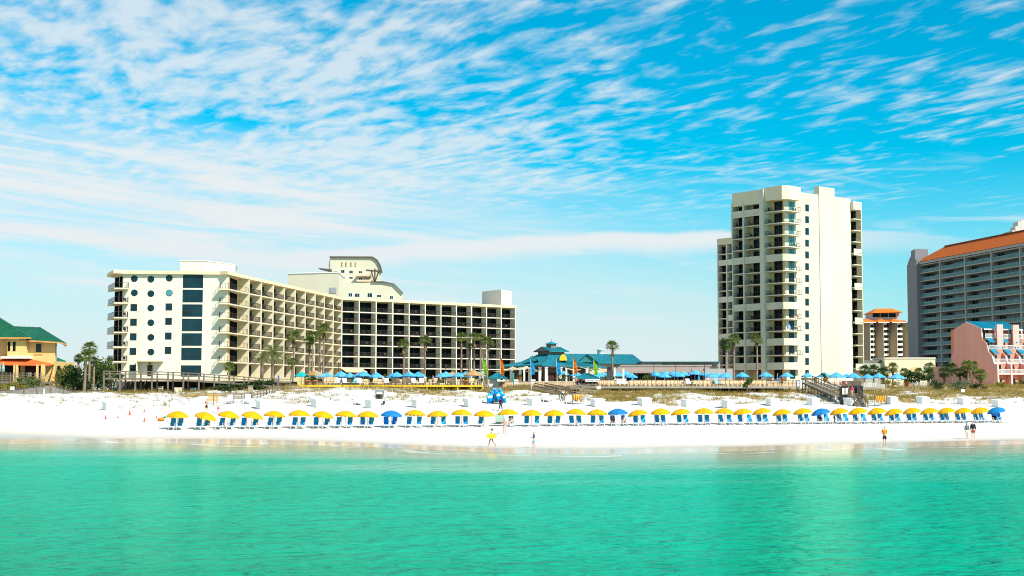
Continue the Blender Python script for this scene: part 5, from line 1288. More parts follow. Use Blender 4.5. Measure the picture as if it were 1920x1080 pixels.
# ================================================================= beach umbrellas and loungers
UY = M('yellow_canvas', (.88, .455, .002), .6, .04, 1.0, .25, transl=.30)
UB = M('blue_canvas', (.015, .22, .55), .6, .05, 1.0, .25, transl=.25)
UP = M('sky_blue_canvas', (.03, .36, .70), .6, .30, 1.2, .25, rgb2=(.16, .52, .82), transl=.2)
UT = M('turquoise_canvas', (.01, .45, .46), .6, .05, 1.0, .25, transl=.2)
UN = M('straw_canvas', (.52, .32, .14), .8, .15, 1.0, .1, transl=.2)
POLE = M('white_pole', (.75, .72, .66), .5)
SLING = M('blue_sling', (.012, .33, .85), .7, .06, 1.0, .2, transl=.15)
SLINGF = M('sunlit_blue_sling', (.25, .47, .70), .7, .05, 1.0, .2)  # leg rest cloth: sunlight on the flat sling put into a paler colour
LFRAME = M('white_wood', (.74, .70, .62), .6)
def beach_umbrella(mat, label):
    r = thing('beach_umbrella', label, 'umbrella')
    m = MB(); n = 16; R = 1.19
    prof = [(1.0, 0), (.86, .15), (.68, .29), (.47, .405), (.24, .48), (.03, .525)]
    def pt(rr, z, k): a = 2 * math.pi * k / n; s = 1 - (.035 if k % 2 else 0) * (rr ** 2); return (R * rr * s * math.cos(a), R * rr * s * math.sin(a), z - (.03 * rr if k % 2 else 0))
    for i in range(len(prof) - 1):
        for k in range(n): m.face([pt(*prof[i], k), pt(*prof[i], k + 1), pt(*prof[i + 1], k + 1), pt(*prof[i + 1], k)])
    for k in range(n):
        a, b = pt(1.0, 0, k), pt(1.0, 0, k + 1); md = ((a[0] + b[0]) / 2, (a[1] + b[1]) / 2); m.face([a, (a[0] * 1.005, a[1] * 1.005, a[2] - .10), (md[0], md[1], a[2] - .17), (b[0] * 1.005, b[1] * 1.005, b[2] - .10), b])
    c = m.build('canopy', mat, r, True); c.location = (0, 0, 1.42)
    m = MB(); m.tube([(0, 0, -.3), (0, 0, 1.97)], .028, 6); m.tube([(0, 0, 1.95), (0, 0, 2.04)], [.03, .015], 6); m.build('pole', POLE, r)
    m = MB()
    for k in range(8): a = math.pi * k / 4; m.bar((0, 0, 1.84), (R * .9 * math.cos(a), R * .9 * math.sin(a), 1.48), .014)
    m.build('ribs', POLE, r).name = 'rib_frame'
    return r
def lounger():
    r = thing('beach_lounger', 'blue sling lounger', 'lounger'); m = MB()
    for s in (-1, 1):
        x = s * .30
        m.bar((x, .42, .06), (x, -1.25, .06), .05, .06); m.bar((x, .10, .36), (x, -1.2, .28), .045, .05)
        m.bar((x, .10, .36), (x, .52, 1.06), .045, .05); m.bar((x, -1.2, .02), (x, -1.2, .28), .045); m.bar((x, .42, .06), (x, .02, .58), .045)
        m.bar((x * 1.08, .26, .62), (x * 1.08, -.42, .56), .075, .035); m.bar((x * 1.08, -.40, .06), (x * 1.08, -.40, .55), .045)
    m.bar((-.3, .52, 1.06), (.3, .52, 1.06), .05); m.bar((-.3, -1.2, .28), (.3, -1.2, .28), .05); m.build('frame', LFRAME, r)
    m = MB(); m.hexa([(-.27, .06, .36), (.27, .06, .36), (.27, .10, .34), (-.27, .10, .34), (-.27, .50, 1.08), (.27, .50, 1.08), (.27, .54, 1.06), (-.27, .54, 1.06)]); m.build('backrest', SLING, r)
    m = MB(); m.hexa([(-.27, -.46, .285), (.27, -.46, .285), (.27, .10, .32), (-.27, .10, .32), (-.27, -.46, .325), (.27, -.46, .325), (.27, .07, .37), (-.27, .07, .37)]); m.build('seat', SLING, r)
    m = MB(); m.hexa([(-.27, -1.19, .25), (.27, -1.19, .25), (.27, -.47, .285), (-.27, -.47, .285), (-.27, -1.19, .30), (.27, -1.19, .30), (.27, -.47, .327), (-.27, -.47, .327)]); m.build('leg_rest', SLINGF, r)
    return r
MY, MBL, ML = Maker(beach_umbrella(UY, '')), Maker(beach_umbrella(UB, '')), Maker(lounger())
def on_row(px, dt=0.0):
    k = (px - 960) / F; x = -30.0
    for _ in range(8): y = row(x) + dt; x = k * (y * cT + (1 - CH) * sT)
    return x, row(x) + dt
ROW = [(332.5, 'y', (324, 338)), (380, 'y', (373, 387.5)), (425, 'y', (415, 435)), (469, 'y', (457, 478)), (512.5, 'y', (506, 522)), (560, 'y', (552.5, 567.5)), (602.5, 'y', (592.5, 612.5)), (646.7, 'y', (634.7, 656)), (689, 'y', (680, 696)), (733, 'b', (724, 739)), (777.5, 'y', (767, 786)), (821, 'y', (811.7, 831.7)), (864.7, 'y', (858, 873)), (907.5, 'y', (901.5,)), (953, 'y', (959,)), (997, 'y', (987.5, 1007)), (1039.5, 'y', (1031, 1046)), (1079.5, 'y', (1071.7, 1086)), (1120, 'y', (1111.7, 1128)), (1159, 'b', (1149, 1170)), (1199.7, 'y', (1191.7, 1206)), (1239.5, 'y', (1232, 1244)), (1279, 'y', (1273.7, 1287)), (1320, 'y', (1313, 1326)), (1358, 'y', (1352, 1368)), (1395, 'y', (1388, 1406)), (1432, 'y', (1424, 1436)), (1469.7, 'y', (1461, 1473)), (1508, 'y', (1501.7, 1514)), (1543, 'b', (1537.5, 1551)), (1577.5, 'y', (1575, 1586.7)), (1611.7, 'y', (1605, 1620)), (1647.5, 'y', (1639.7, 1651.7)), (1680, 'y', (1672.5, 1684)), (1713, 'y', (1705, 1715)), (1746, 'y', (1736.7, 1747.5)), (1778, 'y', (1766.7, 1776)), (1809, 'y', (1796.7, 1807.5)), (1841, 'y', (1831, 1841.7)), (1872, 'b', (1865, 1873))]
TILT = {1: 10, 2: 7, 3: 6, 4: 5, 6: 4, 7: 4, 8: 0, 9: 2, 20: -7, 21: -3, 22: -4, 25: -6, 26: -8, 27: -7, 28: -7, 29: -10, 30: -8, 31: -8, 32: -7, 33: -8, 34: -5, 35: -6, 36: -7, 37: -5, 38: -6, 39: -8, 17: 2, 15: -2}
ru = random.Random(5); nblue = 0
BLUES = ['first blue beach umbrella from the west in the row of yellow ones', 'blue beach umbrella near the middle of the row, shading two people', 'blue beach umbrella below the wooden ramp, towards the east of the row', 'blue beach umbrella at the far east end of the row']
LOUNGE_POS = {}
for i, (px, c, ls) in enumerate(ROW):
    x, y = on_row(px); z = gz(x, y)
    if c == 'y': lab = f'yellow beach umbrella, {nth(i + 1)} from the west in the long row'
    else: lab = BLUES[nblue]; nblue += 1
    o = (MY if c == 'y' else MBL).put((x, y, z + ru.uniform(-.08, .08)), 0, lab, 'beach umbrellas in the long row')
    a = math.radians(TILT.get(i, 0) * 1.4 + ru.uniform(-2.5, 2.5))
    o.rotation_euler = (math.radians(ru.uniform(-3, 4)), a, ru.uniform(0, .7) * 0)
    for j, lp in enumerate(ls):
        lx, ly = on_row(lp, -.15); side = 'west' if j == 0 else 'east'
        pair = f'blue sling lounger, {side} one of the pair under the {nth(i + 1)} umbrella of the row' if len(ls) == 2 else f'single blue sling lounger under the {nth(i + 1)} umbrella of the row'
        LOUNGE_POS[(i, j)] = (lx, ly, gz(lx, ly))
        ML.put((lx, ly, gz(lx, ly) - .02), math.radians(ru.uniform(-7, 7)), pair, 'blue loungers in the long row', (.9, 1.05, 1.13))

# ================================================================= white beach boxes
def beach_box():
    r = thing('beach_box', '', 'storage box'); m = MB(); m.box(-.85, .85, -.55, .55, .05, .92); m.box(-.78, .78, -.48, .48, -.3, .05); m.build('body', WHITE, r)
    m = MB(); m.hexa([(-.92, -.62, .92), (.92, -.62, .92), (.92, .62, .92), (-.92, .62, .92), (-.92, -.62, .98), (.92, -.62, .98), (.92, .62, 1.16), (-.92, .62, 1.16)]); m.build('lid', WHITE, r)
    m = MB(); m.box(-.08, .08, -.60, -.56, .72, .84); m.build('hasp', GREYC, r); return r
MX = Maker(beach_box())
BX = [(207, 755, 'white storage box in front of the boardwalk posts, far west'), (494, 757, 'white storage box just east of the small wooden steps'), (597, 756, 'white storage box below the yellow deck corner'), (699, 758, 'white storage box west of the white buggy'), (786, 758, 'white storage box second east of the white buggy'), (884, 757, 'white storage box just west of the blue cushion cart'), (1001, 757, 'white storage box east of the blue cushion cart'), (1121, 757, 'white storage box beside the pile of orange floats'), (1209, 757, 'white storage box below the start of the east pool deck'), (1290, 760, 'white storage box below the middle of the east pool deck'), (1366, 762, 'white storage box below the row of tan deck chairs'), (1449, 761, 'white storage box below the furled umbrella on the deck'), (1525, 763, 'white storage box under the slope of the wooden ramp'), (1594, 764, 'white storage box at the foot of the wooden ramp'), (1672, 762, 'white storage box beside the rack of orange floats'), (1731, 761, 'white storage box east of the float rack'), (1808, 760, 'white storage box under the small post sign'), (1873, 760, 'white storage box at the far east end of the beach')]
for px, py, lab in BX:
    k = (px - 960) / F; best = None
    x, y = on_row(px, 27)
    MX.put((x, y, gz(x, y) - .03), math.radians(38 + ru.uniform(-8, 10)), lab, 'white storage boxes along the dune foot', (1, 1, 1.0))
# two white sun chairs / tents near the ramp foot
# ================================================================= decks, ramps, fences
def yellow_deck():
    Y = 232.0; zt = 5.72; x0, x1 = X_(561, Y, 6), X_(906, Y, 6)
    r = thing('timber_deck', 'long timber pool deck with bright yellow edge beam and posts', 'deck', (x0, Y, zt))
    m = MB(); m.box(x0, x1, Y + .12, Y + 24, zt - .18, zt); m.build('boards', WOOD, r)
    m = MB(); m.box(x0, x1, Y, Y + .12, zt - .30, zt + .02); m.build('edge_beam', YELLOWP, r)
    for px in (562.5, 590, 618, 642, 669, 696, 723, 750, 777, 801, 830, 858, 884, 905):
        m = MB(); x = X_(px, Y, 6); m.box(x - .16, x + .16, Y + .13, Y + .40, 3.4, zt - .19); m.build('post', YELLOWP, r)
    m = MB(); m.box(x0 - .02, x0 + .26, Y - .01, Y + .28, 3.4, zt + 1.05); m.build('post', YELLOWP, r)
    m = MB()
    for a, b in ((618, 566), (669, 625), (642, 600)): m.bar((X_(a, Y, 6), Y + .3, zt - .4), (X_(b, Y, 6), Y + .3, zt - 1.15), .14, .2)
    m.build('brace', YELLOWP, r)
    m = MB()
    for i in range(58): x = x0 + .3 + (x1 - x0 - .3) * i / 57; m.box(x - .025, x + .025, Y + .3, Y + .35, zt, zt + .62)
    m.box(x0, x1, Y + .29, Y + .36, zt + .60, zt + .66); m.build('rail', WOODD, r)
    return zt
ZD1 = yellow_deck()
def sign(px, py, w, h, Y, label, base=None, mat=None, lines=2, post=True, name='sign'):
    c = W(px, py, Y); r = thing(name, label, 'sign', (c.x, Y, base if base is not None else gz(c.x, Y))); k = Y / F
    m = MB(); m.box(c.x - w / 2 * k, c.x + w / 2 * k, Y - .03, Y, c.z - h / 2 * k, c.z + h / 2 * k); m.build('board', mat or WHITE, r)
    if post: m = MB(); m.box(c.x - .04, c.x + .04, Y + .005, Y + .07, r.location.z - .3, c.z + h / 2 * k); m.build('post', WOOD, r)
sign(635, 729.5, 8, 6, 231.5, 'small white sign hung under the yellow deck edge', base=5.0, post=True)
sign(23, 728, 8, 6, 202, 'small white sign in front of the grey west fence')
sign(1805.5, 732.5, 6, 5.5, 226, 'small white sign on a post on the east dunes')
def east_deck():
    Y = 238.0; zt = 5.50; x0, x1 = X_(1090, Y, 6), X_(1500, Y, 6)
    r = thing('pool_deck', 'grey timber deck edge below the row of tan deck chairs', 'deck', (x0, Y, zt))
    m = MB(); m.box(x0, x1, Y + .1, Y + 18, zt - .15, zt); m.build('boards', WOOD, r)
    m = MB(); m.box(x0, x1, Y, Y + .1, zt - .30, zt + .02); m.build('edge_beam', M('grey_timber', (.36, .33, .27), .9, .2, 1.5, .1), r)
    for i in range(26): m = MB(); x = x0 + .2 + (x1 - x0 - .4) * i / 25; m.box(x - .1, x + .1, Y + .6, Y + .85, 3.0, zt - .16); m.build('post', WOODD, r)
    m = MB()
    for i in range(60): x = x0 + (x1 - x0) * i / 59; m.box(x - .03, x + .03, Y + .15, Y + .2, zt, zt + 1.0)
    m.box(x0, x1, Y + .14, Y + .21, zt + .98, zt + 1.04); m.box(x0, x1, Y + .16, Y + .19, zt + .5, zt + .53); m.build('rail', WOODD, r)
    # raised terrace wall behind
    t = thing('terrace_wall', 'low peach terrace wall behind the pool deck chairs', 'wall', (x0, Y + 18, zt))
    m = MB(); m.box(X_(925, Y + 18, 6), X_(1510, Y + 18, 6), Y + 18.01, Y + 18.4, 5.0, 6.35); m.build('wall', M('peach_wall', (.70, .50, .30), .85, .08, .6, .1), t)
    m = MB(); m.box(X_(925, Y + 18, 6), X_(1510, Y + 18, 6), Y + 17.95, Y + 18.5, 6.353, 6.45); m.build('coping', CREAM, t)
    return zt
ZD2 = east_deck()
ter = MB(); ter.box(X_(920, 257, 6), X_(1660, 257, 6), 257, 286, 5.0, 5.95); struct(ter.build('terrace', ROOFG))
ter = MB(); ter.box(X_(555, 257, 6), X_(915, 257, 6), 256.2, 300, 5.0, 5.85); struct(ter.build('hotel_terrace', ROOFG))
def boardwalk():
    Y = 224.0; r = thing('boardwalk', 'raised weathered timber boardwalk on posts in front of the porthole wall', 'boardwalk', (X_(195, Y, 6.5), Y, 5))
    P = [(194, 708), (300, 709.5), (360, 712), (430, 717), (520, 724)]
    pts = [W(a, b, Y) for a, b in P]
    def zat(x):
        for a, b in zip(pts, pts[1:]):
            if a.x <= x <= b.x: t = (x - a.x) / (b.x - a.x); return a.z + (b.z - a.z) * t
        return pts[-1].z
    m = MB()
    for a, b in zip(pts, pts[1:]):
        m.hexa([(a.x, Y, a.z - .28), (b.x, Y, b.z - .28), (b.x, Y + 2.2, b.z - .28), (a.x, Y + 2.2, a.z - .28), (a.x, Y, a.z), (b.x, Y, b.z), (b.x, Y + 2.2, b.z), (a.x, Y + 2.2, a.z)])
    m.build('deck', WOOD, r)
    for i, px in enumerate((195, 225, 254, 285, 315, 344, 373, 402, 430, 458, 486, 513)):
        for yy in (Y - .02, Y + 2.1):
            x = X_(px, Y, 6.5) + (0 if yy < Y + 1 else .3); z = zat(min(x, pts[-1].x - .01)); m = MB(); m.box(x - .11, x + .11, yy - .13, yy + .09, max(3.3, gz(x, yy) - .6), z + 1.02); m.build('post', WOOD, r)
    for yy in (Y - .15, Y + 2.2):
        m = MB()
        for a, b in zip(pts, pts[1:]):
            for h in (1.02, .62): m.bar((a.x, yy, a.z + h), (b.x, yy, b.z + h), .06, .14)
        m.build('rail', WOOD, r)
    m = MB(); a = pts[0]
    for h in (1.02, .62): m.bar((a.x, Y - .15, a.z + h), (a.x, Y + 2.2, a.z + h), .06, .14)
    m.build('rail', WOOD, r)
    m = MB()
    for x0 in (200, 215, 235, 262): x = X_(x0, Y + 3, 6); m.bar((x, Y + 3, 4.3), (x + 1.1, Y + 3, 6.5), .12)
    m.build('brace', WOODD, r)
boardwalk()
# slab behind the boardwalk; dark block below it paints in the undercroft shade
ter = MB(); ter.box(X_(212, 232, 6), X_(520, 232, 6), 232, 262.5, 6.35, 6.75); ter.mat(1); ter.box(X_(212, 240, 6), X_(520, 240, 6), 242, 262.4, 4, 6.345); struct(ter.build('hotel_forecourt', [M('forecourt_buff', (.62, .52, .34), .9), M('undercroft_shade', (.10, .09, .08), .9)]))
def crate(px, py, w, h, Y, label, mat):
    c = W(px, py, Y); k = Y / F; r = thing('storage_locker', label, 'locker', (c.x, Y, c.z - h / 2 * k)); m = MB(); m.box(c.x - w / 2 * k, c.x + w / 2 * k, Y, Y + .8, c.z - h / 2 * k - .2, c.z + h / 2 * k); m.build('body', mat, r)
    m = MB(); m.box(c.x - w / 2 * k - .05, c.x + w / 2 * k + .05, Y - .05, Y + .85, c.z + h / 2 * k, c.z + h / 2 * k + .06); m.build('lid', mat, r)
crate(210.5, 732, 10, 9, 226.5, 'grey timber locker under the west end of the boardwalk', M('grey_timber', (.36, .33, .27)))
crate(299, 730, 9, 10, 228, 'tan locker under the boardwalk below the round windows', M('tan_box', (.6, .5, .33)))
crate(333, 731, 12, 8, 229, 'long cream locker under the boardwalk below the stair windows', M('cream_box', (.7, .62, .45)))
crate(361, 731, 9, 6, 227, 'small white locker under the boardwalk', WHITE)
def plank_fence(pts, Y, label, mat, hgt_to=None, name='fence', gap=.02, w=.16):
    ps = [W(a, b, Y) for a, b in pts]; r = thing(name, label, 'fence', (ps[0].x, Y, ps[0].z - 1)); m = MB(); x = ps[0].x
    def zat(x):
        for a, b in zip(ps, ps[1:]):
            if a.x <= x <= b.x: return a.z + (b.z - a.z) * (x - a.x) / (b.x - a.x)
        return ps[-1].z
    while x < ps[-1].x: zz = zat(x + w / 2); m.box(x, x + w, Y, Y + .03, gz(x, Y) - .4, zz + random.uniform(-.03, .03)); x += w + gap
    m.build('planks', mat, r).name = 'plank_panel'
    m = MB()
    for a, b in zip(ps, ps[1:]): m.bar((a.x, Y + .06, a.z - .15), (b.x, Y + .06, b.z - .15), .05, .1); m.bar((a.x, Y - .02, a.z + .02), (b.x, Y - .02, b.z + .02), .12, .05)
    m.build('rail', WOODD, r)
    i = 0; x = ps[0].x
    while x < ps[-1].x: m = MB(); m.box(x - .06, x + .06, Y - .08, Y - .005, gz(x, Y) - .4, zat(x) + .06); m.build('post', WOOD, r); x += 1.9
plank_fence([(-30, 735), (0, 732), (40, 729), (70, 725), (97, 721.5), (110, 727), (140, 734)], 203, 'grey weathered plank fence rising to a peak below the yellow house', M('grey_plank', (.25, .22, .19), .9, .2, 2, .1))
plank_fence([(145, 733), (193, 733)], 214, 'short white picket fence between the shrubs and the boardwalk', WHITE, gap=.14, w=.10)
sign(83, 734, 2.6, 10, 200, 'white marker post in front of the grey plank fence', post=False, name='marker_post')
def timber_rail(pts, label, depth=0, name='sand_fence', step=1.5, h=.8, mat=WOOD):
    r = thing(name, label, 'railing', pts[0]); m = MB()
    for a, b in zip(pts, pts[1:]):
        a, b = Vector(a), Vector(b)
        for hh in (h, h * .5): m.bar(a + Vector((0, 0, hh)), b + Vector((0, 0, hh)), .06, .12)
    m.build('rail', mat, r)
    for a, b in zip(pts, pts[1:]):
        a, b = Vector(a), Vector(b); n = max(1, int((b - a).length / step))
        for i in range(n + 1): p = a.lerp(b, i / n); m = MB(); m.box(p.x - .06, p.x + .06, p.y - .06, p.y + .06, p.z - .8, p.z + h + .05); m.build('post', mat, r)
def PW(px, py, Y): return tuple(W(px, py, Y))
timber_rail([PW(435, 750, 196), PW(470, 747, 200), PW(500, 741, 208), PW(545, 733, 222)], 'low weathered timber rail crossing the sand mound to the yellow deck')
timber_rail([PW(437, 754, 191), PW(458, 753, 192)], 'short timber step rail at the foot of the sand mound', step=1.0, h=1.0)
timber_rail([PW(545, 724, 228), PW(522, 724, 226)], 'timber rail joining the boardwalk to the yellow deck', h=1.1)
def pillar(px, y0, y1, Y, w, label, mat, name='post'):
    k = Y / F; a, b = W(px, y0, Y), W(px, y1, Y); r = thing(name, label, 'post', b); m = MB(); m.box(a.x - w / 2, a.x + w / 2, Y, Y + w, b.z - .4, a.z); m.build('shaft', mat, r); m = MB(); m.box(a.x - w * .6, a.x + w * .6, Y - w * .1, Y + w * 1.1, a.z, a.z + .08); m.build('cap', mat, r)
pillar(469, 724, 745, 202, .6, 'squat tan timber pillar on the sand mound', M('tan_timber', (.38, .30, .18)), 'timber_pillar')

# centre ramps
def ramp(name, label, a, b, w, rail_mat, solid=False, rails=True):
    a, b = Vector(a), Vector(b); d = (b - a); d.z = 0; d.normalize(); s = Vector((-d.y, d.x, 0)) * w / 2
    r = thing(name, label, 'ramp', tuple(a)); dn = Vector((0, 0, .25))
    m = MB(); m.hexa([a - s - dn, b - s - dn, b + s - dn, a + s - dn, a - s, b - s, b + s, a + s]); m.build('deck', WOOD, r)
    for sg in (-1, 1):
        n = max(2, int((b - a).length / 2.4))
        for i in range(n + 1):
            p = a.lerp(b, i / n) + s * sg; m = MB(); m.box(p.x - .05, p.x + .05, p.y - .05, p.y + .05, min(p.z - .3, gz(p.x, p.y) - .3), p.z + 1.05); m.build('post', rail_mat, r)
        m = MB()
        for h in ((1.0, .55) if not solid else (1.0, .8, .6, .4, .2)): m.bar(a + s * sg + Vector((0, 0, h)), b + s * sg + Vector((0, 0, h)), .05, .13 if not solid else .17)
        m.build('rail', rail_mat, r)
    return r
ramp('beach_ramp', 'dark timber ramp from the pavilion deck down to the beach, its seaward flight', PW(1052, 737, 222), PW(1070, 757, 204), 1.8, WOODD)
ramp('beach_ramp', 'upper timber ramp beside the blue feather flags', PW(1012, 730, 234), PW(1050, 738, 222), 1.8, WOOD)
ramp('beach_ramp', 'timber ramp landing in front of the east kiosk', PW(1075, 735, 226), PW(1112, 733, 228), 1.8, WOOD)
def center_deck():
    Y = 236.0; r = thing('kiosk_deck', 'weathered deck under the two teal kiosks', 'deck', (X_(900, Y, 6), Y, 5.2)); m = MB(); m.box(X_(907, Y, 6), X_(1088, Y, 6), Y, Y + 20, 5.0, 5.45); m.build('boards', WOOD, r)
    for px in range(912, 1088, 16): m = MB(); x = X_(px, Y, 6); m.box(x - .1, x + .1, Y + .1, Y + .35, 3.2, 4.99); m.build('post', WOODD, r)
    m = MB()
    for i in range(50): x = X_(912, Y, 6) + i * .3; m.box(x - .02, x + .02, Y + .1, Y + .14, 5.45, 6.3)
    m.box(X_(912, Y, 6), X_(1005, Y, 6), Y + .09, Y + .15, 6.3, 6.36); m.build('rail', WOODD, r)
center_deck()
# long ramp with stairs in the east
def east_ramp():
    rr = ramp('beach_ramp', 'long sloping timber ramp with dark skirt leading down from the tower terrace', PW(1514, 717, 240), PW(1574, 742, 215), 1.7, WOOD)
    a, b = Vector(PW(1514, 718, 239.2)), Vector(PW(1574, 743, 214.2)); m = MB(); m.hexa([a + Vector((-.1, -1.3, -.7)), b + Vector((-.1, -1.3, -.75)), b + Vector((0, -1.2, -.75)), a + Vector((0, -1.2, -.7)), a + Vector((-.1, -1.3, -.2)), b + Vector((-.1, -1.3, -.2)), b + Vector((0, -1.2, -.2)), a + Vector((0, -1.2, -.2))]); m.build('skirt', WOODD, rr)
    r = thing('beach_stairs', 'timber stairs at the foot of the long ramp, with dark side panels', 'stairs', PW(1600, 752, 205)); top = Vector(PW(1590, 737, 213)); m = MB()
    zt = top.z; zb = gz(X_(1604, 203, 3), 203)
    zb = gz(top.x + .8, 207) - .05
    for i in range(10): z = zt + (zb - zt) * i / 9; m.box(top.x - .1, top.x + 1.4, 213 - i * .6 - .62, 213 - i * .6, z - .25, z)
    m.build('steps', WOOD, r).name = 'step_flight'
    m = MB(); x0 = top.x - 1.6; m.box(x0, x0 + 1.2, 211.5, 211.7, zb + .3, zt + 1.0); m.build('side_panel', M('black_panel', (.02, .02, .022), .7), r); m = MB(); m.box(x0 + 1.9, x0 + 3.9, 213.2, 213.4, zb + .5, zt + 1.1); m.build('side_panel', M('black_panel', (.02, .02, .022), .7), r)
    for sx in (-.15, 1.45):
        m = MB()
        for h in (.95, .55): m.bar((top.x + sx, 213, zt + h), (top.x + sx, 207, zb + h), .06, .12)
        for i in range(5): z = zt + (zb - zt) * i / 4; y = 213 - 6 * i / 4; m.box(top.x + sx - .06, top.x + sx + .06, y - .06, y + .06, z - .4, z + 1.0)
        m.build('rail', WOODD, r)
    m = MB()
    for dx in (-1.25, -.75): m.box(top.x + dx, top.x + dx + .36, 211.40, 211.46, zt - .2, zt + .75)
    m.build('notice', M('cream_board', (.7, .66, .52)), r)
east_ramp()
sign(1568, 746.5, 4.5, 6, 212, 'small white notice at the lower end of the long ramp')
def east_terrace():
    Y = 246.0; r = thing('east_terrace', 'small grey terrace with rail and bench wall east of the wooden ramp', 'terrace', (X_(1580, Y, 6), Y, 5.3)); m = MB(); m.box(X_(1545, Y, 6), X_(1643, Y, 6), Y, Y + 14, 4.9, 5.42); m.build('slab', M('grey_timber', (.36, .33, .27)), r)
    m = MB(); m.box(X_(1580, Y + 6, 6), X_(1615, Y + 6, 6), Y + 6, Y + 6.6, 5.42, 6.5); m.build('bench_wall', WOODD, r)
    m = MB(); m.box(X_(1618, Y + 1, 6), X_(1643, Y + 1, 6), Y + 1, Y + 1.15, 5.42, 6.2); m.build('low_wall', M('greycream', (.6, .57, .48)), r)
    m = MB()
    for i in range(24): x = X_(1545, Y, 6) + i * .38; m.box(x - .02, x + .02, Y + .1, Y + .14, 5.42, 6.3)
    m.build('rail', WOODD, r)
    r = thing('picket_fence', 'thin pale picket fence by the orange pot on the east dunes', 'fence', (X_(1690, 262, 6), 262, 5)); m = MB()
    for i in range(28): x = X_(1686, 262, 6) + i * .27; m.box(x - .03, x + .03, 262, 262.05, 4.9, 6.35 + .1 * (i % 3 == 0))
    m.box(X_(1686, 262, 6), X_(1764, 262, 6), 262.05, 262.1, 6.0, 6.08); m.build('pickets', M('grey_picket', (.42, .40, .36)), r).name = 'picket_panel'
east_terrace()
crate(1501, 720, 13, 12, 241, 'white cabinet standing by the top of the wooden ramp', M('white_cabinet', (.72, .73, .73)))
pillar(1529.5, 707, 723, 238, .4, 'dark square post beside the top of the wooden ramp', WOODD, 'gate_post')
def pergola():
    Y = 247; r = thing('pergola', 'little dark pergola roof over the top of the wooden ramp', 'pergola', (X_(1520, Y, 6), Y, 5.5)); m = MB(); m.box(X_(1505, Y, 7), X_(1534, Y, 7), Y - 1, Y + 1.5, zy(711.5, Y), zy(709, Y)); m.build('roof', M('olive_thatch', (.16, .13, .05), .9, .3), r)
    for px in (1511, 1530): m = MB(); x = X_(px, Y, 7); m.box(x - .1, x + .1, Y, Y + .2, 5, zy(711.6, Y)); m.build('post', WOODD, r)
pergola()

# ================================================================= kiosks, flags, lamps, planters
def kiosk(px, Y, w, label, closed):
    c = W(px, 709, Y); k = Y / F; r = thing('kiosk', label, 'kiosk', (c.x, Y, 5.4)); ze = zy(709.5, Y); zt = zy(700, Y); hw = w / 2 * k; m = MB()
    es = [Vector((c.x - hw, Y - .5, ze)), Vector((c.x + hw, Y - .5, ze)), Vector((c.x + hw, Y + hw * 1.6, ze)), Vector((c.x - hw, Y + hw * 1.6, ze))]; my = Y + hw * .6
    t0, t1 = Vector((c.x - hw * .18, my, zt)), Vector((c.x + hw * .18, my, zt))
    roof_plane(m, [es[0], es[1], t1, t0], .1); ribs(m, es[0], es[1], t1, t0, 12); roof_plane(m, [es[1], es[2], t1], .1); roof_plane(m, [es[3], es[0], t0], .1); roof_plane(m, [es[2], es[3], t0, t1], .1); m.build('roof', TEAL, r)
    zb = 5.2
    if closed:
        m = MB(); m.box(c.x - hw * .75, c.x + hw * .1, Y + .1, Y + hw * 1.2, zb, ze - .05); m.mat(1); m.box(c.x + hw * .1, c.x + hw * .85, Y + .5, Y + hw * 1.2, zb, ze - .6); m.build('wall', [M('pale_grey_wall', (.72, .71, .66)), OCHRE], r)
        m = MB(); m.box(c.x + hw * .3, c.x + hw * .55, Y + .42, Y + .49, zb, ze - .8); m.build('counter_front', M('dark_brown', (.08, .05, .03)), r)
    else:
        for sx in (-.72, .72):
            for yy in (Y + .2, Y + hw * 1.3): m = MB(); m.box(c.x + sx * hw - .07, c.x + sx * hw + .07, yy - .07, yy + .07, zb, ze - .05); m.build('post', WOODD, r)
        m = MB(); m.box(c.x - hw * .8, c.x + hw * .8, Y + .1, Y + .3, zb, zb + .85); m.build('counter', WOOD, r)
        m = MB(); m.box(c.x - hw * .7, c.x + hw * .7, Y + hw * 1.2, Y + hw * 1.25, zb, ze - .3); m.build('back_wall', M('brown_dark', (.1, .075, .055)), r)
    m = MB(); aw = .42 if closed else .62; a0 = c.x + (0 if closed else -hw * .15); roof_plane(m, [(a0, Y - 1.5, ze - .55), (a0 + hw * aw * 1.6, Y - 1.5, ze - .55), (a0 + hw * aw * 1.6, Y - .3, ze - .06), (a0, Y - .3, ze - .06)], .05); m.build('awning', M('offwhite_canvas', (.75, .72, .65), .8, .05, 1, .1, transl=.2), r)
kiosk(932.5, 238, 40, 'small closed kiosk with teal seamed roof and pale walls, west of the flags', True)
kiosk(1101, 240, 54, 'open kiosk bar with teal seamed roof and white awning, east of the flags', False)
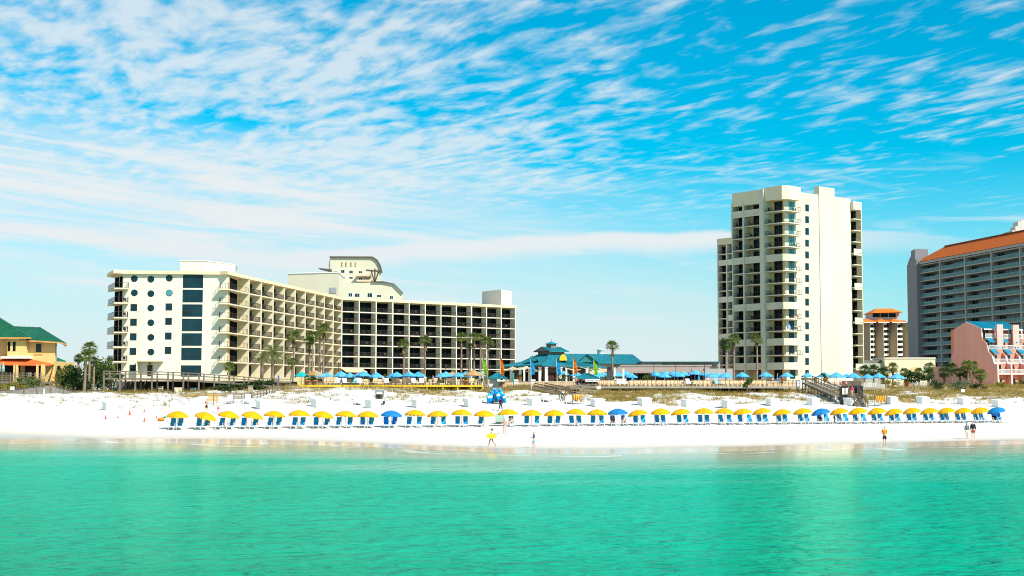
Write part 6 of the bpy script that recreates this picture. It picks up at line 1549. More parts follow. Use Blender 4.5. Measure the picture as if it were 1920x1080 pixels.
def flag(px, y0, y1, ybase, Y, mat, label):
    b = W(px, ybase, Y); t = W(px - 2, y0, Y); r = thing('feather_flag', label, 'flag', (b.x, Y, b.z)); m = MB(); L = t.z - b.z
    pts = [(b.x, Y, b.z - .3)] + [(b.x + .02 + (t.x - b.x) * (i / 6) ** 2, Y, b.z + L * i / 6) for i in range(1, 7)]; m.tube(pts, [.045, .04, .035, .03, .025, .02, .015], 6); m.build('pole', POLE, r)
    zb = W(px, y1, Y).z; m = MB(); n = 14; rows = []
    for i in range(n + 1):
        f = i / n; z = zb + (t.z - zb) * f; fr = (z - b.z) / L; x = b.x + (t.x - b.x) * fr ** 2; w = 0.66 * min(1, .55 + .6 * math.sin(math.pi * min(1, .15 + f * .85))) * (1 - f ** 3) + .02
        rows.append([(x + w * j / 4, Y + .10 * math.sin(f * 9 + j * .9) * (j / 4), z - .25 * (j / 4) * (f)) for j in range(5)])
    for i in range(n):
        for j in range(4): m.face([rows[i][j], rows[i][j + 1], rows[i + 1][j + 1], rows[i + 1][j]])
    o = m.build('banner', mat, r, True); sd = o.modifiers.new('thick', 'SOLIDIFY'); sd.thickness = .015
LIME = M('lime_cloth', (.26, .58, .02), .7, .08, 1, .1, transl=.35); ORG = M('orange_cloth', (.82, .20, .01), .7, .08, 1, .1, transl=.35); AZ = M('azure_cloth', (.01, .34, .70), .7, .08, 1, .1, transl=.35)
flag(906, 664, 703, 722, 241, LIME, 'lime feather flag west of the closed kiosk'); flag(938.5, 662, 703, 722, 243, ORG, 'orange feather flag above the closed kiosk'); flag(996, 666, 703, 732, 230, AZ, 'azure feather flag before the west half of the pavilion'); flag(1044.5, 666, 703, 732, 229, AZ, 'azure feather flag before the pavilion corner'); flag(1076, 664, 702, 722, 243, ORG, 'orange feather flag before the east half of the pavilion'); flag(1114, 668, 703, 722, 243, LIME, 'lime feather flag above the open kiosk')
for i, (px, y0, y1, Y, lab) in enumerate(((983, 690, 718, 262, 'white column standing before the west side of the pavilion'), (1062, 691, 718, 262, 'white column beside the shrubs at the pavilion'), (1152.5, 690, 716, 262, 'white column nearest the lone palm by the hall'), (1169, 692, 718, 262, 'white column east of the one by the lone palm'), (905, 697, 718, 262, 'white column behind the lime flag near the closed kiosk'))):
    pillar(px, y0, y1 + 6, Y, .32, lab, M('white_column', (.8, .76, .66)), 'column')
def lamp(px, y0, Y, label, dbl=False):
    t = W(px, y0, Y); r = thing('lamp_post', label, 'lamp post', (t.x, Y, 5.6)); m = MB(); m.tube([(t.x, Y, 5.4), (t.x, Y, t.z)], [.07, .045], 6)
    for s in ((-1, 1) if dbl else (1,)): m.tube([(t.x, Y, t.z - .05), (t.x + s * .8, Y, t.z)], .035, 6)
    m.build('post', RAILM, r)
    for s in ((-1, 1) if dbl else (1,)): m = MB(); m.hexa([(t.x + s * .8 - .3, Y - .15, t.z - .06), (t.x + s * .8 + .3, Y - .15, t.z - .06), (t.x + s * .8 + .3, Y + .15, t.z - .06), (t.x + s * .8 - .3, Y + .15, t.z - .06), (t.x + s * .8 - .2, Y - .1, t.z + .05), (t.x + s * .8 + .2, Y - .1, t.z + .05), (t.x + s * .8 + .2, Y + .1, t.z + .05), (t.x + s * .8 - .2, Y + .1, t.z + .05)]); m.build('lamp_head', RAILM, r)
for px, y, lab, db in ((635, 679, 'lamp post at the inner corner of the hotel', 0), (601, 680, 'lamp post before the hotel balconies beside the tallest palm', 0), (835, 688, 'slim lamp post before the dark glass wing', 0), (867, 681, 'lamp post beside the palm cluster at the wing end', 1), (919, 672, 'lamp post between the lime and orange flags', 0), (1153, 684, 'lamp post beside the white columns by the hall', 0), (1226, 681, 'twin lamp post over the west deck umbrellas', 1), (1267, 682, 'twin lamp post near the middle of the conference building', 1), (1296, 687, 'single lamp post behind the tall blue deck umbrella', 0), (1321, 679, 'lamp post before the east end of the conference building', 0), (1487, 703, 'thin lamp post beside the cream tower door', 0)): lamp(px, y, 268, lab, db)
TERRA = M('terracotta', (.52, .17, .05), .8, .1, 1, .15)
def planter(px, py, Y, label, h=1.0):
    c = W(px, py, Y); r = thing('planter', label, 'planter', (c.x, Y, c.z - h / 2)); m = MB(); m.lathe([(.30, 0), (.48, h * .85), (.54, h * .86), (.54, h), (.42, h), (.40, h * .9), (.01, h * .9)], (c.x, Y, c.z - h / 2), 14); m.build('pot', TERRA, r, True)
    m = MB(); leaf_cloud(m, (c.x, Y, c.z + h * .75), (.6, .6, .5), 160, .12, rb); m.build('plant', LEAFM, r)
for px, lab in ((575.5, 'large terracotta planter at the west end of the yellow deck'), (590, 'terracotta planter beside the large one on the yellow deck'), (873, 'terracotta planter near the straw parasols on the yellow deck')): planter(px, 718.5, 235.5, lab, .95)
planter(1701, 721, 258, 'terracotta planter at the end of the picket fence on the east dunes', .9); planter(1548, 713, 252, 'orange planter beside the top of the wooden ramp', .8); planter(972, 711, 252, 'red-orange planter beside the turquoise post near the closed kiosk', .8)

def patio_umbrella(mat, label, R=1.25, closed=False):
    r = thing('patio_umbrella', label, 'umbrella'); m = MB(); n = 8
    if closed: m.lathe([(.05, -1.2), (.24, -1.05), (.20, -.4), (.10, .1), (.02, .35)], (0, 0, 0), 10)
    else:
        pr = [(1, 0), (.55, .36), (.12, .66), (.02, .72)]
        for i in range(3):
            for k in range(n):
                P = lambda q, k_: (R * q[0] * math.cos(2 * math.pi * k_ / n + .3), R * q[0] * math.sin(2 * math.pi * k_ / n + .3), q[1]); m.face([P(pr[i], k), P(pr[i], k + 1), P(pr[i + 1], k + 1), P(pr[i + 1], k)])
        for k in range(n): a, b = P(pr[0], k), P(pr[0], k + 1); m.face([a, (a[0], a[1], -.13), (b[0], b[1], -.13), b])
    m.build('canopy', mat, r); m = MB(); m.tube([(0, 0, -2.7), (0, 0, .75)], .035, 6); m.build('pole', POLE, r); return r
PU = {'b': Maker(patio_umbrella(UP, '')), 't': Maker(patio_umbrella(UT, '')), 'n': Maker(patio_umbrella(UN, '', 1.5)), 'c': Maker(patio_umbrella(M('closed_blue', (.02, .28, .62), .7, .1), '', closed=True))}
rq = random.Random(8); cnt = {}
def pumb(px, py, kind, Y, sz, zone):
    c = W(px, py, Y); cnt[(kind, zone)] = cnt.get((kind, zone), 0) + 1
    nm = {'b': 'blue patio umbrella', 't': 'turquoise patio umbrella', 'n': 'straw-coloured patio umbrella', 'c': 'furled blue patio umbrella'}[kind]
    PU[kind].put(tuple(c), rq.uniform(0, .7), f'{nm}, {nth(cnt[(kind, zone)])} from the west {zone}', 'patio umbrellas on the pool decks', (sz, sz, sz))
for px, py, k, sz in ((565.5, 705, 't', 1.05), (592, 703, 'n', 1.1), (596, 705, 'b', 1.1), (612, 705, 'b', .95), (640, 705, 'b', 1.2), (656, 706.5, 'b', 1.0), (672, 706, 'b', .9), (681.5, 704, 'b', 1.1), (706, 707, 'b', 1.15), (736, 707, 'b', .95), (744, 705.5, 'b', 1.1), (764, 706, 'b', .95), (768, 704.5, 'b', 1.0), (784, 705, 'b', 1.05), (828, 706, 'b', .95), (836, 705, 'b', 1.1), (848, 704, 'n', .95), (859, 705.5, 'b', .95), (873, 704.5, 'b', 1.05), (888, 703, 'n', 1.2), (898, 704, 'b', .95)): pumb(px, py, k, rq.uniform(246, 253), sz, 'above the yellow deck')
for px, py, k, sz, Y in ((1057, 702, 'b', .9, 275), (1081, 704, 'b', 1.0, 268), (1120, 705, 'b', 1.1, 268), (1132, 704.5, 'b', 1.0, 275), (1158, 704.5, 'b', 1.1, 270), (1174, 703, 'b', 1.1, 276), (1184, 707, 'b', 1.0, 264), (1186, 706, 'c', 1, 262), (1229, 704, 'b', 1.15, 270), (1247, 702, 'b', 1.0, 280), (1246, 706.5, 'b', 1.0, 264), (1264, 702, 'b', 1.0, 278), (1271, 705, 'b', 1.1, 268), (1282, 703, 'b', 1.0, 276), (1303, 701, 'b', 1.05, 268), (1310, 706, 'c', 1.05, 262), (1322, 703, 'b', .9, 282), (1335, 706.5, 'b', 1.1, 264), (1347, 706, 'b', .95, 272), (1360, 706.5, 'b', 1.15, 264), (1391.5, 705.5, 'b', 1.1, 264), (1436, 705, 'b', 1.1, 266), (1457.5, 708, 'c', 1.05, 262), (1475.5, 705.5, 'b', 1.05, 264)): pumb(px, py, k, Y, sz, 'above the row of tan deck chairs')
for px, py, k, sz, Y in ((1514, 706, 'b', .95, 262), (1546, 706, 'b', 1.15, 260), (1569, 706.5, 'b', 1.2, 258), (1588, 707, 'b', .9, 262), (1601, 707.5, 'b', 1.2, 258), (1627, 708.5, 'b', 1.0, 258), (1647.5, 707, 'b', 1.05, 258), (1681.5, 709, 'b', 1.25, 258)): pumb(px, py, k, Y, sz, 'east of the wooden ramp')

# deck chairs
def deck_chair(mat, label):
    r = thing('deck_chair', label, 'lounge chair'); m = MB()
    for s in (-1, 1): m.box(s * .32 - .025, s * .32 + .025, -.9, .45, .28, .34); m.box(s * .32 - .03, s * .32 + .03, -.85, -.79, 0, .28); m.box(s * .32 - .03, s * .32 + .03, .3, .36, 0, .28); m.bar((s * .32, .3, .34), (s * .32, .72, 1.05), .05)
    m.build('frame', M('dark_brown', (.08, .05, .03)), r)
    m = MB(); m.hexa([(-.34, .28, .36), (.34, .28, .36), (.34, .33, .36), (-.34, .33, .36), (-.34, .68, 1.10), (.34, .68, 1.10), (.34, .73, 1.10), (-.34, .73, 1.10)]); m.build('backrest', mat, r)
    m = MB(); m.box(-.34, .34, -.92, .3, .345, .40); m.build('seat', mat, r); return r
TAN = Maker(deck_chair(M('tan_sling', (.68, .45, .26), .8, .06, 1, .1), '')); WCH = Maker(deck_chair(M('white_sling', (.78, .77, .74), .8), '')); ACH = Maker(deck_chair(M('aqua_sling', (.22, .58, .58), .8), '')); DCH = Maker(deck_chair(M('brown_sling', (.16, .10, .06), .8), ''))
i = 0
for px in [a for a in np.arange(1124, 1440, 8.6) if not (1156 < a < 1176 or 1287 < a < 1303 or 1340 < a < 1352)]:
    i += 1; Y = 241.5; TAN.put((X_(px, Y, 6), Y, ZD2), rq.uniform(-.06, .06), f'tan sling deck chair, {nth(i)} from the west in the row on the grey deck', 'tan deck chairs in a row')
for px, mk, lab in ((1162, WCH, 'white deck chair pair seat beside the gap in the tan row, west one'), (1171, WCH, 'white deck chair pair seat beside the gap in the tan row, east one'), (1294, WCH, 'white deck chair turned sideways among the tan row'), (1347, ACH, 'aqua deck chair among the tan row')): mk.put((X_(px, 241, 6), 241, ZD2), .5 if px > 1200 else .1, lab, None, (1.25, 1.25, 1.2))
for j, (px, mk, lab) in enumerate(((632, WCH, 'white deck chair above the small sign on the yellow deck'), (647, WCH, 'white deck chair second from the west on the yellow deck'), (661, ACH, 'pale aqua deck chair on the yellow deck'), (675, WCH, 'white deck chair east of the pale aqua one'), (700, TAN, 'tan deck chair under the lone umbrella of the yellow deck'), (725, WCH, 'white deck chair near the middle of the yellow deck'), (735, DCH, 'brown deck chair beside the middle white one'), (747, DCH, 'brown deck chair second of the middle brown pair'), (766, DCH, 'brown deck chair under the paired umbrellas'), (778, WCH, 'white deck chair under the paired umbrellas'), (790, WCH, 'white deck chair east of the paired umbrellas'), (812, TAN, 'tan deck chair near the planter end of the yellow deck'), (845, DCH, 'brown deck chair below the straw parasols'), (884, TAN, 'tan deck chair near the closed kiosk'), (615, TAN, 'tan deck chair beside the terracotta planters'))): mk.put((X_(px, 237, 6), 237 + (j % 3) * .8, ZD1), rq.uniform(-.5, .5), lab, None, (1.2, 1.2, 1.1))

# ================================================================= small beach things
def cone(px, py, label, sz=1.0):
    sz *= .55
    d = CH * 0 + 1; x, y = on_row(px, 0); 
    # stand on the sand where the photo shows it
    for yy in np.arange(140, 215, .5):
        xx = X_(px, yy, 1); 
        if W(px, py, yy).z <= gz(xx, yy): break
    r = thing('traffic_cone', label, 'cone', (xx, yy, gz(xx, yy))); m = MB(); m.lathe([(.17 * sz, .04), (.14 * sz, .06), (.035 * sz, .72 * sz), (.01, .72 * sz)], (xx, yy, gz(xx, yy)), 12); m.build('body', M('red_plastic', (.70, .05, .02), .5), r, True)
    m = MB(); z = gz(xx, yy); m.box(xx - .22 * sz, xx + .22 * sz, yy - .22 * sz, yy + .22 * sz, z - .02, z + .04); m.build('base', M('red_plastic', (.7, .05, .02)), r)
for px, py, lab, s in ((198, 786, 'red cone nearest the west, low on the sand', 1.2), (221, 784.5, 'red cone second from the west on the sand', 1.0), (243, 778.5, 'tall red cone highest in the line of cones', 1.5), (270, 773, 'small red cone farthest up the beach', 1.0), (270.5, 790.5, 'red cone standing lowest, straight below the small one', 1.2), (293.5, 785, 'small red cone nearest the first yellow umbrella', .9)): cone(px, py, lab, s)
def stand_on(px, py):
    for yy in np.arange(118, 240, .4):
        xx = X_(px, yy, 1)
        if W(px, py, yy).z <= gz(xx, yy): return Vector((xx, yy, gz(xx, yy)))
    return Vector((xx, yy, gz(xx, yy)))
p = stand_on(302, 790); r = thing('beach_toy', 'small orange and green beach toy beside the first umbrella', 'toy', p); m = MB(); m.lathe([(.05, 0), (.42, .1), (.42, .3), (.05, .42)], p, 12); m.build('body', M('orange_plastic', (.75, .22, .02), .5), r, True); m = MB(); m.tube([p + Vector((.2, 0, .35)), p + Vector((.55, 0, .5))], .09); m.build('handle', M('green_plastic', (.05, .25, .05)), r)
# cart of blue cushions
def cushion_cart():
    p = W(931, 752, 198); p.z = gz(p.x, 198); r = thing('cushion_cart', 'big cart heaped with rolled blue cushions with white stripes', 'cart', p); rnd = random.Random(2)
    STR = bpy.data.materials.get('x') ; CU = M('cushion_blue', (.01, .30, .72), .75, .12, 1.5, .1); WS = M('white_strap', (.8, .82, .84), .7)
    m = MB(); m.box(p.x - 1.0, p.x + 1.0, 197.4, 198.6, p.z + .25, p.z + .45); m.build('bed', WOOD, r)
    for sx in (-1, 1):
        for yy in (197.3, 198.7): m = MB(); m.tube([(p.x + sx * .7, yy - .08, p.z + .25), (p.x + sx * .7, yy + .08, p.z + .25)], .25, 12); m.build('wheel', RAILM, r)
    rows_ = [(0.55, 4, 2.0), (1.0, 4, 2.05), (1.42, 3, 1.8), (1.78, 2, 1.3)]
    for z, n, w in rows_:
        for i in range(n):
            x = p.x + (i - (n - 1) / 2) * w / n; m = MB(); a = Vector((x + rnd.uniform(-.2, .2), 197.1, p.z + z + rnd.uniform(-.05, .12))); b = Vector((x + rnd.uniform(-.25, .25), 199.0, p.z + z + .1)); m.tube([a, a.lerp(b, .5), b], .27, 10); c = m.build('cushion', CU, r, True)
            m = MB()
            for t in (.02, .3, .55): q = a.lerp(b, t); m.tube([q, q + (b - a) * .03], .285, 10)
            m.build('strap', WS, c)
    for sx, dz in ((-1.02, .1), (1.05, .0), (-.8, .1), (.2, .9)):
        m = MB(); a = p + Vector((sx * .9, -1.25, 1.35 + dz * .3)); m.tube([a, a + Vector((sx * .18, -.12, -.6)), a + Vector((sx * .2, -.1, -1.2))], [.22, .24, .18], 10); c = m.build('cushion', CU, r, True)
        m = MB(); q = a + Vector((sx * .12, -.13, -.4)); m.tube([q - Vector((.05, 0, -.1)), q + Vector((.05, 0, -.15))], .25, 10); m.build('strap', WS, c)
cushion_cart()
# orange float pile and racks
OR = M('orange_foam', (.72, .33, .03), .7, .12, 1, .15)
def float_rack(px, py, n, label, hgt=1.5):
    p = stand_on(px, py); r = thing('float_rack', label, 'rack', p)
    m = MB(); w = n * .26
    for sx in (-w / 2 - .1, w / 2 + .1): m.box(p.x + sx - .04, p.x + sx + .04, p.y - .04, p.y + .04, p.z - .3, p.z + hgt)
    m.box(p.x - w / 2 - .1, p.x + w / 2 + .1, p.y - .03, p.y + .03, p.z + hgt - .08, p.z + hgt); m.build('frame', WOODD, r)
    for i in range(n):
        x = p.x - w / 2 + .13 + i * .26; m = MB(); h = random.uniform(.85, 1.15); m.tube([(x, p.y - .1, p.z + hgt - .1), (x + random.uniform(-.06, .06), p.y - .12, p.z + hgt - .1 - h * .5), (x + random.uniform(-.1, .1), p.y - .1, p.z + hgt - .1 - h)], [.08, .125, .07], 8); m.build('float', OR, r, True)
float_rack(1652, 761, 6, 'rack of hanging orange floats on the sand east of the wooden stairs', 1.6)
float_rack(1083.5, 758, 5, 'heap-like rack of orange floats beside the ramp foot', 1.5)
for px, lab in ((393.5, 'orange sign board with slats, west of the pair behind the umbrellas'), (404.5, 'orange sign board with slats, east of the pair behind the umbrellas')):
    p = stand_on(px, 757); r = thing('slat_board', lab, 'board', p); m = MB()
    for i in range(5): m.box(p.x - .36, p.x + .36, p.y, p.y + .05, p.z + .3 + i * .2, p.z + .44 + i * .2)
    m.build('slat', M('amber_board', (.62, .33, .08)), r); m = MB(); m.box(p.x + .4, p.x + .48, p.y, p.y + .08, p.z - .3, p.z + 1.3) if px < 400 else m.box(p.x - .05, p.x + .05, p.y + .06, p.y + .1, p.z - .3, p.z + 1.3); m.build('post', WOODD, r)
def buggy():
    p = stand_on(711, 759); r = thing('beach_buggy', 'small white beach buggy with dark canopy', 'buggy', p); x, y, z = p
    m = MB(); m.box(x - .55, x + .55, y - .9, y + .9, z + .3, z + .75); m.box(x - .5, x + .5, y + .2, y + .8, z + .75, z + 1.05); m.build('body', WHITE, r)
    for sx in (-1, 1):
        for sy in (-.65, .65): m = MB(); m.tube([(x + sx * .52, y + sy, z + .26), (x + sx * .68, y + sy, z + .26)], .27, 14); m.build('wheel', RAILM, r)
    m = MB(); m.hexa([(x - .6, y - .7, z + 1.75), (x + .6, y - .7, z + 1.75), (x + .6, y + .9, z + 1.75), (x - .6, y + .9, z + 1.75), (x - .5, y - .6, z + 1.92), (x + .5, y - .6, z + 1.92), (x + .5, y + .8, z + 1.92), (x - .5, y + .8, z + 1.92)]); m.build('roof', M('slate_canvas', (.12, .16, .19)), r)
    m = MB()
    for sx in (-.5, .5):
        for sy in (-.55, .75): m.box(x + sx - .03, x + sx + .03, y + sy - .03, y + sy + .03, z + .7, z + 1.76)
    m.build('roof_frame', RAILM, r); m = MB(); m.box(x - .4, x + .4, y - .1, y + .1, z + .8, z + 1.4); m.build('seat', M('dark_brown', (.08, .05, .03)), r)
buggy()
def white_chair(px, py, label):
    p = stand_on(px, py); r = thing('white_beach_chair', label, 'chair', p); m = MB(); x, y, z = p
    m.hexa([(x - .45, y - .5, z + .3), (x + .45, y - .5, z + .3), (x + .45, y + .3, z + .25), (x - .45, y + .3, z + .25), (x - .45, y - .5, z + .38), (x + .45, y - .5, z + .38), (x + .45, y + .3, z + .33), (x - .45, y + .3, z + .33)]); m.build('seat', WHITE, r)
    m = MB(); m.hexa([(x - .45, y + .25, z + .3), (x + .45, y + .25, z + .3), (x + .45, y + .3, z + .28), (x - .45, y + .3, z + .28), (x - .35, y + .65, z + 1.2), (x + .35, y + .65, z + 1.2), (x + .35, y + .7, z + 1.2), (x - .35, y + .7, z + 1.2)]); m.build('backrest', WHITE, r)
    for sx in (-.42, .42):
        for sy in (-.45, .25): m = MB(); m.box(x + sx - .04, x + sx + .04, y + sy - .04, y + sy + .04, z - .1, z + .3); m.build('leg', WHITE, r)
for px, py, lab in ((430, 757, 'white wooden chair west of the short timber step rail'), (463, 757, 'white wooden chair east of the short timber step rail'), (1025, 754, 'white wooden chair on the sand below the dark timber ramp'), (1068, 757, 'white wooden chair west of the orange floats'), (672, 760, 'white wooden chair on the sand west of the white boxes')): white_chair(px, py, lab)
p = stand_on(936.5, 795); r = thing('windbreak_chair', 'pale green canvas chair back beside the people at the fifteenth umbrella', 'chair', p); m = MB(); m.hexa([p + Vector(q) for q in ((-.42, -.1, .05), (.5, -.1, .05), (.5, 0, .05), (-.42, 0, .05), (-.38, .4, 1.15), (.55, .4, 1.15), (.55, .45, 1.15), (-.38, .45, 1.15))]); m.build('backrest', M('sage_cloth', (.30, .42, .32), .8), r); m = MB()
for sx in (-.44, .54): m.bar(p + Vector((sx, -.15, 0)), p + Vector((sx, .48, 1.2)), .05)
m.build('frame', WOOD, r); m = MB(); m.box(p.x - .4, p.x + .5, p.y - .6, p.y - .1, p.z + .28, p.z + .33); m.build('seat', M('sage_cloth', (.3, .42, .32)), r)
p = W(963, 704, 245); r = thing('turquoise_post', 'thin turquoise post beside the closed kiosk', 'post', (p.x, 245, 5.4)); m = MB(); m.tube([(p.x, 245, 5.4), (p.x, 245, zy(699, 245))], .09, 8); m.build('shaft', M('turq', (.02, .5, .45)), r)
p = W(522, 711, 232); r = thing('blue_sign_post', 'narrow blue upright sign at the end of the boardwalk', 'sign', (p.x, 232, 5.4)); m = MB(); m.box(p.x - .14, p.x + .14, 232, 232.06, 5.4, zy(704, 232)); m.build('board', M('sign_blue', (.01, .16, .50)), r)
r = thing('cabinet', 'dark board cabinet at the foot of the lone palm by the hall', 'cabinet', (X_(1144, 258, 6), 258, 5.9)); m = MB(); m.box(X_(1138, 258, 7), X_(1149.5, 258, 7), 258, 258.6, 5.9, zy(694, 258)); m.build('body', M('dark_grey', (.06, .06, .06)), r)
for px, lab in ((968, 'white notice board beside the closed kiosk'), (1000, 'white notice board behind the azure flag pole')): sign(px, 716, 8, 9, 237.5, lab, base=5.45)
sign(1122, 727, 10, 6, 235.5, 'pale board hung on the deck edge below the open kiosk', post=True, mat=M('cream_board', (.7, .66, .52)))
# ================================================================= people
SK = {'fair': M('skin_fair', (.62, .36, .25), .6, .04), 'tan': M('skin_tan', (.45, .24, .15), .6, .04), 'brown': M('skin_brown', (.16, .085, .05), .6, .04)}
HAIRD, HAIRB, HAIRL, HAIRG = M('hair_dark', (.02, .015, .012), .7), M('hair_brown', (.09, .045, .025), .7), M('hair_blond', (.45, .30, .14), .7), M('hair_grey', (.35, .33, .31), .7)
def skin_mesh(name, verts, edges, radii, root=0, sub=1):
    me = bpy.data.meshes.new(name); me.from_pydata([tuple(v) for v in verts], edges, []); o = bpy.data.objects.new(name, me); COL.objects.link(o)
    o.modifiers.new('skin', 'SKIN')
    if not me.skin_vertices: return None
    sv = me.skin_vertices[0].data
    for i, r in enumerate(radii): sv[i].radius = (r, r) if not isinstance(r, tuple) else r; sv[i].use_root = (i == root)
    if sub: s = o.modifiers.new('sub', 'SUBSURF'); s.levels = sub; s.render_levels = sub
    dg = bpy.context.evaluated_depsgraph_get(); dg.update(); ev = o.evaluated_get(dg); out = bpy.data.meshes.new_from_object(ev); bpy.data.objects.remove(o); bpy.data.meshes.remove(me)
    out.name = name; out.polygons.foreach_set('use_smooth', [True] * len(out.polygons)); return out
POSES = {}
def J(**k):
    base = dict(pel=(0, 0, .96), sp=(0, .01, 1.14), ch=(0, 0, 1.32), nk=(0, 0, 1.50), hd=(0, -.02, 1.62), tp=(0, 0, 1.72),
                sl=(-.17, 0, 1.43), el=(-.22, .02, 1.14), wl=(-.23, -.06, .90), hl=(-.23, -.08, .82), sr=(.17, 0, 1.43), er=(.22, .02, 1.14), wr=(.23, -.06, .90), hr=(.23, -.08, .82),
                pl=(-.09, 0, .90), kl=(-.10, -.02, .50), al=(-.10, .02, .09), tl=(-.11, -.14, .03), pr=(.09, 0, .90), kr=(.10, -.02, .50), ar=(.10, .02, .09), tr=(.11, -.14, .03)); base.update(k); return {a: Vector(b) for a, b in base.items()}
POSES['stand'] = J()
POSES['walk'] = J(kl=(-.10, -.20, .53), al=(-.10, -.28, .13), tl=(-.10, -.43, .10), kr=(.10, .08, .50), ar=(.10, .36, .16), tr=(.10, .30, .03), el=(-.22, .12, 1.16), wl=(-.23, .16, .92), hl=(-.23, .17, .84), er=(.22, -.06, 1.15), wr=(.22, -.22, .95), hr=(.22, -.27, .88))
POSES['carry'] = J(kl=(-.10, -.20, .53), al=(-.10, -.26, .12), tl=(-.10, -.41, .10), kr=(.10, .10, .50), ar=(.10, .38, .18), tr=(.10, .34, .05), el=(-.25, -.04, 1.16), wl=(-.20, -.26, 1.05), hl=(-.14, -.32, 1.02), er=(.25, .02, 1.15), wr=(.33, -.06, .93), hr=(.33, -.10, .86))
POSES['reach'] = J(el=(-.22, -.06, 1.16), wl=(-.16, -.32, 1.10), hl=(-.14, -.42, 1.09), kl=(-.1, -.12, .5), al=(-.10, -.06, .09), tl=(-.10, -.22, .04), kr=(.1, .02, .5), ar=(.1, .16, .10), tr=(.1, .02, .03))
POSES['front'] = J(el=(-.23, -.02, 1.16), wl=(-.10, -.22, 1.12), hl=(-.05, -.26, 1.12), er=(.23, -.02, 1.16), wr=(.10, -.22, 1.12), hr=(.05, -.26, 1.12))
POSES['sit'] = J(pel=(0, .02, .48), sp=(0, .12, .66), ch=(0, .20, .84), nk=(0, .26, 1.00), hd=(0, .23, 1.13), tp=(0, .25, 1.23), sl=(-.17, .23, .93), el=(-.26, .12, .68), wl=(-.20, -.12, .60), hl=(-.18, -.2, .59), sr=(.17, .23, .93), er=(.26, .12, .68), wr=(.20, -.12, .60), hr=(.18, -.2, .59),
                 pl=(-.09, -.04, .46), kl=(-.14, -.46, .56), al=(-.13, -.74, .24), tl=(-.13, -.88, .26), pr=(.09, -.04, .46), kr=(.14, -.46, .54), ar=(.13, -.80, .26), tr=(.13, -.93, .30))
POSES['lie'] = J(pel=(0, 0, .46), sp=(0, .14, .58), ch=(0, .24, .72), nk=(0, .34, .86), hd=(0, .34, .99), tp=(0, .37, 1.08), sl=(-.17, .29, .80), el=(-.26, .16, .58), wl=(-.16, -.08, .56), hl=(-.1, -.15, .56), sr=(.17, .29, .80), er=(.26, .16, .58), wr=(.16, -.08, .56), hr=(.1, -.15, .56),
                 pl=(-.09, -.08, .43), kl=(-.10, -.52, .44), al=(-.10, -.95, .38), tl=(-.11, -1.04, .48), pr=(.09, -.08, .43), kr=(.10, -.52, .44), ar=(.10, -.95, .38), tr=(.11, -1.04, .48))
POSES['bend'] = J(pel=(0, .10, .86), sp=(0, .0, 1.0), ch=(0, -.16, 1.12), nk=(0, -.32, 1.18), hd=(0, -.42, 1.26), tp=(0, -.46, 1.35), sl=(-.17, -.26, 1.14), el=(-.2, -.36, .88), wl=(-.18, -.5, .72), hl=(-.17, -.54, .65), sr=(.17, -.26, 1.14), er=(.2, -.36, .88), wr=(.18, -.5, .72), hr=(.17, -.54, .65), pl=(-.09, .08, .82), pr=(.09, .08, .82), kl=(-.1, -.04, .46), kr=(.1, -.04, .46))
MC = {}
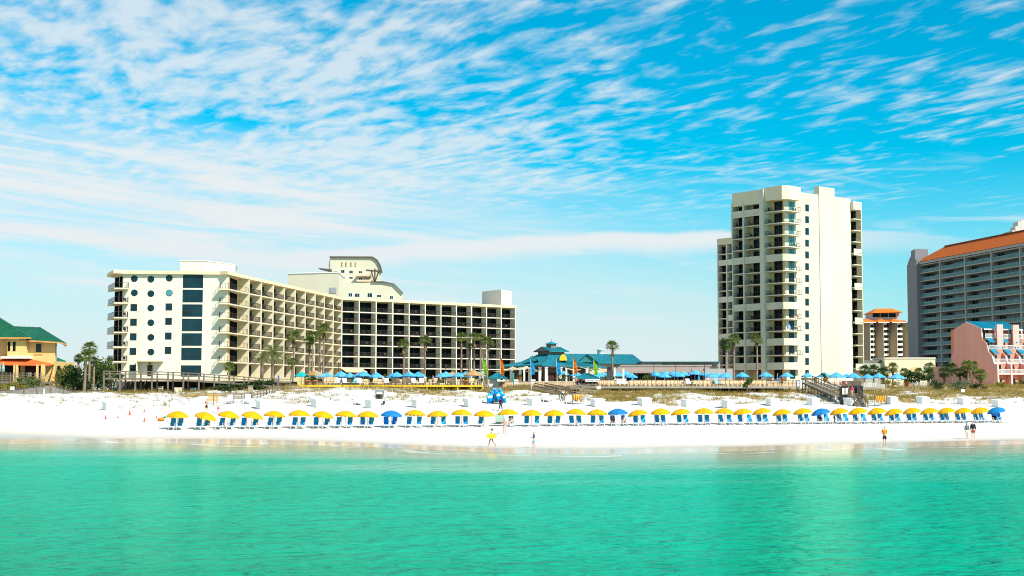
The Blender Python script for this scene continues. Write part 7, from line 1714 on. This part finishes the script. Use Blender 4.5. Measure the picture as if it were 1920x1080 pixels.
def limb_set(pose):
    if pose in MC: return MC[pose]
    j = POSES[pose]; N = []; R = []; E = []; ix = {}
    def add(k, p, r, par=None): ix[k] = len(N); N.append(p); R.append(r); (E.append((ix[par], ix[k])) if par else None)
    add('pel', j['pel'], (.135, .105)); add('sp', j['sp'], (.125, .095), 'pel'); add('ch', j['ch'], (.145, .105), 'sp'); add('nk', j['nk'], .052, 'ch'); add('hd', j['hd'], .086, 'nk'); add('tp', j['tp'], .075, 'hd')
    f = (j['hd'] - j['nk']); fw = Vector((0, -1, 0)); add('nose', j['hd'] + fw * .105, .016, 'hd')
    for s, sg in (('l', -1), ('r', 1)):
        add('s' + s, j['s' + s], .062, 'ch'); add('e' + s, j['e' + s], .042, 's' + s); add('w' + s, j['w' + s], .028, 'e' + s); add('h' + s, j['h' + s], (.036, .022), 'w' + s)
        d = (j['h' + s] - j['w' + s]).normalized(); sd = d.cross(Vector((0, 0, 1)) if abs(d.z) < .9 else Vector((0, 1, 0))).normalized(); nn = d.cross(sd)
        for q, (o, L) in enumerate(((-.030, .070), (-.010, .085), (.010, .078), (.029, .060))):
            b = j['h' + s] + sd * o + d * .035; add(f'f{s}{q}', b, .0095, 'h' + s); add(f'g{s}{q}', b + d * L * .6 + nn * .018, .0085, f'f{s}{q}'); add(f'k{s}{q}', b + d * L * .85 + nn * .045, .0075, f'g{s}{q}')
        t = j['w' + s] + d * .03 - sd * .035; add('th' + s, t + d * .03 - sd * .02, .011, 'h' + s); add('tt' + s, t + d * .065 - sd * .03 + nn * .015, .0085, 'th' + s)
        add('p' + s, j['p' + s], .088, 'pel'); add('k' + s + 'n', j['k' + s], .056, 'p' + s); add('a' + s, j['a' + s], .038, 'k' + s + 'n'); add('t' + s, j['t' + s], (.034, .026), 'a' + s)
    body = skin_mesh('body', N, E, R)
    def sub(keys, edges, rad, nm):
        vs = [j[k] if isinstance(k, str) else k for k in keys]; return skin_mesh(nm, vs, edges, rad)
    mid = lambda a, b, t: j[a].lerp(j[b], t)
    shirt = skin_mesh('shirt', [mid('pel', 'sp', .15), j['sp'], j['ch'], mid('ch', 'nk', .6), j['sl'], mid('sl', 'el', .75), j['sr'], mid('sr', 'er', .75)], [(0, 1), (1, 2), (2, 3), (2, 4), (4, 5), (2, 6), (6, 7)], [(.165, .135), (.155, .125), (.172, .130), .072, .088, .068, .088, .068])
    shorts = skin_mesh('shorts', [mid('pel', 'sp', .2), j['pel'], j['pl'], mid('pl', 'kl', .80), j['pr'], mid('pr', 'kr', .80)], [(0, 1), (1, 2), (2, 3), (1, 4), (4, 5)], [(.15, .12), (.158, .128), .112, .092, .112, .092])
    trunks = skin_mesh('trunks', [mid('pel', 'sp', .2), j['pel'], j['pl'], mid('pl', 'kl', .3), j['pr'], mid('pr', 'kr', .3)], [(0, 1), (1, 2), (2, 3), (1, 4), (4, 5)], [(.145, .115), (.152, .122), .106, .095, .106, .095])
    longs = skin_mesh('trousers', [mid('pel', 'sp', .2), j['pel'], j['pl'], j['kl'], mid('kl', 'al', .85), j['pr'], j['kr'], mid('kr', 'ar', .85)], [(0, 1), (1, 2), (2, 3), (3, 4), (1, 5), (5, 6), (6, 7)], [(.15, .12), (.156, .126), .108, .078, .065, .108, .078, .065])
    sleeves = skin_mesh('jacket', [mid('pel', 'sp', .0), j['sp'], j['ch'], mid('ch', 'nk', .6), j['sl'], j['el'], mid('el', 'wl', .85), j['sr'], j['er'], mid('er', 'wr', .85)], [(0, 1), (1, 2), (2, 3), (2, 4), (4, 5), (5, 6), (2, 7), (7, 8), (8, 9)], [(.172, .14), (.16, .13), (.176, .135), .075, .09, .068, .05, .09, .068, .05])
    hair = skin_mesh('hair', [mid('hd', 'tp', .35) + Vector((0, .045, .0)), j['tp'] + Vector((0, .012, .012))], [(0, 1)], [.092, .078])
    lhair = skin_mesh('hair', [j['nk'] + Vector((0, .07, .0)), j['hd'] + Vector((0, .05, .02)), j['tp'] + Vector((0, .012, .012))], [(0, 1), (1, 2)], [.06, .094, .08])
    MC[pose] = dict(body=body, shirt=shirt, shorts=shorts, trunks=trunks, trousers=longs, jacket=sleeves, hair=hair, long=lhair); return MC[pose]
CLM = {}
def cloth(rgb): 
    k = 'cloth_%d_%d_%d' % tuple(int(c * 255) for c in rgb); return M(k, rgb, .85, .1, 4, .1)
def person(loc, h, face, pose, label, top=None, bottom=None, skin='fair', hair=HAIRD, longhair=False, group=None):
    ms = limb_set(pose); r = thing('person', label, 'person', loc, group); r.rotation_euler = (0, 0, face); s = h / 1.80; r.scale = (s, s, s)
    def put(nm, me, mat):
        if me is None: return
        m2 = me.copy(); m2.materials.clear(); m2.materials.append(mat); o = bpy.data.objects.new(nm, m2); COL.objects.link(o); o.parent = r
    put('body', ms['body'], SK[skin])
    put('hair', ms['long' if longhair else 'hair'], hair)
    if top: put(top[0], ms[top[0]], cloth(top[1]))
    if bottom: put(bottom[0], ms[bottom[0]], cloth(bottom[1]))
    return r
RT = math.pi / 2
# facing: 0 = to the sea; +pi/2 turns east (+X), -pi/2 west
pp = stand_on(922, 838.5); person(pp, 1.72, -RT * .9, 'carry', 'person walking west along the wet sand with a yellow bodyboard under the arm', ('shirt', (.75, .74, .70)), ('trunks', (.75, .5, .05)), 'tan', HAIRD, True)
b = pp + Vector((-.02, -.40, 1.0)); r = thing('bodyboard', 'yellow pointed bodyboard held by the walking person', 'bodyboard', b); m = MB(); n = 18
for sgn, yy in ((1, -.05), (-1, .05)): m.face([(b.x + .48 * math.cos(2 * math.pi * k / n * sgn) * (1 if True else 1), b.y + yy, b.z + .23 * math.sin(2 * math.pi * k / n * sgn)) for k in range(n)])
for k in range(n):
    a0, a1 = 2 * math.pi * k / n, 2 * math.pi * (k + 1) / n; m.face([(b.x + .48 * math.cos(a0), b.y - .05, b.z + .23 * math.sin(a0)), (b.x + .48 * math.cos(a0), b.y + .05, b.z + .23 * math.sin(a0)), (b.x + .48 * math.cos(a1), b.y + .05, b.z + .23 * math.sin(a1)), (b.x + .48 * math.cos(a1), b.y - .05, b.z + .23 * math.sin(a1))])
m.build('board', M('yellow_foam', (.80, .52, .04), .5, .05), r)
person(stand_on(1001, 839.5), 1.42, -RT, 'reach', 'boy in navy T-shirt and light blue shorts wading at the water edge', ('shirt', (.01, .05, .20)), ('shorts', (.16, .50, .78)), 'fair', HAIRB)
person(stand_on(946, 813.5), 1.66, .3, 'front', 'woman in red and white swimwear walking down from the umbrellas', ('shirt', (.72, .26, .22)), ('trunks', (.75, .7, .66)), 'fair', HAIRB, True)
person(stand_on(938.5, 771), 1.80, math.pi * .85, 'walk', 'man in dark clothes walking towards the blue cushion cart', ('shirt', (.05, .02, .015)), ('trousers', (.015, .02, .03)), 'brown', HAIRD)
person(stand_on(1658.5, 836.5), 1.82, math.pi, 'front', 'man in bright orange shirt and black shorts seen from behind at the water edge', ('shirt', (.85, .24, .01)), ('shorts', (.02, .012, .015)), 'fair', HAIRG)
person(stand_on(1813, 823.5), 1.68, .2, 'stand', 'woman in grey top and white shorts, beside the man in the black jacket', ('jacket', (.14, .16, .17)), ('shorts', (.74, .74, .72)), 'fair', HAIRB, True)
person(stand_on(1824.5, 823.5), 1.84, -.2, 'stand', 'man in black jacket and rust shorts standing beside the woman in grey', ('jacket', (.02, .025, .035)), ('shorts', (.35, .08, .05)), 'fair', HAIRG)
def seated(key, pose, label, top, bottom, skin='fair', hair=HAIRD, lh=False, dx=0, dy=0):
    x, y, z = LOUNGE_POS[key]; return person((x + dx, y + dy, z), 1.74, 0, pose, label, top, bottom, skin, hair, lh)
seated((14, 0), 'sit', 'person in white top sitting under the fifteenth umbrella by the green chair', ('shirt', (.72, .72, .74)), ('trunks', (.6, .2, .16)), 'fair', HAIRD, True)
seated((19, 0), 'sit', 'person in striped red swimwear sitting west under the middle blue umbrella', ('shirt', (.45, .12, .12)), ('trunks', (.5, .14, .14)), 'tan', HAIRD)
seated((19, 1), 'sit', 'person in coral swimwear sitting east under the middle blue umbrella', ('trunks', (.60, .2, .15)), None, 'fair', HAIRB)
seated((29, 0), 'lie', 'person in dark top lying under the blue umbrella below the ramp', ('shirt', (.03, .06, .10)), ('shorts', (.02, .2, .4)), 'tan', HAIRD)
seated((39, 0), 'lie', 'person in black clothes lying under the last blue umbrella', ('jacket', (.012, .012, .014)), ('trousers', (.012, .012, .014)), 'fair', HAIRL)
seated((28, 1), 'stand', 'x', None, None) if False else None
person(stand_on(1565, 793), 1.72, .9, 'bend', 'person in white shirt and black skirt bending beside a lounger near the ramp', ('jacket', (.76, .74, .74)), ('shorts', (.012, .012, .012)), 'fair', HAIRB, True)
person(stand_on(387, 774), 1.74, -.4, 'stand', 'bare-chested man in black trunks behind the second yellow umbrella', None, ('shorts', (.02, .015, .015)), 'fair', HAIRB)
person(stand_on(409, 776), 1.5, .5, 'stand', 'child in white top standing behind the third yellow umbrella', ('shirt', (.75, .75, .75)), ('shorts', (.6, .05, .2)), 'fair', HAIRD)
person(stand_on(1092.5, 759), 1.66, 0, 'stand', 'person in blue shorts beside the pile of orange floats', ('shirt', (.6, .34, .22)), ('shorts', (.05, .4, .7)), 'fair', HAIRB)
p = W(1598, 745, 209); person((p.x, 209, p.z), 1.72, 0, 'walk', 'person in red top coming down the wooden stairs', ('shirt', (.62, .03, .05)), ('shorts', (.6, .30, .22)), 'fair', HAIRD, True)
for px, Y, lab, t, bt, ps, z in ((1449, 240, 'person in pink striped top on the grey deck near the furled umbrella', (.72, .30, .34), (.6, .5, .5), 'stand', ZD2), (1462, 240, 'person in brown swimwear on the grey deck, west of a pair', (.30, .12, .08), (.2, .08, .06), 'stand', ZD2), (1467, 240.6, 'person in dark red swimwear on the grey deck, east of a pair', (.35, .1, .08), (.25, .08, .08), 'stand', ZD2), (1296, 242.5, 'person in white seated among the tan deck chairs', (.75, .74, .72), (.5, .3, .2), 'sit', ZD2), (1327, 242.3, 'person in white and red standing among the tan deck chairs', (.7, .5, .45), (.6, .4, .35), 'stand', ZD2),
        (818, 240, 'person in dark clothes standing near the hedge end of the yellow deck', (.05, .05, .08), (.03, .03, .05), 'stand', ZD1), (812, 239, 'person in lilac top on the yellow deck beside one in dark clothes', (.4, .3, .45), (.1, .08, .15), 'stand', ZD1), (718, 238.5, 'person in pale pink standing in the middle of the yellow deck', (.7, .5, .5), (.5, .4, .4), 'stand', ZD1), (797, 239, 'person in white on the yellow deck east of the paired umbrellas', (.78, .76, .74), (.6, .5, .4), 'stand', ZD1), (633, 238.2, 'person in navy seated above the small white sign', (.06, .07, .2), (.05, .05, .15), 'sit', ZD1), (899, 240, 'person in pale blue near the closed kiosk', (.4, .5, .6), (.3, .3, .3), 'stand', ZD1),
        (941, 237.2, 'person in dark green at the counter of the closed kiosk', (.02, .08, .08), (.02, .05, .05), 'stand', 5.45), (1080, 238, 'person in orange top standing west of the open kiosk', (.8, .2, .03), (.05, .04, .08), 'stand', 5.45), (1084, 237.8, 'person in dark navy beside the orange-topped one', (.03, .03, .07), (.02, .02, .04), 'stand', 5.0),
        (1577, 250, 'person in red on the small east terrace', (.65, .10, .08), (.4, .3, .25), 'sit', 5.42), (1566, 250, 'person in coral seated on the small east terrace', (.7, .3, .2), (.6, .3, .2), 'sit', 5.42), (1554, 249, 'person in white and black at the top of the wooden ramp', (.78, .78, .78), (.03, .03, .03), 'stand', 5.42), (1588, 250.6, 'person in pink seated on the small east terrace by the bench wall', (.7, .35, .3), (.6, .4, .3), 'sit', 5.42)):
    person((X_(px, Y, 6), Y, z), 1.72, rq.uniform(-1, 1), ps, lab, ('shirt', t), ('shorts', bt), rq.choice(['fair', 'tan']), rq.choice([HAIRD, HAIRB, HAIRL]))
# balcony visitors of the tower and hotel
z = tz(5)
k5 = W(1495, 590, 327.5); person((k5.x, 327.8, tz(5)), 1.7, 0, 'sit', 'person sitting on a sunny corner balcony of the cream tower', ('shirt', (.5, .15, .08)), ('shorts', (.3, .1, .05)), 'tan', HAIRD)
p4 = W(1480, 612, 326.0); r = thing('balcony_towel', 'blue and white towel over a chair on a tower corner balcony', 'towel', (p4.x, 326, tz(4))); m = MB(); m.hexa([(p4.x - .5, 326, tz(4) + .35), (p4.x + .35, 326, tz(4) + .35), (p4.x + .35, 326.4, tz(4) + .35), (p4.x - .5, 326.4, tz(4) + .35), (p4.x - .3, 326.1, tz(4) + 1.35), (p4.x + .15, 326.1, tz(4) + 1.35), (p4.x + .15, 326.3, tz(4) + 1.35), (p4.x - .3, 326.3, tz(4) + 1.35)]); m.build('cloth', M('towel_blue', (.02, .2, .55), .8, .4, 2, .1, rgb2=(.5, .6, .7)), r)
